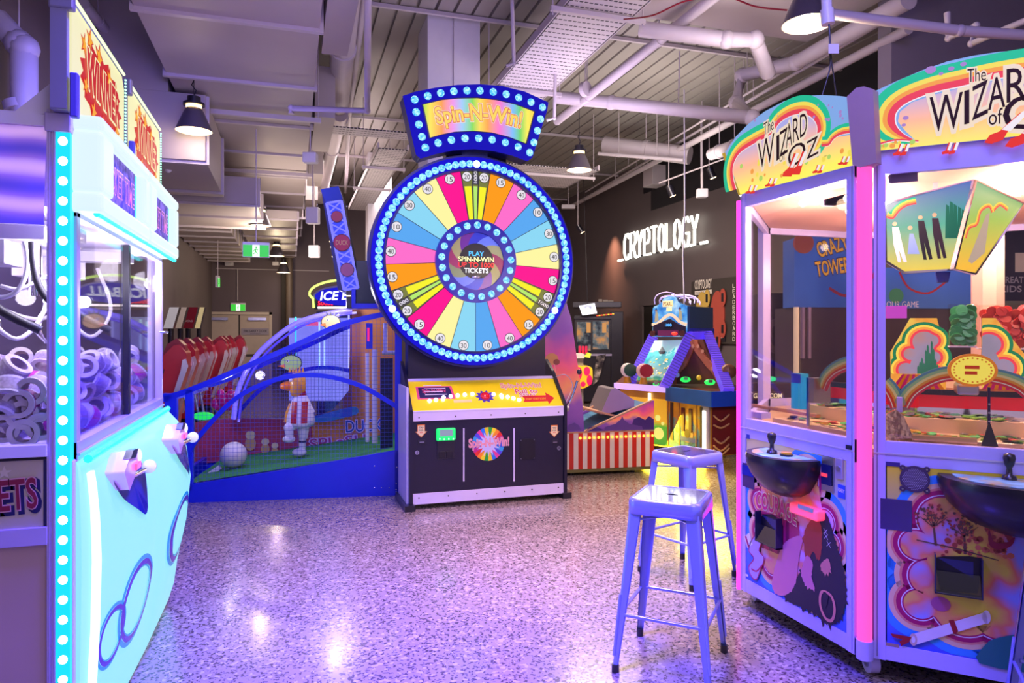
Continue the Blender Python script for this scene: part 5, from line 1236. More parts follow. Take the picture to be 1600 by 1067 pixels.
m = MB(CF).ribbon(P1, -.008, .008, -.006, edge, y1=.032); m.ribbon([C_(1022, 672.5), C_(852, 677)], -.006, .006, -.006, edge, y1=.01); m.build('edge_banding', t)
a0 = C_(1018, 627); b0 = C_(914, 674)
m = MB(CF)
for i in range(10):
    u0, u1 = i / 10, (i + 1) / 10; A_ = (a0[0] + (b0[0] - a0[0]) * u0, a0[1] + (b0[1] - a0[1]) * u0); B2 = (a0[0] + (b0[0] - a0[0]) * u1, a0[1] + (b0[1] - a0[1]) * u1)
    m.add([(A_[0], .03, A_[1] - .03), (B2[0], .03, B2[1] - .03), (B2[0], .82, B2[1] - .03), (A_[0], .82, A_[1] - .03)], [(0, 1, 2, 3)], mat('ramp_blue', '#4a80a8', .4) if i % 2 else mat('ramp_teal', '#3a6a94', .4))
m.build('roll_ramp', t)
# wedge box on the ramp
w0, w1, w2, w3 = C_(938, 648, .2), C_(956, 607, .2), C_(969, 608, .2), C_(991, 626, .2)
m = MB(CF).prism([w0, C_(955, 608, .2), C_(962, 606, .2), C_(991, 625, .2), C_(991, 636, .2), C_(950, 646, .2)], .2, .62, mat('wedge_lilac', '#b098c8', .4), side=mat('wedge_grey', '#6a6068', .5)); m.build('target_box', t, bevel=.006)
m = MB(CF).ribbon([C_(918, 640, .1), C_(962, 650, .1)], -.01, .01, .1, edge, y1=.6).ribbon([C_(918, 640, .5), C_(940, 630, .5)], -.01, .01, .5, edge, y1=.53); m.build('ramp_divider', t)
# tall sunset side panel
y_ = -.01
tp = [C_(846, 676, y_), C_(913, 674, y_), C_(911, 640, y_), C_(905, 585, y_), C_(893, 500, y_), C_(880, 455, y_), C_(846, 440, y_)]
MB(CF).prism(tp, y_, .03, dusk('sunset_print', zs, C_(893, 520)[1]), side=edge).build('tall_side_panel', t)
m = MB(CF); o1 = mat('balloon_print_orange', '#f0a868', .4)
c = C_(862, 561, y_)
m.disc(c[0], c[1], .07, y_ - .004, o1, 24, rz=.06, y1=y_).disc(c[0] + .05, c[1] - .03, .035, y_ - .006, mat('balloon_print_brown', '#a85848', .4), 16, rz=.03, y1=y_)
for dx in (-.03, .0, .03): m.prism([(c[0] + dx - .002, c[1] - .05), (c[0] + dx + .002, c[1] - .05), (c[0] + dx * 2.2 + .002, c[1] - .35), (c[0] + dx * 2.2 - .002, c[1] - .35)], y_ - .003, y_, mat('sunset_cream', '#f8d8b0', .4))
m.prism([C_(886, 672, y_), C_(888, 664, y_), C_(897, 660, y_), C_(904, 664, y_), C_(908, 672, y_)], y_ - .003, y_, pv)
m.build('sunset_print_detail', t)
MB(CF).tube(smooth_path([(C_(905, 600)[0], .1, C_(905, 600)[1]), (C_(912, 612)[0], .1, C_(912, 612)[1]), (C_(908, 630)[0], .1, C_(908, 630)[1])]), .008, chrome, 8).build('hook_rail', t)
MB(CF).tube([(C_(908, 620)[0], .9, C_(908, 620, .9)[1]), (C_(945, 632)[0], .9, C_(945, 630, .9)[1])], .012, steel, 8).build('guard_rail', t)

# ================================================================ SHOOTER CABINET (black)
BK = Fr(floorpt(897, 14.2), RGT * 1.0 + FWD * -.12); b_ = lambda a, c, y=0: BK.L(a, c, y)
t = thing('shooter_cabinet', 'tall black twin-screen shooting cabinet with a white lit topper against the dark wall', 'arcade machine', BK.o)
x0, x1 = b_(897, 560)[0], b_(956, 560)[0]; xs1 = b_(974, 500)[0]
MB(BK).box(x0, x1 + .02, .05, .9, .05, b_(900, 492)[1], black).box(x1 - .02, xs1, .0, .95, .05, b_(900, 487)[1], black).build('cabinet_body', t, bevel=.01)
MB(BK).box(b_(895, 0)[0], b_(971, 0)[0], -.05, .6, b_(0, 484)[1], b_(0, 476)[1], dark).build('canopy', t, bevel=.01)
def screenmat(name, a, b, c, sc_=6, es=.4):
    mm = bpy.data.materials.new(name); mm.use_nodes = True; nt = mm.node_tree; bb = nt.nodes['Principled BSDF']
    tc = nt.nodes.new('ShaderNodeTexCoord'); nz = nt.nodes.new('ShaderNodeTexNoise'); nz.inputs['Scale'].default_value = sc_; nz.inputs['Detail'].default_value = 3
    cr = nt.nodes.new('ShaderNodeValToRGB'); e = cr.color_ramp.elements; e[0].color = lin(a); e[1].color = lin(c); e[0].position = .35; e[1].position = .68; q = e.new(.5); q.color = lin(b)
    nt.links.new(tc.outputs['Object'], nz.inputs['Vector']); nt.links.new(nz.outputs['Fac'], cr.inputs[0]); nt.links.new(cr.outputs[0], bb.inputs['Base Color'])
    nt.links.new(cr.outputs[0], bb.inputs['Emission Color']); bb.inputs['Emission Strength'].default_value = es; bb.inputs['Roughness'].default_value = .15; return mm
for (a, c) in (((901, 503), (923, 548)), ((926, 502), (951, 546))):
    p, q = b_(*a), b_(*c); MB(BK).box(p[0], q[0], .02, .05, q[1], p[1], screenmat('shooter_screen', '#1a2430', '#5a6a70', '#b88a50')).build('screen', t)
for a in (919.5, 944): p = b_(a, 512); MB(BK).box(p[0] - .04, p[0] + .045, .01, .02, p[1] - .1, p[1] + .1, glow('menu_amber', '#e8a050', .7)).build('amber_menu', t)
m = MB(BK).box(x0, x1, -.01, .05, b_(0, 552)[1], b_(0, 549)[1], steel).box(x0, x1, -.01, .05, b_(0, 500)[1], b_(0, 497)[1], dark); m.build('screen_frame', t)
m = MB(BK); p, q = b_(932, 494), b_(956, 491)
for i in range(8): m.box(p[0] + i * .045, p[0] + i * .045 + .035, -.03, 0, p[1] + i * .005, p[1] + .02 + i * .005, glow('led_amber' if i % 2 else 'led_redor', '#ffb820' if i % 2 else '#ff4020', 1.8))
m.build('led_strip', t)
p = [b_(926, 602), b_(932, 556), b_(947, 553), b_(935, 594)]; MB(BK).prism(p, -.06, 0, screenmat('shooter_art', '#20242c', '#6a6460', '#c8b8b0', 9, .1)).build('lower_art', t)
p = [b_(905, 478), b_(929, 474), b_(933, 490), b_(910, 493)]
MB(BK).prism(p, -.2, -.02, screenmat('topper_cartoon', '#f8fbff', '#f0f4ff', '#8088a0', 5, 1.0), side=dark).build('lit_topper', t)
for i, (a, c) in enumerate(((935, 941), (942, 950), (950, 959))):
    p, q = b_(a, 476), b_(c, 467 + i); MB(BK).box(p[0], q[0], .1, .4, p[1], q[1], mat('carton_grey', '#9c928c', .6)).build('top_box', t, bevel=.005)
MB(BK).cyl((b_(918, 474)[0], -.1, b_(918, 474)[1]), (b_(911, 440)[0], -.1, 4.9), .006, dark, 6).build('hanger_wire', t)
p = b_(908, 541); q = b_(916, 549)
for i in range(3): MB(BK).box(b_(904 + 5 * i, 0)[0], b_(908 + 5 * i, 0)[0], -.08, -.02, b_(0, 549)[1], b_(0, 538)[1], mat('gun_pink', '#f02858', .3, emit='#f02858', es=.3, vary=0)).build('gun_holster', t, bevel=.01)
# small pink/yellow splat sided cabinet
SP = Fr(floorpt(900, 10.5), RGT); s2 = lambda a, c, y=0: SP.L(a, c, y)
t = thing('splat_cabinet', 'small cabinet with magenta and yellow splatter side panel below the black shooting cabinet', 'arcade machine', SP.o)
out_ = smooth_path([s2(*p) for p in ((899, 574), (912, 572), (924, 574), (926, 585), (925, 597), (918, 604), (908, 607), (900, 603))], 4, True)
MB(SP).prism(out_, 0, .35, mat('splat_yellow', '#f0c820', .4)).build('side_panel', t)
m = MB(SP)
for a, c, r, q in ((904, 583, 5.5, 10), (917, 580, 5, 7), (921, 594, 4.5, 8), (911, 600, 4, 4), (903, 598, 2.5, 3)):
    p = s2(a, c); k_ = 10.5 / F; m.disc(p[0], p[1], r * k_, -.004, mat('splat_magenta', '#e01868', .35), 18, rz=q * k_, y1=0)
m.build('splat_print', t)
MB(SP).box(s2(898, 0)[0], s2(912, 0)[0], .05, .4, .0, s2(0, 560)[1], mat('splat_body', '#8a8478', .4)).box(s2(898, 0)[0], s2(913, 0)[0], 0, .4, s2(0, 560)[1], s2(0, 553)[1], mat('splat_top', '#c8c4bc', .4)).build('cabinet_body', t)
p = [s2(914, 558), s2(920, 551), s2(924, 553), s2(922, 559)]; MB(SP).prism(p, 0, .2, mat('gun_lime', '#c8e040', .3)).build('lime_gun', t, bevel=.004)

# ================================================================ PIRATE FISHING GAME
P0 = floorpt(960, 8.5); P1_ = floorpt(1041, 7.95); P2 = floorpt(1112, 7.25); P3 = floorpt(1172, 7.45)
t = thing('pirate_game', 'pirate fishing coin game with violet A-frame posts, treasure map header and gold lit underside', 'arcade machine', P1_)
violet = mat('post_violet', '#7a58f0', .3, emit='#6040ff', es=.35, vary=0); vdk = mat('post_violet_dark', '#6a50c8', .3)
cen = floorpt(1085, 9.2)
FL = Fr(P0, P1_ - P0); FRt = Fr(P1_, P2 - P1_); F3 = Fr(P2, P3 - P2)
zt_, zb_ = .86, .70
band_m = mat('band_blue', '#2f6aa8', .35, vary=.2, scale=6)
poly = [(p.x, p.y) for p in (P0, P1_, P2, P3)] + [(P3.x + .6, P3.y + 1.3), (P0.x + .9, P0.y + 1.5)]
top_m = mat('console_wood', '#5a2a20', .35, vary=.4, scale=8)
MB().slab(poly, .83, .85, top_m).build('console_top', t)
m = MB(FRt).box(0, (P2 - P1_).length, -.01, .02, zb_, zt_, band_m); m.f = F3; m.box(0, (P3 - P2).length, -.01, .02, zb_, zt_, mat('band_blue_bright', '#1f50d8', .3)); m.build('console_band', t)
m = MB(FL); L_ = (P1_ - P0).length; m.box(0, L_, -.01, .03, .79, .86, mat('console_edge_lit', '#d8b8ff', .2, emit='#c8a8ff', es=.7, vary=0)); m.build('lit_edge', t)
ins = lambda p, k: (cen.x + (p.x - cen.x) * k, cen.y + (p.y - cen.y) * k)
lowp = [ins(p, .93) for p in (P0, P1_, P2, P3)] + [(P3.x + .55, P3.y + 1.2), (P0.x + .9, P0.y + 1.4)]
gold = mat('sea_gold_body', '#c8942a', .35, vary=.5, scale=5)
MB().slab(lowp, .16, .83, gold).build('lower_body', t)
# lower side art panels on the right-front face
G2 = Fr(Vector((*ins(P1_, .93), 0)), Vector((*ins(P2, .93), 0)) - Vector((*ins(P1_, .93), 0))); g2 = lambda a, c, y=-.01: G2.L(a, c, y)
gw = (Vector(ins(P2, .93)) - Vector(ins(P1_, .93))).length
def seaart():
    mm = bpy.data.materials.new('sea_battle_print'); mm.use_nodes = True; nt = mm.node_tree; bb = nt.nodes['Principled BSDF']
    tc = nt.nodes.new('ShaderNodeTexCoord'); sp = nt.nodes.new('ShaderNodeSeparateXYZ'); nt.links.new(tc.outputs['Object'], sp.inputs[0])
    nz = nt.nodes.new('ShaderNodeTexNoise'); nz.inputs['Scale'].default_value = 9; nz.inputs['Detail'].default_value = 4; nt.links.new(tc.outputs['Object'], nz.inputs['Vector'])
    ad = nt.nodes.new('ShaderNodeMath'); ad.operation = 'MULTIPLY_ADD'; ad.inputs[1].default_value = .8; nt.links.new(nz.outputs['Fac'], ad.inputs[0]); nt.links.new(sp.outputs[2], ad.inputs[2])
    mr = nt.nodes.new('ShaderNodeMapRange'); mr.inputs['From Min'].default_value = .35; mr.inputs['From Max'].default_value = 1.15; nt.links.new(ad.outputs[0], mr.inputs['Value'])
    cr = nt.nodes.new('ShaderNodeValToRGB'); e = cr.color_ramp.elements; e[0].color = lin('#1a3a5a'); e[1].color = lin('#e0a828')
    for p_, c_ in ((.25, '#3a90a8'), (.4, '#2a6078'), (.55, '#70a898'), (.68, '#c89030')): q_ = e.new(p_); q_.color = lin(c_)
    nt.links.new(mr.outputs[0], cr.inputs[0]); nt.links.new(cr.outputs[0], bb.inputs['Base Color']); bb.inputs['Roughness'].default_value = .3
    nt.links.new(cr.outputs[0], bb.inputs['Emission Color']); bb.inputs['Emission Strength'].default_value = .12; return mm
sea = seaart()
MB(G2).box(.0, gw - .1, -.012, 0, .18, .70, sea).build('sea_art_panel', t)
m = MB(G2); gd = mat('panel_gold_frame', '#b88a40', .4)
for a, b in ((.0, .02), (gw * .30, gw * .32), (gw * .70, gw * .72)): m.box(a, b, -.02, -.01, .18, .72, gd)
m.build('door_frame', t)
for a in (.40, .58): MB(G2).box(gw * a - .03, gw * a + .03, -.025, -.01, .38, .64, mat('plaque_maroon', '#5a1c24', .4)).build('coin_plaque', t, bevel=.01)
m = MB(G2)
for a in (.08, .80): m.box(gw * a, gw * a + .05, -.02, -.01, .25, .68, mat('mast_brown', '#4a2c20', .5))
m.build('mast_print', t)
c0 = gw * .5; m = MB(G2).disc(c0, .36, .10, -.016, mat('barrel_tan', '#c8a868', .5), 20, y1=-.012).disc(c0, .36, .05, -.018, mat('barrel_dark', '#5a4028', .5), 16, y1=-.016).box(c0 - .16, c0 + .16, -.017, -.012, .27, .32, mat('crab_blue', '#2848b8', .4)); m.build('barrel_print', t)
# corner lit white post and rope print on third face
G3 = Fr(Vector((*ins(P2, .93), 0)), Vector((*ins(P3, .93), 0)) - Vector((*ins(P2, .93), 0))); m = MB(G2).box(gw - .12, gw, -.02, .03, .17, .70, mat('corner_grey', '#a8a8b0', .4)); m.build('corner_panel', t)
MB(G2).box(gw - .085, gw - .045, -.035, -.02, .20, .64, glow('corner_tube', '#fff0d8', 3)).build('light_tube', t)
w3 = (Vector(ins(P3, .93)) - Vector(ins(P2, .93))).length
m = MB(G3).box(0.02, w3, -.012, 0, .17, .70, mat('plank_maroon', '#7a2830', .4, vary=.4, scale=6)); m.build('plank_panel', t)
m = MB(G3)
for z_, s_ in ((.60, 1), (.50, .6), (.36, 1), (.28, 1), (.24, 1)): m.tube(smooth_path([(.03, -.02, z_), (w3 * .25, -.03, z_ - .06 * s_), (w3 * .5, -.02, z_)]), .010, mat('rope_tan', '#d8a878', .6), 8)
m.build('rope', t)
# yellow/green lit left body
GL = Fr(Vector((*ins(P0, .93), 0)), Vector((*ins(P1_, .93), 0)) - Vector((*ins(P0, .93), 0))); gl2 = (Vector(ins(P1_, .93)) - Vector(ins(P0, .93))).length
def gg():
    mm = bpy.data.materials.new('reef_backlit_print'); mm.use_nodes = True; nt = mm.node_tree; bb = nt.nodes['Principled BSDF']
    tc = nt.nodes.new('ShaderNodeTexCoord'); sp = nt.nodes.new('ShaderNodeSeparateXYZ'); nt.links.new(tc.outputs['Object'], sp.inputs[0])
    cr = nt.nodes.new('ShaderNodeValToRGB'); e = cr.color_ramp.elements; e[0].color = lin('#2a9040'); e[1].color = lin('#d89020')
    for p_, c_ in ((.38, '#60c040'), (.44, '#e0b838')): q_ = e.new(p_); q_.color = lin(c_)
    nt.links.new(sp.outputs[2], cr.inputs[0]); nt.links.new(cr.outputs[0], bb.inputs['Base Color']); nt.links.new(cr.outputs[0], bb.inputs['Emission Color']); bb.inputs['Emission Strength'].default_value = .5
    bb.inputs['Roughness'].default_value = .25; return mm
MB(GL).box(0, gl2 - .02, -.012, 0, .17, .70, gg()).build('reef_panel', t)
m = MB(GL)
for a, z_, r_ in ((.80, .48, .035), (.9, .42, .02), (.82, .30, .07), (.6, .5, .03)): m.disc(gl2 * a, z_, r_, -.016, mat('bubble_lit', '#d8f080', .3, emit='#e0f080', es=.6, vary=0), 16, y1=-.012)
m.build('bubble_print', t)
MB(GL).box(gl2 * .62, gl2 * .66, -.03, -.012, .60, .76, glow('corner_tube', '#fff0d8', 3)).build('light_tube', t)
# A-frame posts
zh = HC + (516 - 524) / F * 8.6 + .0
def post(a, b, r=.045):
    d = Vector(b) - Vector(a); L_ = d.length; u_ = d / L_; f_ = Fr(a, RGT - u_ * RGT.dot(u_), d)
    m_ = MB(f_).box(-r, r, -r, r, 0, L_, violet)
    for i in range(int(L_ / .035)): m_.box(-r - .002, r + .002, -r - .004, -r, .02 + i * .035, .032 + i * .035, vdk)
    m_.build('lit_post', t)
hl = W(1020, 527, 8.8); hm = W(1078, 524, 8.15); hr = W(1104, 523, 8.25)
bl = W(985, 592, 8.6); bm = W(1038, 605, 7.95); br = W(1138, 606, 7.35)
bl.z = bm.z = br.z = .85
post(bl, hl, .06); post(bm, hm, .055); post(br, hr, .055); post(hm + Vector((0, 0, .0)), hr, .045)
# fish screen between left posts
Fs = Fr(W(992, 600, 8.5), bm - bl, (hl + hm) / 2 - (bl + bm) / 2)
pl = [Fs.L(*p) for p in ((1021, 532), (1066, 531), (1040, 594), (994, 594))]
def fish():
    mm = bpy.data.materials.new('fish_screen'); mm.use_nodes = True; nt = mm.node_tree; bb = nt.nodes['Principled BSDF']
    tc = nt.nodes.new('ShaderNodeTexCoord'); sp = nt.nodes.new('ShaderNodeSeparateXYZ'); nt.links.new(tc.outputs['Object'], sp.inputs[0])
    nz = nt.nodes.new('ShaderNodeTexNoise'); nz.inputs['Scale'].default_value = 14; nt.links.new(tc.outputs['Object'], nz.inputs['Vector'])
    ad = nt.nodes.new('ShaderNodeMath'); ad.operation = 'MULTIPLY_ADD'; ad.inputs[1].default_value = .25; nt.links.new(nz.outputs['Fac'], ad.inputs[0]); nt.links.new(sp.outputs[2], ad.inputs[2])
    mr = nt.nodes.new('ShaderNodeMapRange'); mr.inputs['From Min'].default_value = .97; mr.inputs['From Max'].default_value = 1.5; nt.links.new(ad.outputs[0], mr.inputs['Value'])
    cr = nt.nodes.new('ShaderNodeValToRGB'); e = cr.color_ramp.elements; e[0].color = lin('#b8a860'); e[1].color = lin('#a8c8d8')
    for p_, c_ in ((.16, '#2a7a60'), (.3, '#1f6068'), (.55, '#2a8a98'), (.72, '#50b8c0'), (.76, '#a0d8d8')): q_ = e.new(p_); q_.color = lin(c_)
    nt.links.new(mr.outputs[0], cr.inputs[0]); nt.links.new(cr.outputs[0], bb.inputs['Base Color']); nt.links.new(cr.outputs[0], bb.inputs['Emission Color']); bb.inputs['Emission Strength'].default_value = .45
    bb.inputs['Roughness'].default_value = .2; return mm
m = MB(Fs).prism(pl, -.0, .02, fish())
sh = [Fs.L(*p) for p in ((1029, 549), (1040, 549), (1038, 553), (1031, 553))]; m.prism(sh, -.006, 0, mat('ship_dark', '#3a4048', .5)); m.prism([Fs.L(*p) for p in ((1031, 548), (1035, 541), (1039, 548))], -.006, 0, mat('sail_grey', '#90a0a0', .5))
rf = random.Random(3)
for i in range(34):
    u, v = rf.random(), rf.random(); a_, c_ = 1000 + u * 44 + (1 - v) * 14, 560 + v * 26; q = Fs.L(a_, c_)
    m.disc(q[0], q[1], .016, -.005, mat('fish_yellow', '#e8c848', .4, emit='#e8c848', es=.2, vary=0) if i % 3 else mat('fish_white', '#d8e8e0', .4), 8, rz=.009, y1=0)
m.build('fish_screen', t)
# right triangular wooden bay
Ft = Fr(bm, br - bm, (hm + hr) / 2 - (bm + br) / 2)
Ft = Fr(W(1040, 610, 8.4), (W(1136, 608, 7.6) - W(1040, 610, 8.4)), (0, 0, 1))
tri = [Ft.L(*p) for p in ((1050, 600), (1072, 560), (1078, 530), (1096, 530), (1104, 552), (1126, 600))]
MB(Ft).prism(tri, .02, .05, mat('bay_planks', '#6a3828', .5, vary=.35, scale=5)).build('plank_bay', t)
cur = smooth_path([Ft.L(*p) for p in ((1052, 600), (1056, 584), (1068, 570), (1076, 553), (1084, 536), (1087, 545), (1092, 552), (1104, 568), (1116, 582), (1124, 600))], 4)
MB(Ft).ribbon(cur, -.03, .05, -.0, mat('curtain_tan', '#b86848', .5, vary=.3, scale=8), y1=.02).build('curtain_print', t)
m = MB(Ft)
for p in ((1056, 575), (1072, 548), (1083, 541), (1091, 541), (1098, 549), (1113, 576)): q = Ft.L(*p); m.disc(q[0], q[1], .022, -.006, mat('coin_tan', '#d89878', .4), 14, y1=0)
m.build('coin_print', t)
# header box
Fh = Fr(W(1018, 525, 8.45), W(1074, 525, 8.15) - W(1018, 525, 8.45)); h_ = lambda a, c, y=0: Fh.L(a, c, y)
ho = smooth_path([h_(*p) for p in ((1019, 526), (1020, 505), (1020, 482), (1027, 477), (1033, 473), (1037, 466), (1045, 463), (1056, 464), (1060, 472), (1068, 476), (1074, 478))], 3) + [h_(1074, 526)]
def hmat():
    return screenmat('header_sea_print', '#2a70c0', '#58a8e0', '#b8e0f0', 7, .55)
MB(Fh).prism(ho, 0, .06, hmat(), side=band_m).build('header_front', t)
hb0 = h_(1073.5, 500)[0]
m = MB(Fh).box(.02, hb0 - .01, .06, .75, h_(1074, 526)[1], h_(1074, 478)[1], mat('header_side_blue', '#2a5478', .4)); m.build('header_box', t, label='blue side of the header box')
MB(Fh).box(hb0 - .008, hb0, .06, .76, h_(1074, 526)[1], h_(1074, 513)[1], mat('header_royal', '#1030c0', .3)).build('header_base', t)
m = MB(Fh); gp = mat('map_gold', '#f8e0a0', .3, emit='#f8e0a0', es=.7, vary=0)
for a, c in (((1036, 470), (1052, 479)), ((1042, 480), (1050, 486))): p, q = h_(*a), h_(*c); m.box(p[0], q[0], -.01, 0, q[1], p[1], gp)
cr_ = smooth_path([h_(*p) for p in ((1019, 507), (1026, 507), (1033, 502), (1041, 495), (1048, 492), (1055, 496), (1062, 503), (1073, 508))], 4)
m.ribbon(cr_, -.012, .02, -.012, mat('map_scroll', '#f8d8b0', .3, emit='#f8d8b0', es=.5, vary=0), y1=0)
a, b = h_(1037, 477.5), h_(1051, 477.5); m.text('PEARL', a, b, .045, -.0115, mat('map_ink', '#4a3010', .4), off=.01)
m.build('treasure_map', t)
m = MB(Fh)
for a, c in ((1026, 492), (1063, 490)):
    p = h_(a, c); m.flat([(p[0] - .025, p[1] - .09), (p[0] + .03, p[1] - .07), (p[0] + .02, p[1] + .03), (p[0] - .01, p[1] + .04)], -.008, lit('mermaid_cream', '#e8d8b0', .5)).disc(p[0], p[1] + .05, .016, -.010, lit('mermaid_face', '#e0b898', .5), 10).flat([(p[0] - .02, p[1] + .055), (p[0] + .02, p[1] + .055), (p[0], p[1] + .085)], -.011, mat('sailor_navy', '#284080', .4))
m.build('sailor_print', t)
dk = [h_(*p) for p in ((1021, 509), (1035, 503), (1047, 498), (1060, 506), (1072, 510), (1072, 524), (1021, 524))]
m = MB(Fh).prism(dk, -.014, -.0, mat('cabin_dark', '#2a1c3c', .4)); p, q = h_(1029, 516), h_(1061, 525); m.box(p[0], q[0], -.02, -.014, q[1], p[1], mat('cabin_magenta', '#702858', .3, emit='#802858', es=.2, vary=0)); m.build('cabin_panel', t)
p, q = h_(1039, 504), h_(1052, 512); m = MB(Fh).box(p[0], q[0], -.022, -.014, q[1], p[1], black); m.text('1000', (p[0] + .015, q[1] + .015), (q[0] - .01, q[1] + .015), .035, -.024, glow('digits_blue', '#50a0ff', 2), off=.01); m.build('jackpot_display', t)
p = h_(1055, 521); MB(Fh).ball((p[0], -.02, p[1]), .02, glow('red_lamp', '#ff3020', 2), 10, (2, 1, 1)).build('red_lamp', t)
for a in (1022, 1068): p = h_(a, 521); MB(Fh).cyl((p[0], -.05, p[1]), (p[0], 0, p[1]), .035, mat('barrel_brown', '#5a2c28', .5), 14).build('porthole', t)
# curly wire crown on the header
rr = random.Random(8)
for i in range(9):
    p = h_(1044 + rr.random() * 34, 476 - rr.random() * 4, .3); R_ = .07 + .06 * rr.random(); y_ = .1 + .5 * rr.random()
    pts = [(p[0] + R_ * math.cos(a) * (1 + .2 * i % 2), y_ + .05 * math.sin(2 * a), p[1] + R_ * 1.1 * abs(math.sin(a))) for a in [k_ * PI / 8 for k_ in range(9)]]
    MB(Fh).tube(pts, .007, mat('wire_lilac', '#d8c8f0', .2, emit='#c0a8ff', es=.35, vary=0), 6).build('wire_loop', t)
# barrels, readers and pearls on the console
for i, (a, c, D_, cc, cb) in enumerate(((983, 578, 8.5, '#0c4a34', '#d8c8c0'), (1008, 579, 8.2, '#b0102c', '#e8b8b0'))):
    p = W(a, c, D_); f_ = Fr(p, RGT)
    b1 = MB(f_).lathe([(.0, -.02), (.085, -.02), (.085, .0), (.07, .08), (.06, .14), (0, .14)], (-.02, 0, 0), mat('horn_%d' % i, cb, .25, emit=cb, es=.15, vary=0), 20, axis='y'); b1.build('horn_body', t)
    MB(f_).cyl((-.02 + .03, -.045, 0), (-.02 + .03, -.02, 0), .078, mat('horn_cap_%d' % i, cc, .3), 20).build('horn_cap', t)
    MB(f_).lathe([(.05, -.10), (.035, -.02), (.06, .03)], (-.01, .05, -.06), mat('horn_stand', '#d89820', .3), 14).build('horn_stand', t)
for a, c, D_, s_ in ((1025, 600, 7.9, .6), (1071, 593, 8.0, 1), (1109, 597, 7.5, 1.0)):
    p = W(a, c, D_); f_ = Fr(p, RGT); MB(f_).ball((0, 0, 0), .055 * s_, glow('reader_lime', '#30f060', 1.1), 14, (1.1, .8, .6)).box(-.03, .01, -.07, -.05, 0, .03, steel).build('card_reader', t)
for a, c, D_, cc in ((1058, 586, 8.2, '#8090d0'), (1092, 590, 7.9, '#e0b830')): p = W(a, c, D_); MB(Fr(p, RGT)).ball((0, 0, 0), .03, mat('pearl_' + cc[1:], cc, .2, emit=cc, es=.3, vary=0), 12).build('push_ball', t)
p = W(1138, 580, 7.6); MB(Fr(p, RGT)).lathe([(0, -.05), (.075, -.05), (.08, .0), (.07, .12), (0, .12)], (0, 0, 0), mat('barrel_copper', '#8a5a40', .4), 18, axis='y').build('barrel', t)
for p in ((1067, 9.4), (1130, 8.6), (1000, 10)):
    q = floorpt(*p); MB(Fr(q, RGT)).cyl((-.02, 0, .04), (.02, 0, .04), .04, dark, 14).box(-.02, .02, -.02, .02, .05, .17, steel).build('castor', t)
# gold under-glow strips
for a, b_2 in ((P1_, P2), (P0, P1_)):
    A_ = Vector((*ins(a, .88), .15)); B2 = Vector((*ins(b_2, .88), .15)); MB().tube([A_, B2], .012, glow('gold_strip', '#ffd020', 12), 8).build('underglow_strip', t)
mid = (P1_ + P2) / 2 + Vector((.15, .3, .12))
lamp_area('pirate_underglow', (mid.x, mid.y + .2, .14), (mid.x, mid.y, 0), .8, 26, (1.0, .78, .05), sy=1.0)
lamp_area('pirate_frontglow', (P2.x - .15, P2.y - .1, .66), (P2.x - .4, P2.y - .8, 0), .5, 9, (1.0, .8, .15))

# ================================================================ NEON WALL SIGN
NWf = Fr((XR - .09, 0, 0), (0, -1, 0)); n_ = lambda a, c: NWf.L(a, c)
neon = glow('neon_white', '#fffcea', 3)
c6 = lambda a, b: (940 + a * .1375, 300 + b * .1375)
bl_ = n_(*c6(245, 790)); br_ = n_(*c6(1110, 560)); h0 = n_(*c6(245, 490))[1] - bl_[1]
def strokes(word, x0_, x1_, z0_, hh_):
    S_ = {'C': [[(1, .82), (.8, 1), (.35, 1), (0, .75), (0, .25), (.35, 0), (.8, 0), (1, .18)]], 'R': [[(0, 0), (0, 1), (.7, 1), (1, .85), (1, .62), (.7, .48), (0, .48)], [(.5, .48), (1, 0), (1.15, 0)]],
          'Y': [[(0, 1), (.5, .5), (1, 1)], [(.5, .5), (.5, 0), (-.1, 0)]], 'P': [[(1.3, 0), (0, 0), (0, 1), (.7, 1), (1, .85), (1, .6), (.7, .45), (0, .45)]], 'T': [[(0, 1), (1, 1)], [(.55, 1), (.55, 0)]],
          'O': [[(.5, 1), (.15, .9), (0, .5), (.15, .1), (.5, 0), (.85, .1), (1, .5), (.85, .9), (.5, 1)]], 'L': [[(0, 1), (0, 0), (1, 0)]], 'G': [[(1, .82), (.75, 1), (.35, 1), (0, .7), (0, .3), (.35, 0), (.8, 0), (1, .25), (1, .45), (.6, .45)]], '_': [[(0, 0), (1, 0)]]}
    n0 = len(word); adv = (x1_ - x0_) / n0; out = []
    for i, ch in enumerate(word):
        for st_ in S_[ch]:
            out.append((i, [(x0_ + adv * (i + .12) + a * adv * .72, z0_ + b * hh_) for a, b in st_]))
    return out
t = thing('neon_sign', 'white tube lettering _CRYPTOLOGY_ glowing on the dark right wall', 'sign', NWf.w((bl_[0] + br_[0]) / 2, .09, bl_[1]))
wd = br_[0] - bl_[0]; x0_ = bl_[0] - wd / 10 * .9; x1_ = br_[0] + wd / 10 * 1.0
zb0 = n_(*c6(180, 790))[1]
zz = (bl_[1] + br_[1]) / 2; hh_ = .60
hh_ = n_(*c6(1135, 215))[1] - n_(*c6(1110, 560))[1]
for i, ch in enumerate('_CRYPTOLOGY_'):
    m = MB(NWf)
    for j, st_ in strokes('_CRYPTOLOGY_', x0_, x1_, zz, hh_):
        if j == i: m.tube([(a, 0, b) for a, b in st_], .027, neon, 8)
    m.build('neon_letter' if ch != '_' else 'neon_dash', t)
m = MB(NWf)
for k_ in range(12): m.box(x0_ + (k_ + .5) * (x1_ - x0_) / 12 - .01, x0_ + (k_ + .5) * (x1_ - x0_) / 12 + .01, .0, .09, zz, zz + .02, dark)
m.build('sign_bracket', t)
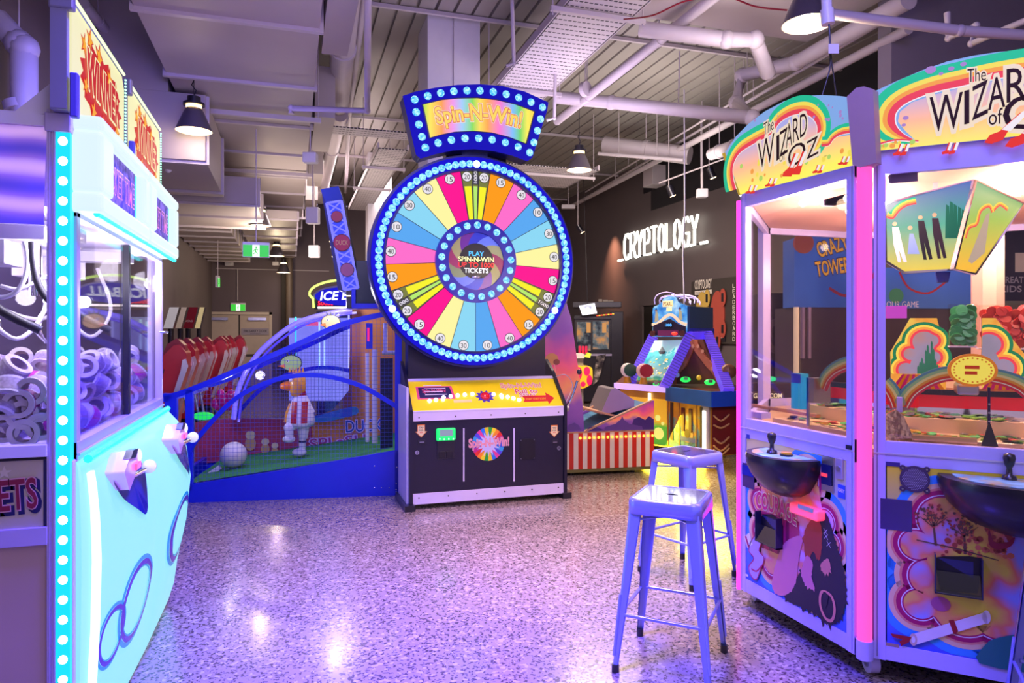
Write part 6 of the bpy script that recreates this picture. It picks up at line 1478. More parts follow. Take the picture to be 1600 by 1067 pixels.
# ================================================================ LEADERBOARD
LBf = Fr((XR - .05, 0, 0), (0, -1, 0)); l_ = lambda a, c: LBf.L(a, c)
a, b = l_(1080, 440), l_(1153, 540); zt2 = l_(1115, 436)[1]; zb2 = l_(1153, 538)[1]
t = thing('leaderboard', 'dark grey escape room leaderboard on the right wall with yellow and red keyring shapes', 'notice board', LBf.w((a[0] + b[0]) / 2, .04, zb2))
MB(LBf).box(a[0], b[0] + .1, 0, .04, zb2, zt2, mat('board_charcoal', '#3a3432', .5)).build('board', t, bevel=.005)
m = MB(LBf); cr1 = mat('board_white', '#e8e2d8', .4)
p, q = l_(1086, 452), l_(1112, 450); m.text('CRYPTOLOGY', p, (q[0], p[1]), .16, -.004, cr1, off=.02)
p = l_(1086, 461); m.box(p[0], q[0], -.004, 0, p[1], p[1] + .07, cr1); m.text('ESCAPE ROOMS', (p[0] + .04, p[1] + .018), (q[0] - .04, p[1] + .018), .035, -.006, mat('board_charcoal', '#3a3432'))
for i, ch in enumerate('LEADERBOARD'):
    p = l_(1147, 447 + i * 8.3); m.text(ch, (p[0] - .035, p[1] - .03), (p[0] + .035, p[1] - .03), .07, -.004, cr1)
m.build('board_lettering', t)
for nm, xa, cc in (('yellow', 1098, '#c8a850'), ('red', 1122, '#a8483c')):
    mt_ = mat('keyring_' + nm, cc, .45); g_ = MB(LBf); ca = l_(xa, 500 - 2); ca = (ca[0], ca[1] + .05)
    g_.disc(ca[0], ca[1], .20, -.02, mt_, 28, rz=.42, y1=0)
    for dx, dz in ((.17, .30), (.17, -.22), (.02, -.42)):
        g_.disc(ca[0] + dx, ca[1] + dz, .085, -.03, mt_, 18, rz=.15, y1=-.02).box(ca[0] + dx - .03, ca[0] + dx + .03, -.035, -.03, ca[1] + dz - .07, ca[1] + dz + .07, dark)
    g_.build('keyring_shape', t, label=nm + ' keyring cut-out')
for xa in (1103, 1122):
    p, q = l_(xa, 521), l_(xa + 14, 534); m = MB(LBf).box(p[0], q[0] - .03, -.012, 0, q[1], p[1], dark).box(p[0] + .08, q[0] - .1, -.015, -.012, q[1] + .06, p[1] - .06, mat('photo_grey', '#b8b0a8', .4)); m.build('photo_card', t)
# black doorway niche beside the pirate header
NW2 = Fr((XR - .02, 0, 0), (0, -1, 0)); a, b = NW2.L(1006, 478), NW2.L(1024, 600)
m = MB(NW2).box(a[0], b[0], 0, .02, 0, a[1], mat('niche_dark', '#1c1714', .6)); m.build('door_2', kind='structure')
MB(NW2).box(a[0] - .12, a[0], -.04, .02, 0, a[1] + .08, wallD).box(a[0], b[0], -.04, .02, a[1], a[1] + .08, wallD).build('trim_5', kind='structure')
# track lights on the dark wall
m0 = None
for p_, aim, lab in (((1045, 290), (.35, .1, -.9), 'black track spotlight with warm lens on the rail above the neon sign'), ((1108, 262), (-.1, .1, -1), 'black track spotlight on the rail near the small wizard header'), ((903, 352), (.3, .1, -.9), 'small warm track spotlight right of the wheel rim')):
    p = W(*p_, 10.8 if p_[0] > 950 else 14.0); t = thing('track_spotlight', lab, 'lamp', p)
    d = Vector((.35, -.1, -.9)) if p_[0] > 950 else Vector((.5, -.1, -.8)); d.normalize()
    MB().tube([p, p + d * .17], .055, dark, 14).build('lamp_body', t); MB().tube([p + d * .17, p + d * .175], .045, glow('spot_lens', '#ffe0b0', 8), 14).build('lens', t)
    MB().tube([p, Vector((p.x, p.y, ZC))], .008, grey2, 6).build('stem', t)
solo(MB().tube([W(1030, 286, 10.9), W(1175, 232, 9.6)], .012, grey2, 8), 'track_rail', 'thin lighting rail carrying black spotlights above the neon sign', 'rail', tuple(W(1030, 286, 10.9)))
# orange wall wash lamp
q = onX(938, 380, XR - .35); lamp_area('wall_wash', (q.x, q.y, 3.9), (XR, q.y, 2.2), .12, 16, (1.0, .45, .25), spread=1.2)
# wall vent, junction box, sensors
NW3 = Fr((XR - .01, 0, 0), (0, -1, 0)); a, b = NW3.L(1006, 284), NW3.L(1026, 295); m = MB(NW3).box(a[0], b[0], -.01, .01, b[1], a[1], black)
solo(m, 'wall_vent', 'black slot vent high on the dark wall', 'vent', NW3.w(a[0], 0, a[1])); 
a = NW3.L(1026, 264); b = NW3.L(1041, 289); m = MB(NW3).box(a[0], b[0], -.3, .01, b[1], a[1], grey2); solo(m, 'junction_box', 'pale junction box high on the dark wall above the neon sign', 'box', NW3.w(a[0], 0, a[1]), bevel=.01)
for (a, c, D_, w_, h_2, lab) in ((1097, 302, 10.5, .16, .13, 'white sensor box hanging on a pole above the neon sign'), (485, 247, 8.1, .16, .12, 'small white speaker box at the right edge of the long duct, nearest one'), (489, 337, 9.4, .17, .22, 'white hanging speaker left of the lattice arm'), (491, 393, 11.6, .17, .2, 'farther white hanging speaker below the first beside the lattice arm'), (888, 323, 15.5, .3, .09, 'flat white box under the conduit right of the wheel'), (358, 412, 18.4, .2, .12, 'small white box on the far left of the end wall ceiling'), (431, 412, 18.4, .16, .1, 'small cream box near the farthest pendant lamp')):
    p = W(a, c, D_); f_ = Fr(p, RGT); m = MB(f_).box(-w_ / 2, w_ / 2, -.06, .06, -h_2 / 2, h_2 / 2, white)
    t = thing('speaker_box', lab, 'speaker', p); m.build('housing', t, bevel=.015, seg=3); MB(f_).cyl((0, 0, h_2 / 2), (0, 0, ZC - p.z if p.z < ZC else .2), .008, grey2, 6).build('hanger_rod', t)
# security cameras
for (a, c, D_, lab) in ((263, 265, 7.4, 'small white camera under the lamp-lit duct'), (291, 418, 15, 'small dome camera on the left wall near the corner')):
    p = W(a, c, D_); t = thing('security_camera', lab, 'camera', p); MB().ball(p, .035, white, 12).build('dome', t); MB().cyl(p, p + Vector((0, 0, .08)), .015, white, 8).build('mount', t)
# ---------------------------------------------------------------- exit signs
gm = glow('exit_green', '#2fb82f', 1.15); wm_ = glow('exit_white', '#f2fff2', 1.25)
def exit_sign(px0, px1, py0, py1, D_, lab, hang, rx_=None):
    p = W((px0 + px1) / 2, py1, D_); f_ = Fr(p, rx_ or (1, 0, 0)); wd_ = (px1 - px0) * D_ / F * 1.0; hh = (py1 - py0) * D_ / F
    t = thing('exit_sign', lab, 'sign', p)
    MB(f_).box(-wd_ / 2, wd_ / 2, -.0, .05, 0, hh, white).build('housing', t, bevel=.006)
    h2 = hh * .80; m = MB(f_)
    for a, b, mt_ in ((-.47, -.13, gm), (-.13, .13, wm_), (.13, .47, gm)): m.box(a * wd_, b * wd_, -.004, 0, hh * .05, h2, mt_)
    k_ = h2 * .9; bx = 0
    m.disc(.0 + .02 * k_, h2 * .80, k_ * .08, -.006, gm, 12, y1=-.004)
    for pl_ in ([(0, .72), (-.03, .45)], [(-.03, .45), (.12, .28), (.06, .08)], [(-.03, .45), (-.12, .30), (-.24, .22)], [(0, .68), (-.15, .58), (-.2, .45)], [(0, .68), (.14, .60), (.2, .66)]):
        m.ribbon([(a * k_, hh * .05 + b * k_) for a, b in pl_], -.035 * k_, .035 * k_, -.006, gm)
    m.build('pictogram', t)
    if hang: MB(f_).cyl((0, .02, hh), (0, .02, hang), .008, grey2, 6).build('hanger_rod', t)
exit_sign(380, 420, 378, 402, 8.3, 'large green running man exit sign hanging in the middle of the left aisle', 1.53)
exit_sign(361, 383, 473, 486, 18.62, 'small green exit sign glowing above the cream fire doors', None)
exit_sign(338, 346, 431, 449, 13.5, 'green exit sign seen edge-on, hanging on a long rod near the left wall', 2.6, (.35, 1, 0))
# ================================================================ WIZARD MACHINE (right)
OX = 2.32
V = [Vector((OX, 3.22, 0)), Vector((OX, 2.42, 0))]
OLf = Fr(V[0], (0, -1, 0)); LW = .80
P2o = V[1] + Vector((.052, -.045, 0)); d45 = Vector((.7071, -.7071, 0)); RWD = 1.10
ORf = Fr(P2o, d45)
P3o = P2o + d45 * RWD
ring_ = [(V[0].x, V[0].y), (V[1].x, V[1].y), (P2o.x, P2o.y), (P3o.x, P3o.y), (P3o.x + .8, P3o.y), (4.75, 2.35), (4.75, 3.25), (3.95, 4.05), (3.1, 4.05)]
t = thing('wizard_game', 'large many-sided token pusher machine with lilac frames, rainbow headers and pink corner tube', 'arcade machine', (3.5, 2.7, 0))
lil2 = mat('oz_frame_lilac', '#c6bcff', .32, .05, vary=.03)
ol = lambda a, c, y=0: OLf.L(a, c, y)
orr_ = lambda a, c, y=0: ORf.L(a, c, y)
zb0_, zp1, zg0, zg1, zt0 = .115, .93, 1.03, 2.16, 2.26
# ----- frames
def face(fr, w_, nm):
    m = MB(fr)
    m.box(0, w_, -.006, .03, zb0_ - .01, zb0_ + .06, lil2).box(0, w_, -.006, .03, zp1, zg0, lil2).box(0, w_, -.010, -.006, zp1 + .045, zp1 + .052, alu)
    m.box(0, w_, -.006, .03, zg1, zt0, lil2)
    for a, b in ((0, .045), (w_ - .045, w_)): m.box(a, b, -.0075, .028, zb0_ - .012, zt0 + .002, lil2)
    for a, b in ((.012, .014), (w_ - .014, w_ - .012)): m.box(a, b, -.0085, -.0075, zb0_, zt0, dark)
    m.build('face_frame', t, bevel=.002)
    MB(fr).box(.04, w_ - .04, .008, .014, zg0 - .005, zg1 + .005, glass('oz_glass', '#fffaf8', .2)).build('glass_pane', t)
face(OLf, LW, 'l'); face(ORf, RWD, 'r')
slab_low = [(a + (3.5 - a) * .03, b + (2.7 - b) * .03) for a, b in ring_]
m = MB().slab(slab_low, zb0_ + .0, .95, mat('oz_inner_body', '#5a4a90', .5)); m.build('lower_body', t)
# roof
pinkc = mat('oz_roof_pink', '#d8a49c', .5)
m = MB().slab(slab_low, zg1 + .04, zt0 - .0, pinkc); m.build('roof', t)
# other frames (back faces): posts between glass
m = MB()
for a, b in ring_[4:]: m.box(a - .03, a + .03, b - .03, b + .03, zb0_, zt0, lil2)
m.build('rear_post', t, bevel=.003)
R = ring_
m = MB()
for (a, b) in zip(R[3:], R[4:] + R[:1]):
    f_ = Fr((a[0], a[1], 0), (b[0] - a[0], b[1] - a[1], 0)); L_ = math.hypot(b[0] - a[0], b[1] - a[1])
    m.box(0, L_, -.0, .03, zg1, zt0, lil2, fr=f_).box(0, L_, 0, .03, zb0_, zg0, lil2, fr=f_)
m.build('rear_frame', t)
# corner tube, cap, and left pink tube
pm = (V[1] + P2o) / 2 + Vector((-.012, -.012, 0))
tube_m = lit('corner_tube_pink', '#ff58c0', 1.1, .5)
MB().tube([pm + Vector((0, 0, .17)), pm + Vector((0, 0, 2.20))], .030, tube_m, 16).build('corner_tube', t, label='glowing pink corner tube')
MB().tube([pm + Vector((0, 0, .10)), pm + Vector((0, 0, .18))], .034, lil2, 16).build('tube_foot', t)
p0_ = V[0] + Vector((-.008, .012, 0)); MB().tube([p0_ + Vector((0, 0, .1)), p0_ + Vector((0, 0, 2.2))], .013, glow('edge_magenta', '#ff40e0', 1.6), 12).build('corner_tube', t)
capf = Fr(pm + Vector((-.02, -.02, 0)), Vector((.38, -.925, 0)))
g = lambda a, c, y=0: capf.L(a, c, y)
cp = [g(*p) for p in ((1325, 152), (1340, 138), (1352, 136), (1366, 140), (1371, 255), (1345, 262), (1334, 258))]
MB(capf).prism(cp, -.012, .04, mat('cap_mauve', '#a88a94', .45)).build('corner_cap', t, bevel=.003)
# castors
m0_ = None
for p in ((1183, 938, .0), (1361, 1050, 0)):
    q = onz(p[0], p[1], 0.0); f_ = Fr((q.x, q.y, 0), RGT)
    c_ = MB(f_).cyl((-.02, 0, .045), (.02, 0, .045), .045, mat('castor_lilac', '#cfc4e8', .35), 20).cyl((-.024, 0, .045), (.024, 0, .045), .02, steel, 12).box(-.028, .028, -.03, .03, .085, .105, steel)
    for s_ in (-1, 1): c_.box(s_ * .024 - .003, s_ * .024 + .003, -.015, .03, .045, .09, steel)
    c_.build('castor', t)
# ----- art helpers
def art(name, h1, h2, h3=None, sc_=3, es=0, axis=None, z0=0, z1=1):
    if name in _m: return _m[name]
    mm = bpy.data.materials.new(name); mm.use_nodes = True; nt = mm.node_tree; bb = nt.nodes['Principled BSDF']
    tc = nt.nodes.new('ShaderNodeTexCoord'); cr = nt.nodes.new('ShaderNodeValToRGB'); e = cr.color_ramp.elements; e[0].color = lin(h1); e[1].color = lin(h2)
    if h3: q = e.new(.5); q.color = lin(h3)
    if axis is None:
        nz = nt.nodes.new('ShaderNodeTexNoise'); nz.inputs['Scale'].default_value = sc_; nt.links.new(tc.outputs['Object'], nz.inputs['Vector']); nt.links.new(nz.outputs['Fac'], cr.inputs[0]); e[0].position = .35; e[-1].position = .65
    else:
        sp = nt.nodes.new('ShaderNodeSeparateXYZ'); nt.links.new(tc.outputs['Object'], sp.inputs[0]); mr = nt.nodes.new('ShaderNodeMapRange'); mr.inputs['From Min'].default_value = z0; mr.inputs['From Max'].default_value = z1
        nt.links.new(sp.outputs[axis], mr.inputs['Value']); nt.links.new(mr.outputs[0], cr.inputs[0])
    bb.inputs['Roughness'].default_value = .35; bb.inputs['Specular IOR Level'].default_value = .2; bb.inputs['Base Color'].default_value = (.05, .05, .05, 1)
    if not es: nt.links.new(cr.outputs[0], bb.inputs['Base Color'])
    if es: nt.links.new(cr.outputs[0], bb.inputs['Emission Color']); bb.inputs['Emission Strength'].default_value = es
    _m[name] = mm; return mm
ES = .82
H_sky = lit('hdr_sky', '#8ab4e8', ES); H_grn = lit('hdr_green', '#28c894', ES); H_yel = lit('hdr_yellow', '#ffe85a', ES); H_or = lit('hdr_orange', '#ffa848', ES); H_red = lit('hdr_red', '#f4485a', ES)
H_wh = lit('hdr_white', '#fff6f0', ES); H_cream = lit('hdr_cream', '#fbe6c8', ES); H_ink = lit('hdr_ink', '#4a2028', .15); H_lime = lit('hdr_lime', '#b8e068', ES); H_pl = lit('hdr_plum', '#b088c8', ES); H_shoe = lit('hdr_shoe', '#f03a30', ES)
H_in = art('hdr_sunset', '#f0e850', '#a0a0d8', '#f8b088', es=.98, axis=2, z0=2.24, z1=2.50)
def inside(fr, pts, y=0): return [fr.L(a, b, y) for a, b in pts]
def closed_area(path, base):   # close a curve down to the base points
    return path + base
def rot_scale(pts, c, k): return [(c[0] + (a - c[0]) * k, c[1] + (b - c[1]) * k) for a, b in pts]
def word(m, fr, s_, p0, p1, h, y, off, mt, shear=0): m.text(s_, fr.L(*p0), fr.L(*p1), h, y, mt, off=off, shear=shear)
# ----- small header (left face), pixel traced on its own plane
TM = lambda pts, fr, y: [fr.L(a, b, y) for a, b in pts]
yh = -.02
outl = [(1157, 304), (1142, 265), (1133, 238), (1150, 213), (1170, 193), (1195, 174), (1225, 158), (1255, 150), (1285, 148.5), (1312, 150), (1328, 152.5), (1338, 257)]
o1_ = TM(outl, OLf, yh)
hd = MB(OLf).prism(o1_, yh, yh + .03, H_sky, side=mat('hdr_edge', '#b8bce8', .3)).build('rainbow_header', t, label='smaller backlit rainbow header'); ROOTS[hd.name] = ROOTS[t.name]
def bands(m, fr, path, closed_base, y, cols, widths, inner_mt):
    P_ = smooth_path(TM(path, fr, yh), 6); 
    k = y; 
    tot = 0
    for i, (c_, w_) in enumerate(zip(cols, widths)):
        m.ribbon(P_, -(tot + w_), -tot, k - .0004 * i, c_); tot += w_
    return P_
m = MB(OLf)
# inner sunset area polygon
cl = [(1157, 304), (1146, 272), (1141, 250), (1150, 232), (1172, 216), (1200, 204), (1215, 188), (1235, 177), (1258, 174), (1275, 182), (1284, 197), (1284, 210), (1276, 223), (1290, 224), (1308, 214), (1334, 210), (1338, 257)]
ipoly = smooth_path(TM(cl[1:-2], OLf, yh), 4) ; ipoly = [TM([cl[0]], OLf, yh)[0]] + ipoly + TM(cl[-2:], OLf, yh)
m.flat(ipoly, yh - .001, H_in)
pth = [(1150, 292), (1139, 262), (1140, 246), (1152, 229), (1173, 213), (1198, 202), (1212, 186), (1232, 173), (1258, 168), (1280, 175), (1291, 191), (1293, 207), (1286, 221)]
def rainbow_path(m, fr, pxs, y, W_, flip=1, taper=0):
    P_ = smooth_path(TM(pxs, fr, yh), 6); tot = 0
    for i, (c_, w_) in enumerate(((H_wh, .004), (H_red, .022), (H_or, .014), (H_yel, .016), (H_grn, .028))):
        w_ *= W_; a, b = tot, tot + w_; n = len(P_); vs = []
        for j in range(n):
            p, q = Vector(P_[max(0, j - 1)]), Vector(P_[min(n - 1, j + 1)]); d = (q - p).normalized(); k = min(1, .12 + j / n / .28) if taper else 1
            for o in (a, b): t_ = Vector(P_[j]) + Vector((-d.y, d.x)) * (flip * o * k); vs.append((t_.x, y - .0003 * i, max(zt0 + .004, t_.y)))
        m.add(vs, [(2 * j, 2 * j + 1, 2 * j + 3, 2 * j + 2) for j in range(n - 1)], c_, fr=fr); tot = b
rainbow_path(m, OLf, [(1153, 300), (1147, 278), (1147, 258), (1157, 240), (1178, 226), (1204, 212), (1220, 192), (1240, 181), (1259, 180), (1272, 189), (1277, 202), (1273, 216), (1266, 226)], yh - .002, 1.05)
rainbow_path(m, OLf, [(1284, 230), (1296, 228), (1304, 218), (1316, 211), (1336, 208)], yh - .003, .55)
# poppies / blotches and small shoes
rb = random.Random(21)
for i in range(26):
    a, b = 1155 + rb.random() * 175, 0; b = 258 + rb.random() * 30 - (a - 1155) * .20 ; q = OLf.L(a, b, yh); m.disc(q[0], q[1], .006 + .010 * rb.random(), yh - .0035 - .0001 * i, (H_yel, H_or, H_lime)[i % 3], 9)
for i in range(16):
    a = 1170 + rb.random() * 150; b = 178 + rb.random() * 30 - (0 if a < 1250 else 15); q = OLf.L(a, b, yh); m.disc(q[0], q[1], .004 + .005 * rb.random(), yh - .0033, H_pl, 8)
def shoes(m, fr, a, b, k, y):
    for dx in (0, 9 * k):
        q = TM([(a + dx, b), (a + dx + 8 * k, b - 1 * k), (a + dx + 14 * k, b - 16 * k), (a + dx + 9 * k, b - 17 * k), (a + dx + 5 * k, b - 6 * k), (a + dx - 1 * k, b - 3 * k)], fr, yh)
        m.flat(q, y, H_shoe)
        q = TM([(a + dx + 7 * k, b - 6 * k), (a + dx + 11 * k, b - 6 * k), (a + dx + 15 * k, b - 17 * k), (a + dx + 11 * k, b - 17 * k)], fr, yh); m.flat(q, y - .0003, H_wh)
for a, b in ((1170, 303), (1201, 292), (1275, 271), (1315, 258)): shoes(m, OLf, a - 3, b, .8, yh - .008)
m.build('rainbow_print', hd, norm=False)
# title lettering: hand-drawn looking strokes, tall and condensed, tilted
def title(fr, words, par, y, thick):
    mh = MB(fr); mi = MB(fr)
    for s_, p0, p1, hpx, shr in words:
        q0, q1 = fr.L(*p0, yh), fr.L(*p1, yh); h_ = abs(fr.L(p0[0], p0[1] - hpx, yh)[1] - q0[1])
        mh.text(s_, q0, q1, h_, y, H_cream, off=.09, shear=shr, up=1); mi.text(s_, q0, q1, h_, y - .0015, H_ink, off=thick, shear=shr, up=1)
    mh.build('title_halo', par, norm=False); mi.build('title_lettering', par, norm=False)
title(OLf, [('The', (1196, 212), (1212, 202), 20, 0), ('W', (1187, 266), (1213, 250), 44, 0), ('I', (1216, 252), (1221, 249), 42, 0), ('Z', (1221, 246), (1234, 238), 42, 0), ('A', (1231, 233), (1241, 227), 40, 0), ('R', (1242, 224), (1252, 219), 40, 0), ('D', (1253, 216), (1264, 210), 38, 0),
            ('of', (1221, 254), (1230, 249), 16, 0), ('O', (1234, 264), (1262, 250), 34, 0), ('Z', (1263, 250), (1282, 240), 30, 0)], hd, yh - .010, -.004)
m = MB(OLf); 
for (dx, dy) in ((0, 0), (13, -3)):
    m.flat(TM([(1226 + dx, 276 + dy), (1240 + dx, 276 + dy), (1243 + dx, 266 + dy), (1250 + dx, 240 + dy), (1244 + dx, 240 + dy), (1236 + dx, 262 + dy), (1227 + dx, 270 + dy)], OLf, yh), yh - .013, H_shoe)
    m.flat(TM([(1238 + dx, 262 + dy), (1243 + dx, 262 + dy), (1252 + dx, 240 + dy), (1248 + dx, 239 + dy)], OLf, yh), yh - .0135, H_wh)
q = OLf.L(1291, 246, yh); m.text('TM', (q[0], q[1]), (q[0] + .018, q[1]), .006, yh - .011, H_ink)
m.build('red_shoes_print', hd, norm=False)
# side return of small header
MB(OLf).prism(TM([(1157, 304), (1154, 305), (1128, 240), (1133, 238)], OLf, yh), yh, yh + .12, mat('hdr_side_gold', '#c8b020', .4, emit='#c8b020', es=.2, vary=0)).build('header_return', t)
MB(OLf).tube([(*[OLf.L(1130, 240, yh)[0]], yh + .01, OLf.L(1130, 240, yh)[1]), (OLf.L(1155, 306, yh)[0], yh + .01, OLf.L(1155, 306, yh)[1])], .006, glow('edge_white', '#fff0e0', 1.6), 6).build('header_edge_light', t)
# ----- big header (right face)
yh = -.02
xr_ = RWD
o2 = TM([(1371, 250), (1366, 143), (1400, 127), (1440, 110), (1480, 96), (1520, 87), (1560, 81), (1600, 78)], ORf, yh); xmid = RWD / 2 + .03
top_ = [p for p in o2[1:] if p[0] < xmid]; zt_m = max(p[1] for p in o2) + .012
arch = top_ + [(xmid, zt_m)] + [(2 * xmid - a, b) for a, b in top_[::-1]]; arch = [p for p in arch if p[0] <= RWD + .02]
zbt = zt0
o2p = [(arch[0][0] + .005, zbt)] + arch + [(arch[-1][0], zbt)]
hb = MB(ORf).prism(o2p, yh, yh + .03, H_sky, side=mat('hdr_edge', '#b8bce8', .3)).build('rainbow_header', t, label='larger backlit rainbow header'); ROOTS[hb.name] = ROOTS[t.name]
m = MB(ORf)
ip = [(1372, 226), (1400, 218), (1430, 219), (1415, 205), (1403, 190), (1406, 175), (1425, 160), (1460, 148), (1500, 138), (1545, 128), (1600, 120), (1700, 112), (1700, 255), (1371, 250)]
pp = TM(ip, ORf, yh); pp = [(min(a, xmid * 2 - .05), max(zbt, b)) for a, b in pp]
m.flat(pp, yh - .001, H_in)
rainbow_path(m, ORf, [(1432, 220), (1412, 208), (1401, 193), (1403, 175), (1422, 160), (1460, 146), (1500, 137), (1545, 127), (1600, 118), (1680, 108)], yh - .002, 1.25, taper=1)
m.flat([(a, max(zbt, b)) for a, b in TM([(1372, 226), (1385, 222), (1388, 190), (1376, 170), (1370, 168)], ORf, yh)], yh - .0012, H_yel)
m.ribbon(smooth_path(TM([(1372, 226), (1400, 219), (1435, 221)], ORf, yh), 5), -.004, .004, yh - .006, H_red); m.ribbon(smooth_path(TM([(1372, 228), (1400, 221), (1435, 222.5)], ORf, yh), 5), -.002, .002, yh - .0065, H_wh)
for i in range(46):
    a = 1375 + rb.random() * 225; b = 222 + rb.random() * 14 + (a - 1375) * -.01; q = ORf.L(a, b, yh)
    if q[1] > zbt + .012: m.disc(q[0], q[1], .006 + .010 * rb.random(), yh - .0065 - .00005 * i, (H_yel, H_or, H_lime, H_lime)[i % 4], 9)
for a, b, r_ in ((1454, 110, 7), (1486, 108, 4), (1505, 101, 4), (1470, 116, 3), (1415, 185, 4), (1412, 196, 3)): q = ORf.L(a, b, yh); m.disc(q[0], q[1], r_ * .0028, yh - .007, H_pl, 14, rz=r_ * .0022)
for a, b in ((1396, 244), (1472, 242)): shoes(m, ORf, a, b, 1.1, yh - .009)
m.build('rainbow_print', hb, norm=False)
title(ORf, [('The', (1511, 130), (1540, 127), 22, 0), ('W', (1452, 208), (1504, 200), 58, 0), ('I', (1506, 196), (1514, 194), 56, 0), ('Z', (1518, 190), (1543, 178), 56, 0), ('A', (1543, 174), (1570, 168), 52, 0), ('R', (1572, 162), (1604, 158), 56, 0), ('D', (1606, 158), (1650, 150), 60, 0),
            ('of', (1544, 197), (1566, 194), 26, 0), ('O', (1566, 208), (1640, 196), 56, 0), ('Z', (1645, 195), (1690, 190), 40, 0)], hb, yh - .011, .0)
m = MB(ORf)
for (dx, dy) in ((0, 0), (32, 6)):
    m.flat(TM([(1537 + dx, 224 + dy), (1548 + dx, 226 + dy), (1566 + dx, 220 + dy), (1575 + dx, 205 + dy), (1604 + dx, 178 + dy), (1592 + dx, 178 + dy), (1560 + dx, 207 + dy), (1546 + dx, 212 + dy)], ORf, yh), yh - .015, H_shoe)
    m.flat(TM([(1564 + dx, 204 + dy), (1578 + dx, 206 + dy), (1604 + dx, 180 + dy), (1598 + dx, 175 + dy)], ORf, yh), yh - .0155, H_wh)
m.build('red_shoes_print', hb, norm=False)
# ----- lower art panels
mgn = mat('art_maroon', '#b41460', .35); wht = mat('art_white', '#ece4f0', .35); crm = mat('art_cream', '#f0c8a0', .35); blu = mat('art_blue', '#3a9cf0', .35); peach = mat('art_peach', '#e8907a', .35); org = mat('art_coral', '#e07850', .35)
nav = mat('art_navy', '#1c1634', .35); pinks = mat('art_rose', '#c82a60', .35); dyel = mat('art_gold', '#fce890', .35)
bgl = art('art_ground_left', '#4a62e8', '#ecdc80', '#70a8e8', axis=2, z0=.15, z1=.95)
bgr = art('art_ground_right', '#4454e8', '#f8e020', '#80a0b8', axis=2, z0=.15, z1=.95)
PL_ = MB(OLf).box(.05, LW - .05, -.004, .02, zb0_ + .06, zp1, bgl).build('art_panel', t, label='pink and blue lower art panel with COURAGE lettering'); ROOTS[PL_.name] = ROOTS[t.name]
PR_ = MB(ORf).box(.05, RWD - .05, -.004, .02, zb0_ + .06, zp1, bgr).build('art_panel', t, label='yellow to blue lower art panel with cloud and trees'); ROOTS[PR_.name] = ROOTS[t.name]
yh = -.004
def cloud(m, fr, px_, y, layers):
    P_ = smooth_path(TM(px_, fr, yh), 5, True)
    A_ = sum(P_[i][0] * P_[(i + 1) % len(P_)][1] - P_[(i + 1) % len(P_)][0] * P_[i][1] for i in range(len(P_)))
    sgn = -1 if A_ > 0 else 1
    for k_, (a, b, mt_) in enumerate(layers): m.ribbon(P_, sgn * a, sgn * b, y - .0003 * k_, mt_, closed=True)
    return P_
def panel_cloud(fr, par, lobes, body, inner, nm, xa, xb):
    m = MB(fr); B_ = TM(body, fr, yh)
    for k_, (g_, mt_) in enumerate(((.090, blu), (.056, crm), (.037, peach), (.028, mgn), (.010, wht), (.006, mgn), (0, inner))):
        for cx_, cy_, r_ in lobes:
            c_ = fr.L(cx_, cy_, yh); R_ = abs(fr.L(cx_, cy_ - r_, yh)[1] - c_[1]) + g_
            m.flat([(min(xb, max(xa, c_[0] + R_ * math.cos(i * PI / 16))), max(zb0_ + .065, min(zp1 - .005, c_[1] + R_ * math.sin(i * PI / 16)))) for i in range(32)], yh - .0004 - .0004 * k_, mt_)
    m.flat(B_, yh - .0029, inner)
    m.build(nm, par, norm=False)
xlim = LW - .05
panel_cloud(OLf, PL_, [(1208, 758, 22), (1187, 784, 13), (1262, 750, 22), (1290, 815, 18), (1300, 850, 16), (1190, 832, 14), (1300, 905, 16), (1205, 880, 16), (1270, 925, 16), (1240, 800, 40), (1250, 870, 40)], [(1190, 760), (1280, 760), (1300, 900), (1250, 930), (1190, 880)], art('cloud_rose', '#f8c070', '#e8b8d8', '#f89080', sc_=11), 'cloud_print', .05, LW - .05)
m = MB(OLf)
# curtain, lettering, generic maned shape in navy and peach
m.flat(TM([(1184, 796), (1250, 815), (1250, 880), (1180, 850)], OLf, yh), yh - .0045, pinks)
for a in (1190, 1203, 1216, 1229): m.flat(TM([(a, 800 + (a - 1184) * .3), (a + 5, 801 + (a - 1184) * .3), (a + 5, 855 + (a - 1184) * .35), (a, 853 + (a - 1184) * .35)], OLf, yh), yh - .005, mat('art_rose_dark', '#8a1848', .35))
def jag(pts, k=.006):
    o = smooth_path(TM(pts, OLf, yh), 6, True); r_ = random.Random(len(pts)); c = (sum(p[0] for p in o) / len(o), sum(p[1] for p in o) / len(o)); q = []
    for i, (a, b) in enumerate(o):
        d = Vector((a - c[0], b - c[1])).normalized() * (k * 2.2 * r_.random() ** 2 if i % 2 else -k * .3); q.append((a + d.x, b + d.y - (abs(d.y) * .8 if i % 2 else 0)))
    return q
P_ = [(1258, 880), (1268, 850), (1276, 815), (1290, 800), (1300, 822), (1308, 850), (1316, 875), (1322, 905), (1324, 935), (1318, 960), (1305, 975), (1290, 972), (1270, 955), (1245, 945), (1228, 935), (1232, 915), (1248, 900)]
m.flat(jag(P_, .008), yh - .006, nav)
P_ = [(1226, 850), (1244, 838), (1256, 840), (1250, 870), (1246, 905), (1236, 925), (1220, 930), (1208, 915), (1214, 880)]
m.flat(jag(P_, .003), yh - .0065, mat('art_pink_flesh', '#e8889a', .35))
m.flat(jag([(1258, 835), (1270, 812), (1284, 818), (1286, 850), (1282, 875), (1272, 862), (1262, 880)], .006), yh - .007, mat('art_rust', '#b84030', .35))
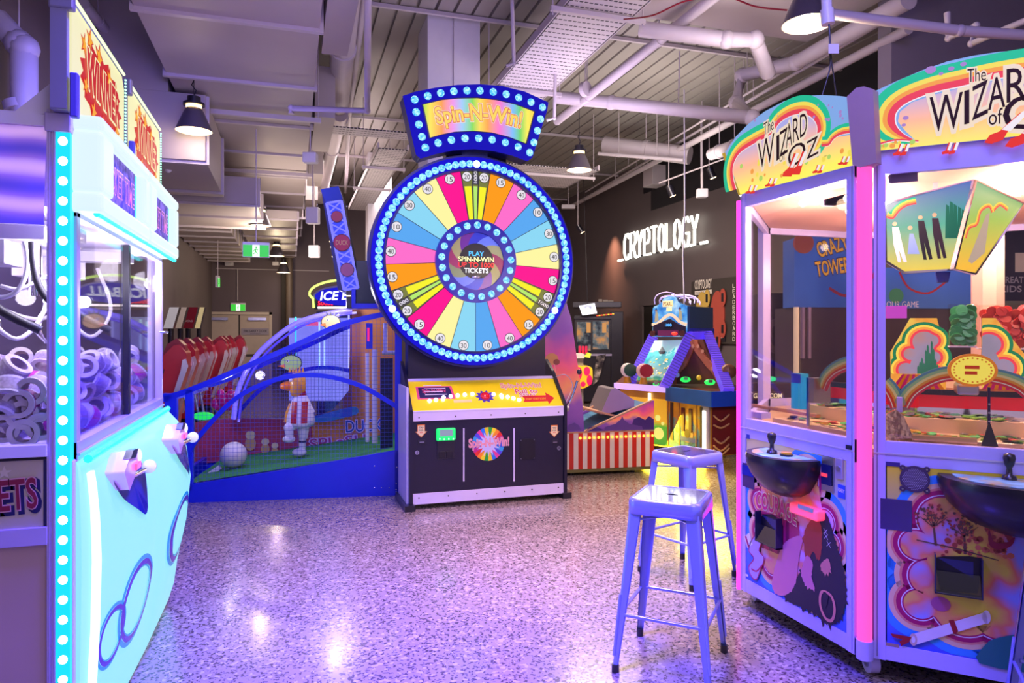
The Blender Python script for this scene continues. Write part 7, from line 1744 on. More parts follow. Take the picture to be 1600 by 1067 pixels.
m.flat(jag([(1262, 868), (1272, 880), (1270, 900), (1275, 920), (1262, 915), (1254, 895)], .005), yh - .0075, mat('art_pink_flesh', '#d8788a', .35))
cp_ = TM([(1286, 925), (1300, 930), (1306, 950), (1302, 968), (1292, 965), (1284, 945)], OLf, yh); m.ribbon(smooth_path(cp_, 4, True), -.006, .008, yh - .0078, peach, closed=True)
m.flat(jag([(1284, 882), (1296, 872), (1300, 890), (1290, 896)], .006), yh - .0078, peach); m.flat(jag([(1288, 925), (1296, 930), (1292, 950)], .006), yh - .0081, nav)
for a, b in ((1293, 838), (1297, 850), (1292, 830)): q = OLf.L(a, b, yh); m.ribbon([(q[0] - .012, q[1] - .012), (q[0] + .012, q[1] + .012)], -.001, .001, yh - .008, wht).ribbon([(q[0] - .012, q[1] + .012), (q[0] + .012, q[1] - .012)], -.001, .001, yh - .008, wht)
m.build('figure_silhouette_print', PL_, norm=False)
m = MB(OLf); a, b = OLf.L(1184, 792, yh), OLf.L(1246, 820, yh); m.text('COURAGE', a, b, .085, yh - .0085, mat('courage_cream', '#fff2c0', .4), off=.07, arc=.012, up=1); m.text('COURAGE', a, b, .085, yh - .0095, mat('courage_pink', '#d82070', .4), off=.03, arc=.012, up=1)
# popcorn scribble
cpn = [(1176, 845), (1184, 835), (1192, 846), (1188, 860), (1196, 872), (1190, 890), (1184, 905), (1176, 900), (1172, 885), (1180, 872), (1172, 860)]
m.ribbon(smooth_path(TM(cpn, OLf, yh), 4, True), -.003, .003, yh - .0085, mgn, closed=True); m.flat(smooth_path(TM(cpn, OLf, yh), 4, True), yh - .008, mat('art_lilac', '#b8a0e0', .35))
m.ribbon(smooth_path(TM([(1176, 888), (1184, 892), (1192, 884)], OLf, yh), 4), -.004, .004, yh - .009, mgn); 
m.flat(TM([(1164, 838), (1173, 832), (1178, 850), (1170, 856)], OLf, yh), yh - .0085, wht); m.flat(TM([(1166, 838), (1168, 836), (1173, 853), (1171, 855)], OLf, yh), yh - .009, mgn)
m.build('courage_lettering', PL_, norm=False)
m = MB(OLf)
a, b = OLf.L(1166, 896, yh), OLf.L(1176, 901, yh); m.box(a[0], a[0] + .02, -.0075, -.006, a[1] - .012, a[1], wht)
m.build('corner_mark', PL_)
# right panel cloud
panel_cloud(ORf, PR_, [(1476, 813, 36), (1432, 851, 22), (1453, 903, 28), (1437, 944, 22), (1505, 950, 42), (1560, 960, 38), (1530, 830, 50), (1620, 900, 90)], [(1450, 800), (1600, 790), (1600, 980), (1480, 975), (1440, 950), (1450, 860)], art('cloud_dusk', '#f0dc50', '#98a0e8', '#f08868', sc_=6), 'cloud_print', .05, RWD - .05)
m = MB(ORf); tr_ = mat('tree_olive', '#6a4a38', .4); tc_ = mat('tree_rust', '#b04a38', .4)
def branch(p, q, w0, w1): a = Vector(ORf.L(*p, yh)); b = Vector(ORf.L(*q, yh)); d = (b - a).normalized(); nn = Vector((-d.y, d.x)); m.flat([tuple(a - nn * w0), tuple(b - nn * w1), tuple(b + nn * w1), tuple(a + nn * w0)], yh - .0045, tr_)
for bx, by, tx, ty in ((1462, 852, 1458, 815), (1508, 865, 1506, 830)):
    branch((bx, by), (tx, ty), .005, .003)
    for dx in (-20, -12, -4, 6, 14, 22): branch((tx, ty + 8), (tx + dx, ty - 16 + abs(dx) * .4), .002, .001)
    for i in range(70):
        a = tx + rb.gauss(0, 13); b = ty - 10 + rb.gauss(0, 8); q = ORf.L(a, b, yh); m.disc(q[0], q[1], .003 + .003 * rb.random(), yh - .005 - .00002 * i, tr_ if i % 3 else tc_, 7)
branch((1432, 843), (1500, 858), .002, .003); branch((1500, 858), (1560, 875), .003, .002)
for i in range(60):
    a = 1470 + rb.random() * 110; b = 850 + rb.gauss(0, 14); q = ORf.L(a, b, yh); m.disc(q[0], q[1], .005 + .008 * rb.random(), yh - .0042, tc_ if i % 2 else org, 8)
q = ORf.L(1470, 943, yh); m.disc(q[0], q[1], .035, yh - .005, mat('moon_rose', '#b85a88', .4), 20, rz=.03)
m.flat(smooth_path(TM([(1545, 825), (1552, 845), (1570, 848), (1585, 838), (1580, 852), (1560, 858), (1545, 850)], ORf, yh), 3, True), yh - .006, mat('bird_crimson', '#a02840', .4))
m.build('tree_print', PR_, norm=False)
m = MB(ORf); a, b, c_, d_ = [ORf.L(*p, yh) for p in ((1424, 990), (1540, 955), (1543, 972), (1428, 1007))]
m.flat([a, b, c_, d_], yh - .0075, mat('scroll_white', '#ece0e8', .4)); q = ORf.L(1541, 963, yh); m.disc(q[0], q[1], .014, yh - .0075, mat('scroll_white', '#ece0e8'), 16, rz=.027); q = ORf.L(1427, 998, yh); m.disc(q[0], q[1], .014, yh - .008, mat('scroll_tan', '#d8b8a8', .4), 16, rz=.026).disc(q[0], q[1], .007, yh - .0084, wht, 12, rz=.014)
rbn = mat('ribbon_red', '#a01828', .4); m.flat(TM([(1482, 968), (1490, 967), (1497, 985), (1490, 990)], ORf, yh), yh - .009, rbn)
m.flat(TM([(1391, 988), (1424, 994), (1420, 1002), (1408, 1008), (1405, 1001), (1410, 998), (1395, 994)], ORf, yh), yh - .009, rbn); m.build('scroll_print', PR_, norm=False)
m = MB(ORf); m.flat(smooth_path(TM([(1530, 1035), (1540, 1005), (1560, 995), (1600, 990), (1640, 1000), (1640, 1050)], ORf, yh), 3, True), yh - .008, mat('hill_teal', '#2a7a78', .4)); m.build('hill_print', PR_, norm=False)
# fine print lines and tape labels
m = MB(ORf); a, b = ORf.L(1440, 726, yh), ORf.L(1640, 738, yh); m.text('THE WIZARD OF OZ and all related characters and elements', a, b, .010, yh - .001, nav)
m.build('fine_print', PR_, norm=False)
m = MB(OLf); a, b = OLf.L(1178, 682, yh), OLf.L(1290, 706, yh); m.text('THE WIZARD OF OZ and all related characters', a, b, .008, yh - .001, nav); m.build('fine_print', PL_, norm=False)
# control consoles (half-round black bowls)
def console(fr, x0, x1, ztop, dep, zbot, nm_l, name='control_console'):
    rows = []; n = 18; cx_ = (x0 + x1) / 2; hw = (x1 - x0) / 2
    prof_ = [(1, 0), (1.02, -.02), (1.0, -.05), (.9, -.5), (.68, -.8), (.38, -.97), (.0, -1.0)]
    H = ztop - zbot
    for k_, hh_ in prof_:
        rr_ = []
        for i in range(n + 1):
            a = PI * i / n; rr_.append((cx_ - hw * k_ * math.cos(a), -.004 - dep * (k_ if k_ > .3 else k_) * math.sin(a) ** .8, ztop + hh_ * (H if hh_ < -.06 else 1)))
        rows.append(rr_)
    m = MB(fr).loft(rows, mat('console_black', '#17141c', .38, coat=.3)); top_ = [(x, y) for x, y, z in rows[0]]; m.slab(top_, ztop - .002, ztop, mat('console_rim', '#3a3034', .4))
    o = m.build(name, t, label=nm_l); ROOTS[o.name] = ROOTS[t.name]
    ov = [(cx_ - hw * .84 * math.cos(PI * i / n), -.012 - dep * .84 * math.sin(PI * i / n) ** .8) for i in range(n + 1)]
    MB(fr).slab(ov, ztop, ztop + .003, art('console_print', '#a0d8f0', '#c8b070', '#80b8c8', sc_=12)).build('console_plate', o)
    return o, cx_
zc = .90
a = OLf.L(1172, 688, 0); b = OLf.L(1281, 700, 0)
co, cxl = console(OLf, .195, .595, zc, .20, .70, 'black half-round console with joystick')
c2, cxr = console(ORf, .235, .84, .915, .24, .70, 'black half-round console with joystick')
def stick(fr, x, y, z, par, s_=1):
    MB(fr).lathe([(.028 * s_, 0), (.024 * s_, .018 * s_), (.012 * s_, .022 * s_), (.010 * s_, .05 * s_), (.018 * s_, .065 * s_), (.023 * s_, .09 * s_), (.02 * s_, .105 * s_), (0, .112 * s_)], (x, y, z), dark, 18).build('joystick', par)
p = OLf.Lz(1206, 709, zc); stick(OLf, p[0], p[1], zc, co, .95)
p = OLf.Lz(1229, 713, zc); MB(OLf).cyl((p[0], p[1], zc), (p[0], p[1], zc + .012), .03, dark, 20).cyl((p[0], p[1], zc + .012), (p[0], p[1], zc + .02), .024, mat('button_amber', '#c89020', .3, emit='#c89020', es=.3, vary=0), 20).build('amber_button', co)
p = ORf.Lz(1577, 750, .915); stick(ORf, p[0], p[1], .915, c2, .95)
# coin mech, slot plates, speaker, prize doors, card reader
y_ = -.006
a, b = OLf.L(1287, 706, 0), OLf.L(1305, 777, 0); MB(OLf).box(a[0], b[0], -.012, 0, b[1] + .02, a[1] - .015, steel).box(a[0] + .006, b[0] - .004, -.02, -.012, b[1] + .05, a[1] - .05, mat('mech_blueblack', '#141a50', .2)).box(a[0] + .01, a[0] + .045, -.024, -.02, (a[1] + b[1]) / 2 - .01, (a[1] + b[1]) / 2 + .005, glow('mech_red', '#ff4060', 1)).build('coin_mechanism', t)
a, b = OLf.L(1309, 714, 0), OLf.L(1320, 750, 0); MB(OLf).box(a[0], b[0], -.015, 0, b[1], a[1], mat('lock_plate', '#b8b0c8', .3, .5)).cyl(((a[0] + b[0]) / 2, -.02, (a[1] + b[1]) / 2), ((a[0] + b[0]) / 2, -.015, (a[1] + b[1]) / 2), .012, steel, 14).build('lock_plate', t, bevel=.004)
a, b = OLf.L(1311, 756, 0), OLf.L(1322, 780, 0); m = MB(OLf).box(a[0], b[0], -.007, 0, b[1], a[1], mat('sticker_blue', '#2458d8', .4)); m.text('READY', (a[0] + .003, (a[1] + b[1]) / 2), (b[0] - .003, (a[1] + b[1]) / 2 - .004), .016, -.008, wht, off=.03); m.build('sticker', t)
a, b = OLf.L(1162, 722, 0), OLf.L(1180, 765, 0); MB(OLf).box(a[0], b[0], -.008, 0, b[1], a[1], mat('plate_mauve', '#5a4878', .35, .5)).box(a[0], b[0] - .005, -.010, -.008, (a[1] + b[1]) / 2, a[1] - .01, mat('plate_blue', '#1c2c90', .2)).build('service_plate', t)
m = MB(OLf); 
for a_ in (1161, 1168): p, q = OLf.L(a_, 678, 0), OLf.L(a_ + 5, 686, 0); m.box(p[0], q[0], -.007, 0, q[1], p[1], mat('tag_blue', '#3040a0', .4))
p, q = OLf.L(1333, 696, 0), OLf.L(1340, 704, 0); m.box(p[0] - .03, p[0] + .0, -.012, -.004, q[1], p[1], nav); m.build('label_tag', t)
a, b = ORf.L(1375, 777, 0), ORf.L(1425, 831, 0); MB(ORf).box(a[0], b[0], -.008, 0, b[1], a[1], mat('plate_violet_steel', '#6a5aa8', .22, .8)).build('service_plate', t, bevel=.002)
a, b = ORf.L(1375, 720, 0), ORf.L(1406, 729, 0); MB(ORf).box(a[0], b[0], -.007, 0, b[1], a[1], mat('tape_indigo', '#4a3a90', .25, .3)).build('tape_label', t)
a, b = ORf.L(1375, 1001, 0), ORf.L(1405, 1011, 0); MB(ORf).box(a[0], b[0], -.007, 0, b[1], a[1], mat('tape_beige', '#a88878', .5)).build('tape_label', t)
c_ = ORf.L(1429, 748, 0); m = MB(ORf); spk = mat('speaker_plum', '#4a3858', .4)
m.disc(c_[0], c_[1], .055, -.012, spk, 28, y1=0)
for i in range(4):
    a = PI / 4 + i * PI / 2; x_, z_ = c_[0] + .062 * math.cos(a), c_[1] + .062 * math.sin(a); m.disc(x_, z_, .012, -.010, spk, 12, y1=0).disc(x_, z_, .004, -.012, steel, 8, y1=-.01)
r_ = .005
for i in range(-7, 8):
    for j in range(-7, 8):
        x_, z_ = i * .0068 + (j % 2) * .0034, j * .006
        if math.hypot(x_, z_) < .045: m.disc(c_[0] + x_, c_[1] + z_, .0022, -.0125, mat('perf_grey', '#a8a0b8', .4), 6)
m.build('speaker_grille', t)
# prize doors (recess, flap)
def prize_door(fr, pts, nm, dep=.05):
    P_ = TM(pts, fr, 0); m = MB(fr); m.prism(P_, -.014, -.004, mat('recess_dark', '#10101c', .3)); o = m.build('prize_door', t); ROOTS[o.name] = ROOTS[t.name]
    xs = [p[0] for p in P_]; zs = [p[1] for p in P_]; x0, x1, z0, z1 = min(xs), max(xs), min(zs), max(zs)
    m = MB(fr); m.box(x0, x1, -dep, -.014, z0, z0 + .006, dark).box(x0, x0 + .005, -dep, -.014, z0, z1, mat('door_smoke', '#2a2c50', .1)).box(x1 - .005, x1, -dep, -.014, z0, z1, mat('door_smoke', '#2a2c50', .1)); m.build('door_surround', o)
    MB(fr).add([(x0, -dep, z0), (x1, -dep, z0), (x1, -.02, z0 + (z1 - z0) * .55), (x0, -.02, z0 + (z1 - z0) * .55)], [(0, 1, 2, 3)], glass('door_flap', '#9a98c8', .9)).build('clear_flap', o)
    a = MB(fr).add([(x0 + .01, -.0145, z1 - .02), (x1 - .03, -.0145, z1 - .02), (x1 - .03, -.0145, z0 + (z1 - z0) * .45)], [(0, 1, 2)], mat('flap_inner', '#2c2e60', .2)); a.build('chute_print', o)
prize_door(OLf, [(1192, 808), (1196, 803), (1208, 803), (1222, 812), (1226, 822), (1226, 858), (1192, 842)], '')
prize_door(ORf, [(1459, 878), (1461, 870), (1475, 868), (1515, 868), (1534, 871), (1534, 880), (1527, 925), (1470, 922)], '')
rp = mat('reader_pink', '#ff8a90', .2, emit='#ff3a50', es=.7, vary=0, coat=.5)
p = OLf.L(1238, 790, -.02)
a, b = OLf.L(1240, 783, -.03), OLf.L(1284, 812, -.03)
rd2 = MB(OLf).box(a[0], b[0], -.06, -.004, b[1] - .01, a[1], rp).build('card_reader', t, bevel=.012, seg=3, label='glowing red card reader'); ROOTS[rd2.name] = ROOTS[t.name]
a, b = OLf.L(1245, 784, -.06), OLf.L(1268, 798, -.06); MB(OLf).box(a[0] + .01, b[0] + .01, -.063, -.058, b[1] - .008, a[1] - .008, mat('reader_lcd', '#7a8090', .2, emit='#8088a0', es=.3, vary=0)).build('reader_screen', rd2)
# =============== playfield
pf = thing
bed = mat('pusher_bed', '#f0d0a0', .3, .15); redp = mat('pusher_red', '#d81828', .2, emit='#e01020', es=.25, vary=0, coat=.5)
inner = [(a + (3.5 - a) * .06, b + (2.7 - b) * .06) for a, b in ring_]
MB().slab(inner, .95, .985, mat('playfield_floor', '#d0a880', .3, .2, vary=.2, scale=10)).build('playfield', t)
hubp = [(3.5 + .48 * math.cos(a), 2.75 + .48 * math.sin(a)) for a in [k_ * PI / 4 + PI / 8 for k_ in range(8)]]
MB().slab(hubp, .98, 1.22, mat('hub_tan', '#b89878', .3, .3)).build('centre_hub', t)
MB().slab([(3.5 + (a - 3.5) * .16, 2.75 + (b - 2.75) * .16) for a, b in hubp], 1.2, zg1 + .05, mat('centre_column', '#b09088', .35)).build('centre_column', t)
def bay(fr, w_, tag_):
    # tiers in front of this face: front bed, red bar, token carpet
    m = MB(fr).box(.10, w_ - .10, .12, .34, .985, 1.035, bed).box(.12, w_ - .12, .34, .60, .985, 1.10, bed); m.build('pusher_bed', t, bevel=.002)
    MB(fr).box(.10, w_ - .10, .44, .46, 1.14, 1.20, redp).build('red_bar', t, label='glossy red pusher bar')
    MB(fr).box(.08, w_ - .08, .42, .44, 1.20, 1.225, dark).build('pusher_rail', t)
    MB(fr).box(.10, w_ - .10, .435, .45, 1.09, 1.14, chrome).build('pusher_plate', t)
bay(OLf, LW, 'l'); bay(ORf, RWD, 'r')
# tokens: countable discs strewn on the beds
tokc = [mat('token_green', '#48b868', .3, coat=.5), mat('token_silver', '#c8c8c0', .2, .8), mat('token_red', '#c84038', .3, coat=.4), mat('token_black', '#2a2830', .3, .3), mat('token_gold', '#d8a848', .25, .6), mat('token_lime', '#88c048', .3)]
protos = {}
def token(i, loc, rot, lab, grp):
    if i not in protos:
        o = MB().cyl((0, 0, -.0018), (0, 0, .0018), .021, tokc[i], 16).lathe([(.014, .0019), (.0165, .0024), (.018, .0019)], (0, 0, 0), tokc[i], 16).build('token'); protos[i] = o
    else: o = protos[i].copy(); COL.objects.link(o)
    o.location = loc; o.rotation_euler = rot; o['label'] = lab; o['category'] = 'token'; o['group'] = grp; return o
rt = random.Random(77)
names_ = ['green', 'silver', 'red', 'black', 'gold', 'lime']
def strew(fr, w_, n_, side):
    for i in range(n_):
        x = rt.uniform(.13, w_ - .13); tier = rt.random()
        if tier < .5: y, z = rt.uniform(.14, .33), 1.037
        else: y, z = rt.uniform(.35, .43), 1.102
        lv_ = rt.randrange(3); z += lv_ * .004
        k_ = rt.choice([0, 0, 1, 2, 3, 4, 5, 5]); token(k_, fr.w(x, y, z), (rt.uniform(-.15, .15), rt.uniform(-.15, .15), 0), names_[k_] + ' token lying on the ' + side + ' pusher bed of the wizard machine', names_[k_] + ' tokens on the ' + side + ' pusher bed')
strew(OLf, LW, 70, 'left'); strew(ORf, .68, 110, 'right')
# decorated scenery boards, rainbow arch, bins with chips, dial, hanging picture lantern
S_or = lambda a, c, y=.55: ORf.L(a, c, y)
def scenery(fr, quad, y, lobes, body, xa):
    P_ = TM(quad, fr, y); m = MB(fr); m.prism(P_, y, y + .01, art('scen_amber', '#f8b030', '#f8d850', '#f8a020', sc_=8, es=.75), side=chrome)
    zf_ = fr.L(1450, 585, y)[1]; xl_ = fr.L(xa, 560, y)[0]; sky_ = art('scen_sky', '#a8a0c0', '#d8a0a0', '#b8a8d0', sc_=6, es=.55)
    for k_, (g_, mt_) in enumerate(((.046, lit('scen_green', '#2a9868', .6)), (.032, H_yel), (.022, H_or), (.011, H_red), (0, sky_))):
        for cx_, cy_, r_ in lobes:
            c_ = fr.L(cx_, cy_, y); R_ = abs(fr.L(cx_, cy_ - r_, y)[1] - c_[1]) + g_
            m.flat([(max(xl_, c_[0] + R_ * math.cos(i * PI / 14)), max(zf_, c_[1] + R_ * math.sin(i * PI / 14))) for i in range(28)], y - .0004 - .0004 * k_, mt_)
    m.flat(TM(body, fr, y), y - .0022, sky_)
    x0, x1, z0 = min(p[0] for p in P_), max(p[0] for p in P_), min(p[1] for p in P_)
    n = 12
    for i in range(n):
        u0, u1 = x0 + (x1 - x0) * i / n, x0 + (x1 - x0) * (i + 1) / n; c0 = (x0 + x1) / 2
        m.flat([(u0, z0), (u1, z0), (c0 + (u1 - c0) * .55, z0 + .075), (c0 + (u0 - c0) * .55, z0 + .075)], y - .0035, (lit('ray_pink', '#e02878', .35), lit('ray_orange', '#f88820', .35))[i % 2])
    m.build('scenery_board', t)
scenery(ORf, [(1392, 608), (1391, 550), (1422, 497), (1464, 497), (1478, 552), (1478, 608)], .50, [(1444, 534, 16), (1422, 553, 9), (1416, 578, 11), (1456, 532, 9), (1459, 558, 9), (1462, 580, 6)], [(1430, 540), (1458, 540), (1464, 584), (1418, 584)], 1392)
scenery(ORf, [(1534, 608), (1534, 497), (1556, 497), (1600, 552), (1610, 608)], .50, [(1545, 538, 16), (1568, 575, 14), (1538, 560, 12)], [(1534, 540), (1555, 550), (1572, 584), (1534, 584)], 1534.5)
m = MB(ORf)
rs2 = random.Random(4)
for i in range(11):
    a = 1433 + i * 3.0; h__ = (10, 16, 22, 14, 34, 42, 30, 48, 36, 20, 12)[i]; p, q = S_or(a, 584, .5), S_or(a + 3.2, 584 - h__, .5); m.prism([p, (q[0], p[1]), (q[0], q[1]), ((p[0] + q[0]) / 2, q[1] + .012), (p[0], q[1])], .494, .4965, mat('spire_green', '#2a8060', .4, emit='#2a8060', es=.15, vary=0))
m.build('spire_print', t)
# rainbow arches between bays
def arch_(fr, pts, y, w_=.014):
    P_ = smooth_path(TM(pts, fr, y), 6); m = MB(fr); tot = -.03
    for k_, (c_, ww) in enumerate(((lit('ar_pink', '#e83858', .3), .009), (lit('ar_white', '#fff0e8', .3), .004), (lit('ar_red', '#e84838', .3), .010), (lit('ar_orange', '#f8a048', .3), .010), (lit('ar_cream', '#f8e0a0', .3), .010), (lit('ar_sage', '#a8c898', .3), .012), (lit('ar_blue', '#6898b8', .3), .010))):
        m.ribbon(P_, tot, tot + ww, y, c_, y1=y + .012); tot += ww
    m.build('rainbow_arch', t)
arch_(ORf, [(1410, 634), (1422, 614), (1445, 597), (1470, 587), (1492, 584)], .14)
arch_(ORf, [(1550, 588), (1575, 594), (1600, 606), (1625, 630)], .14)
arch_(ORf, [(1381, 598), (1390, 608), (1398, 622), (1403, 636)], .14)
arch_(OLf, [(1283, 606), (1290, 590), (1302, 578), (1318, 570), (1336, 565)], .14)
p, q = ORf.L(1401, 620, .13), ORf.L(1410, 644, .13); MB(ORf).box(p[0], q[0], .12, .15, q[1], p[1], lil2).build('arch_bracket', t, bevel=.002)
# dial
c_ = ORf.L(1519, 578, .12); m = MB(ORf); m.disc(c_[0], c_[1], .088, .11, lit('dial_orange', '#f89030', .5), 32, rz=.068, y1=.13).disc(c_[0], c_[1], .076, .106, lit('dial_yellow', '#fff060', .75), 32, rz=.058, y1=.11)
for i in range(24):
    a = 2 * PI * i / 24; x_, z_ = c_[0] + .066 * math.cos(a), c_[1] + .05 * math.sin(a); m.disc(x_, z_, .004, .104, lit('dial_orange', '#f89030', .5), 6, y1=.106)
for dz, w_ in ((.012, .026), (-.012, .022)): m.box(c_[0] - .028, c_[0] - .028 + w_ * 2, .103, .106, c_[1] + dz - .007, c_[1] + dz + .007, lit('dial_red', '#e84820', .4))
m.build('bonus_dial', t)
p, q = ORf.L(1495, 600, .16), ORf.L(1530, 618, .16); MB(ORf).box(p[0], q[0], .15, .3, q[1], p[1], steel).build('dial_bracket', t, bevel=.01)
# divider posts with triangular foot
p, q = ORf.L(1543, 605, .06), ORf.L(1547, 697, .06); m = MB(ORf).box(p[0], q[0], .05, .065, zg0, p[1], mat('divider_indigo', '#2c2850', .3, .4)); x_ = (p[0] + q[0]) / 2
m.prism([(x_ - .028, zg0), (x_ + .03, zg0), (x_ + .004, zg0 + .09), (x_ - .004, zg0 + .09)], .04, .05, dark)
for i in range(5): m.cyl((x_, .045, zg0 + .03 + i * .035), (x_, .05, zg0 + .03 + i * .035), .004, steel, 8)
m.build('divider_post', t)
p, q = OLf.L(1260, 590, .1), OLf.L(1262, 676, .1); m = MB(OLf).box(p[0], q[0] + .004, .1, .11, zg0, p[1], steel).box(p[0], p[0] + .05, .1, .2, p[1] - .12, p[1], steel); m.build('divider_post', t)
p, q = OLf.L(1236, 583, .25), OLf.L(1251, 640, .25); m = MB(OLf).box(p[0], q[0], .25, .3, q[1], p[1], lit('column_cyan', '#38b8e8', .6)).box(p[0] + .003, q[0], .248, .25, p[1] - .05, p[1], mat('tag_blue', '#3040a0')); m.build('blue_light_box', t)
p, q = OLf.L(1239, 480, .27), OLf.L(1249, 583, .27); MB(OLf).cyl(((p[0] + q[0]) / 2, .27, q[1]), ((p[0] + q[0]) / 2, .27, p[1]), .014, lit('tube_cream', '#ffd8b8', .7), 12).build('light_tube', t)
m = MB(OLf).box(OLf.L(1165, 660, .2)[0], OLf.L(1300, 630, .3)[0], .2, .23, 1.06, 1.075, mat('ramp_copper', '#d8a078', .25, .5)); m.build('token_ramp', t)
# clear bins with chips
green_t, red_t = 0, 2
def bin_(fr, pxa, pya, pxb, pyb, y0, d_, lab, ti, n_, cat_, grp):
    p, q = fr.L(pxa, pya, y0), fr.L(pxb, pyb, y0); x0, x1, z0, z1 = p[0], q[0], q[1], p[1]
    g_ = glass('bin_acrylic', '#fdfaf8', .06); m = MB(fr).box(x0, x1, y0, y0 + .004, z0, z1, g_).box(x0, x1, y0 + d_ - .004, y0 + d_, z0, z1, g_).box(x0, x0 + .004, y0, y0 + d_, z0, z1, g_).box(x1 - .004, x1, y0, y0 + d_, z0, z1, g_).box(x0, x1, y0, y0 + d_, z0 - .006, z0, alu)
    m.build('chip_bin', t)
    for i in range(n_):
        r_ = .019; x = rt.uniform(x0 + r_, x1 - r_); z = z0 + .02 + (z1 - z0 - .04) * (i / n_); y = y0 + .012 + rt.random() * .03
        o = token(ti, fr.w(x, y, z), (PI / 2 + rt.uniform(-.5, .5), rt.uniform(-.4, .4), math.atan2(fr.x.y, fr.x.x) + rt.uniform(-.3, .3)), lab, grp); o.scale = (1.12,) * 3
bin_(ORf, 1484, 475, 1527, 541, .30, .10, 'green chip stacked in the clear bin behind the yellow dial', 0, 60, 'token', 'green chips in the clear bin')
bin_(ORf, 1530, 476, 1640, 545, .62, .12, 'red chip heaped in the wide clear bin at the right', 2, 80, 'token', 'red chips in the wide clear bin')
m = MB(ORf); p, q = ORf.L(1384, 478, .75), ORf.L(1417, 497, .75); m.box(p[0], q[0], .75, .8, q[1], p[1], lit('bin_violet', '#c850e0', .6)); m.build('violet_bin', t)
p, q = ORf.L(1431, 480, .72), ORf.L(1462, 497, .72); MB(ORf).box(p[0], q[0], .72, .76, q[1], p[1], glass('bin_acrylic')).build('empty_bin', t)
# gold trays front bottom
p, q = ORf.L(1425, 680, .06), ORf.L(1527, 697, .06); MB(ORf).box(p[0], q[0], .06, .10, zg0 - .04, p[1], mat('tray_gold', '#d8b080', .15, .9)).build('front_tray', t)
m = MB(ORf); P_ = TM([(1384, 648), (1400, 640), (1412, 650), (1420, 668), (1428, 684), (1384, 690)], ORf, .07); m.prism(P_, .07, .12, mat('crumple_gold', '#e8c8a0', .15, .7, vary=.3, scale=30, bump=1)); m.build('deflector', t)
m = MB(OLf); P_ = OLf.L(1166, 648, .07), OLf.L(1192, 664, .07); m.box(P_[0][0], P_[1][0], .06, .12, zg0, zg0 + .03, lil2).build('deflector', t)
# hanging picture lantern
lt = thing('picture_lantern', 'tapered lantern of colourful picture panels hanging inside the wizard machine', 'lantern', ORf.w(.33, .5, 0))
quad1 = [(1383, 318), (1520, 281), (1489, 421), (1413, 426), (1384, 408)]
yl_ = .28
P_ = TM(quad1, ORf, yl_)
m = MB(ORf).prism(P_, yl_, yl_ + .01, art('lantern_sky', '#e8c820', '#2030b8', '#38a890', axis=2, z0=1.74, z1=2.2, es=1.1), side=chrome); m.build('picture_panel', lt)
m = MB(ORf)
for k_, (c_, w_) in enumerate(((H_red, .008), (H_or, .007), (H_yel, .007), (H_grn, .010))):
    arc_ = smooth_path(TM([(1384, 340), (1396, 342), (1406, 330), (1418, 322), (1432, 319)], ORf, yl_), 5); m.ribbon(arc_, k_ * .008, (k_ + 1) * .008, yl_ - .001 - .0003 * k_, c_)
for i, (a, h__, w_, cc) in enumerate(((1400, 38, 5, '#e8e4e8'), (1424, 30, 6, '#8aa8e0'), (1440, 44, 5, '#181420'), (1462, 46, 6, '#241828'))):   # plain walking silhouettes, arm in arm
    b_y = 411 - i * 2 ; mt_ = mat('walker_%d' % i, cc, .4, emit=cc, es=.25, vary=0)
    sx = 1.0
    if i == 1: pts_ = [(a - 3, b_y - h__ - 14), (a + 3, b_y - h__ - 14), (a + 13, b_y - 12), (a - 6, b_y - 12)]
    else: pts_ = [(a - 6, b_y - h__ - 18), (a + 4, b_y - h__ - 18), (a + 9, b_y - h__ + 5), (a + 17, b_y - 2), (a + 12, b_y - 1), (a + 4, b_y - h__ + 16), (a + 8, b_y - 1), (a + 3, b_y - 1), (a - 4, b_y - h__ + 8)]
    m.flat(TM(pts_, ORf, yl_), yl_ - .003 - .0003 * i, mt_); q = ORf.L(a - 2, b_y - h__ - 23, yl_); m.disc(q[0], q[1], .009, yl_ - .004 - .0003 * i, mat('walker_face', '#d8a080', .4, emit='#d8a080', es=.3, vary=0), 10)
for a, h__ in ((1478, 60), (1484, 74), (1490, 62), (1497, 50), (1503, 38)): p = ORf.L(a, 318 - h__ * .35 + 22, yl_); q = ORf.L(a + 7, 372, yl_); m.flat([p, (p[0] + .012, p[1] - .01), q, (q[0] - .02, q[1])], yl_ - .0015, lit('lantern_spire', '#2a9a80', .35))
m.build('picture_print', lt, norm=False)
rim_ = P_ + [P_[0]]; m = MB(ORf).ribbon(P_, -.006, .006, yl_ - .006, chrome, closed=True, y1=yl_ + .016); m.build('lantern_frame', lt)
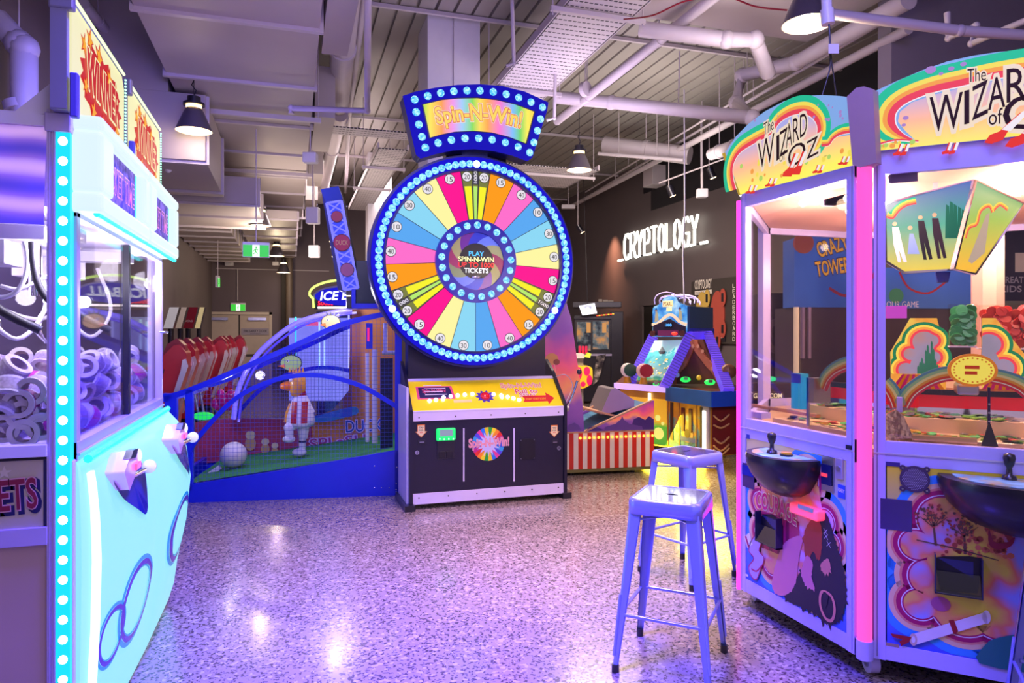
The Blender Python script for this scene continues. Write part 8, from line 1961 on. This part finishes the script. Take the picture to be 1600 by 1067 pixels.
# second panel, turned away
A_ = ORf.w(*(lambda p: (p[0], yl_, p[1]))(ORf.L(1522, 279, yl_))); f2 = Fr((A_.x, A_.y, 0), Vector((1, -.0, 0)) * 1.0 + Vector((0, .0, 0)))
P2_ = TM([(1524, 282), (1598, 318), (1570, 360), (1523, 428), (1490, 420)], f2, 0)
MB(f2).prism(P2_, .0, .01, art('lantern_green', '#e0b020', '#70b098', '#90b848', axis=2, z0=1.78, z1=2.2, es=1.1), side=chrome).build('picture_panel', lt)
m = MB(f2).ribbon(P2_, -.005, .005, -.006, chrome, closed=True, y1=.014); m.build('lantern_frame', lt)
m = MB(f2)
for k_, (c_, w_) in enumerate(((H_red, .006), (H_or, .006), (H_yel, .006))):
    for seg_ in ([(1508, 372), (1514, 356), (1526, 350), (1532, 330), (1545, 322), (1550, 332)], [(1551, 330), (1562, 320), (1574, 328)]): m.ribbon(smooth_path(TM(seg_, f2, 0), 5), -.006 + k_ * .006, k_ * .006, -.001 - .0003 * k_, c_)
m.flat(TM([(1540, 336), (1546, 332), (1538, 395), (1518, 412), (1512, 408)], f2, 0), -.002, lit('lantern_cream', '#f0e4d0', .4)); m.build('picture_print', lt, norm=False)
p, q = ORf.L(1461, 426, .4), ORf.L(1484, 441, .4); MB(ORf).prism([(p[0], p[1]), (q[0], p[1]), (q[0] - .008, q[1]), (p[0] + .008, q[1])], .36, .42, mat('lantern_tip_blue', '#1820a8', .15, coat=.5)).build('lantern_tip', lt)
MB(ORf).box(.25, .27, .5, .52, 1.9, 2.2, alu).build('lantern_stem', lt)
# blue poster of another game behind the right bay
BP = Fr(W(1380, 450, 5.6), RGT); bp = lambda a, c: BP.L(a, c); p, q = bp(1372, 418), bp(1532, 482)
tb = thing('blue_banner', 'blue banner with a curved red line seen behind the green chip bin', 'banner', (BP.o.x, BP.o.y, 0))
MB(BP).box(p[0], q[0], 0, .03, q[1], p[1], mat('banner_blue', '#4878d0', .4, vary=.25, scale=3)).box(p[0], q[0], .02, .2, -BP.o.z, q[1] - .001, mat('banner_base', '#4a4048', .5, vary=.3, scale=4)).build('banner_board', tb)
m = MB(BP).ribbon(smooth_path([bp(1405, 425), bp(1420, 450), bp(1450, 458), bp(1478, 440)], 6), -.008, .008, -.004, mat('tower_redline', '#a83040', .4)); p, q = bp(1385, 480), bp(1435, 480); m.text('OUR GAME', p, q, .05, -.004, wht)
m.disc(*bp(1400, 462), .06, -.003, mat('banner_green', '#4a9070', .4), 16); m.build('banner_print', tb)
# spare column & bulbs
wb = glow('warm_bulb', '#fff0d0', 22)
for i, (fr, a, c_, y_b) in enumerate(((ORf, 1588, 283, .5), (ORf, 1590, 300, .55), (OLf, 1325, 310, .25), (OLf, 1328, 330, .3))):
    p = fr.L(a, c_, y_b); MB(fr).ball((p[0], y_b, p[1]), .020, wb, 14).build('warm_bulb', t); MB(fr).cyl((p[0], y_b, p[1] + .02), (p[0], y_b, zg1 + .05), .012, alu, 10).build('bulb_holder', t)
    if i in (0, 2): g_ = fr.w(p[0] , y_b - .04, p[1] - .03); lamp_point('wizard_bulb_light', g_, 12, (1.0, .74, .5), .03)
p = ORf.w(.55, .45, 1.5); lamp_point('wizard_inner_light', (3.4, 2.5, 2.05), 34, (1.0, .74, .56), .02); lamp_point('wizard_inner_light', (2.75, 3.1, 1.95), 26, (1.0, .74, .56), .02); lamp_point('wizard_inner_light', (3.6, 3.4, 1.95), 14, (1.0, .72, .54), .02); lamp_point('wizard_inner_light', ORf.w(.05, .04, 2.13), 7, (1.0, .78, .62), .02); lamp_point('wizard_inner_light', ORf.w(1.0, .05, 2.12), 8, (1.0, .78, .62), .02); lamp_point('wizard_inner_light', OLf.w(.4, .05, 2.12), 10, (1.0, .78, .62), .02)
m = MB(OLf)
for p_, q_ in (((1285, 300), (1330, 300)), ((1290, 312), (1340, 340))): a, b = OLf.L(*p_, .25), OLf.L(*q_, .25); m.box(a[0], b[0], .24, .3, 2.13, 2.16, lil2)
m.build('roof_bracket', t)
p, q = ORf.L(1388, 274, .02), ORf.L(1434, 283, .02); MB(ORf).box(p[0], q[0], .016, .03, q[1], p[1], mat('door_closer_mauve', '#7a6a90', .3, .4)).build('top_closer', t)
# ---- posters behind: blue tower game sign seen through the glass
TW = Fr(W(1236, 560, 6.0), RGT); tw = lambda a, c: TW.L(a, c)
t2 = thing('tower_game', 'blue tower shaped game with yellow lettering, seen through the left glass of the wizard machine', 'arcade machine', Vector((W(1290, 560, 6.0).x, W(1290, 560, 6.0).y, 0)))
P_ = [tw(*p) for p in ((1241, 372), (1330, 360), (1370, 360), (1370, 480), (1241, 480))]; MB(TW).prism(P_, 0, .25, mat('tower_blue', '#3068c0', .4, vary=.2, scale=4, emit='#3068c0', es=.12)).build('tower_panel', t2)
m = MB(TW); tyl = mat('tower_yellow', '#f0b828', .35, emit='#f0b020', es=.2, vary=0); 
for s_, a, b, off_ in (('CRAZY', (1280, 402), (1326, 388), 1), ('TOWER', (1276, 432), (1328, 424), 1)):
    p, q = tw(*a), tw(*b); m.text(s_, p, q, .13, -.004, mat('tower_navy', '#182050', .4), off=.06); m.text(s_, p, q, .13, -.008, tyl, off=.02)
q = tw(1255, 380); m.disc(q[0], q[1], .09, -.004, mat('tower_rust', '#a05038', .4), 18)
m.ribbon(smooth_path([tw(1370, 420), tw(1350, 450), tw(1320, 462), tw(1295, 450)], 6), -.012, .012, -.005, mat('tower_redline', '#a83040', .4)); m.build('tower_lettering', t2)
MB(TW).box(tw(1245, 0)[0], tw(1365, 0)[0], .02, .5, -TW.o.z, tw(1250, 480)[1], mat('tower_base', '#48383c', .4, vary=.3, scale=5)).build('tower_base', t2)
for i, a in enumerate((1252, 1262, 1345)): p, q = tw(a, 480), tw(a + 4, 560); MB(TW).box(p[0], q[0], -.02, .02, q[1], p[1], mat('tower_post_mauve', '#a890a8', .4)).build('tower_post', t2)
# dark games silhouette between (wheel reflection etc.)
DK = Fr(floorpt(1172, 5.2), RGT); dk_ = lambda a, c: DK.L(a, c)
t3 = thing('sign_counter', 'low dark counter with a rounded sign reading GAME.COM seen through the wizard machine glass', 'counter', DK.o)
MB(DK).box(dk_(1178, 0)[0], dk_(1345, 0)[0], .05, .2, 0, dk_(0, 600)[1], mat('counter_brown', '#3a2c2c', .4, vary=.3, scale=5)).build('counter_body', t3)
p, q = dk_(1172, 612), dk_(1224, 626); MB(DK).box(p[0], q[0], -.03, .05, q[1], p[1], mat('pill_brown', '#4a2c20', .3)).build('pill_sign', t3, bevel=.02, seg=3)
m = MB(DK); p, q = dk_(1175, 621), dk_(1219, 621); m.text('GAME.COM', p, q, .035, -.034, glow('pill_text', '#ffe8b8', 1.2), off=.02); p, q = dk_(1188, 601), dk_(1212, 600); m.text('PLAYER 1', p, q, .025, .046, mat('player_text', '#a09088', .4)); m.build('sign_lettering', t3)
for a, c_ in ((1203, 592), (1222, 633)): p = W(a, c_, 5.15); MB(Fr(p, RGT)).ball((0, 0, 0), .04, glow('reader_lime', '#30f060', 1.1), 12, (1.2, .8, .5)).build('card_reader', t3)
# dark tower with ring shape
t4 = thing('dark_cabinet', 'dark brick-patterned cabinet behind the glass on the left of the wizard machine', 'arcade machine', floorpt(1218, 7.0)); QF = Fr(floorpt(1188, 7.0), RGT); qf = lambda a, c: QF.L(a, c)
p, q = qf(1196, 458), qf(1250, 600); MB(QF).box(p[0], q[0], 0, .5, 0, p[1], mat('dark_brickish', '#3c3030', .4, vary=.5, scale=8)).build('cabinet_body', t4)
c_ = qf(1222, 525); MB(QF).ring(c_[0], c_[1], .13, .19, -.01, 0, mat('ring_brown', '#6a5850', .4), n=32).build('ring_print', t4)
# poster panel behind right window
t5 = thing('poster_board', 'cream and grey notice poster seen through the right end of the wizard machine', 'poster', ORf.w(1.0, 2.4, 0))
XF = Fr(W(1590, 420, 6.5), RGT); xf = lambda a, c: XF.L(a, c); p, q = xf(1560, 330), xf(1660, 470); MB(XF).box(p[0], q[0], 0, .03, q[1], p[1], mat('poster_dark', '#3a3440', .4, vary=.4, scale=4)).build('board', t5)
m = MB(XF)
for s_, a, b in (('GREAT GAMES', (1562, 442), (1640, 442)), ('KIDS HERE', (1562, 456), (1640, 456))): p, q = xf(*a), xf(*b); m.text(s_, p, q, .06, -.003, mat('poster_text', '#b8b0a8', .4), off=.02)
p, q = xf(1586, 395), xf(1606, 425); m.box(p[0], q[0], -.004, 0, q[1], p[1], mat('poster_cream', '#e0d0b0', .4)); m.build('poster_print', t5)

# ================================================================ STOOLS
sm = mat('stool_metal', '#98a2f4', .18, .25, coat=.9, vary=.03)
smt = mat('stool_seat_metal', '#b4b8d4', .06, .75, coat=1, vary=.0)
def stool():
    t_ = thing('bar_stool', '', 'stool', (0, 0, 0)); f_ = Fr((0, 0, 0), (1, 0, 0)); H = .76
    def rr(hw, r, z, n=6): 
        out = []
        for cx_, cy_, a0 in ((hw - r, hw - r, 0), (-hw + r, hw - r, PI / 2), (-hw + r, -hw + r, PI), (hw - r, -hw + r, 1.5 * PI)):
            for i in range(n + 1): a = a0 + PI / 2 * i / n; out.append((cx_ + r * math.cos(a), cy_ + r * math.sin(a), z))
        return out
    MB(f_).loft([rr(.138, .03, H - .0035), rr(.146, .032, H - .001), rr(.154, .036, H - .004), rr(.160, .04, H - .014), rr(.163, .04, H - .07), rr(.160, .04, H - .07)], sm, closed=True).build('apron', t_)
    m = MB(f_); top_ = rr(.138, .03, H - .0035); n = len(top_); hole = [(.032 * math.cos(2 * PI * i / n + PI / 4) * 1.0, .012 * math.sin(2 * PI * i / n + PI / 4), H - .0035) for i in range(n)]
    m.loft([top_, hole], smt, smooth=False, closed=True); m.loft([hole, [(x, y, z - .012) for x, y, z in hole]], dark, closed=True); m.add([(x, y, H - .016) for x, y, z in hole], [tuple(range(n))], dark); m.build('seat', t_, label='glossy mirror-like square seat')
    for sx in (-1, 1):
        for sy in (-1, 1):
            rows = []
            for u in [i / 8 for i in range(9)]:
                z = H - .05 - u * (H - .05 - .03); c_ = .148 + (.205 - .148) * u + .0; wd_ = .055 * (1 - u) + .022 * u; cc = c_ + .006
                # L section, outer corner at (c_, c_)
                rows.append([(sx * (cc - wd_), sy * cc, z), (sx * (cc - .012), sy * cc, z), (sx * (cc - .003), sy * (cc - .003), z), (sx * cc, sy * (cc - .012), z), (sx * cc, sy * (cc - wd_), z)])
            m = MB(f_).loft(rows, sm)
            m.loft([[(x - sx * .004, y - sy * .004, z) for x, y, z in r_] for r_ in rows], sm)
            g_ = [(sx * (.151 + (.208 - .151) * u), sy * (.151 + (.208 - .151) * u), H - .06 - u * (H - .1)) for u in (.55, .75, .95)]
            m.tube(g_, .007, sm, 8)
            lg = m.build('leg', t_); ROOTS[lg.name] = ROOTS[t_.name]
            MB(f_).cyl((sx * .200, sy * .200, 0), (sx * .200, sy * .200, .035), .017, dark, 12).build('rubber_foot', lg)
    zz_ = .25; cc = .148 + (.205 - .148) * ((H - .05 - zz_) / (H - .08))
    for (a, b) in (((-cc, -cc), (cc, -cc)), ((cc, -cc), (cc, cc)), ((cc, cc), (-cc, cc)), ((-cc, cc), (-cc, -cc))):
        a = Vector((a[0], a[1], zz_)); b = Vector((b[0], b[1], zz_)); d = (b - a) * .06; MB(f_).tube([a + d, b - d], .008, sm, 8).build('foot_rail', t_)
    c3_ = .15; MB(f_).tube([(-c3_, -c3_, H - .10), (c3_, c3_, H - .10)], .006, sm, 6).tube([(c3_, -c3_, H - .10), (-c3_, c3_, H - .10)], .006, sm, 6).build('cross_brace', t_)
    return t_
def cam2w(l, d): p = FWD * d + RGT * l; return Vector((p.x, p.y, 0))
st0 = stool()
st0.location = cam2w(.722, 3.161); st0.rotation_euler = (0, 0, math.radians(-43.4)); st0['label'] = 'front lavender metal bar stool with neon letters mirrored in its seat'
dup(st0, loc=cam2w(1.078, 4.30), rz=math.radians(19), label='rear lavender metal bar stool standing behind the front stool')
dup(st0, loc=cam2w(1.99, 2.40), rz=math.radians(-43), label='lavender metal bar stool cut off at the right edge before the wizard console')
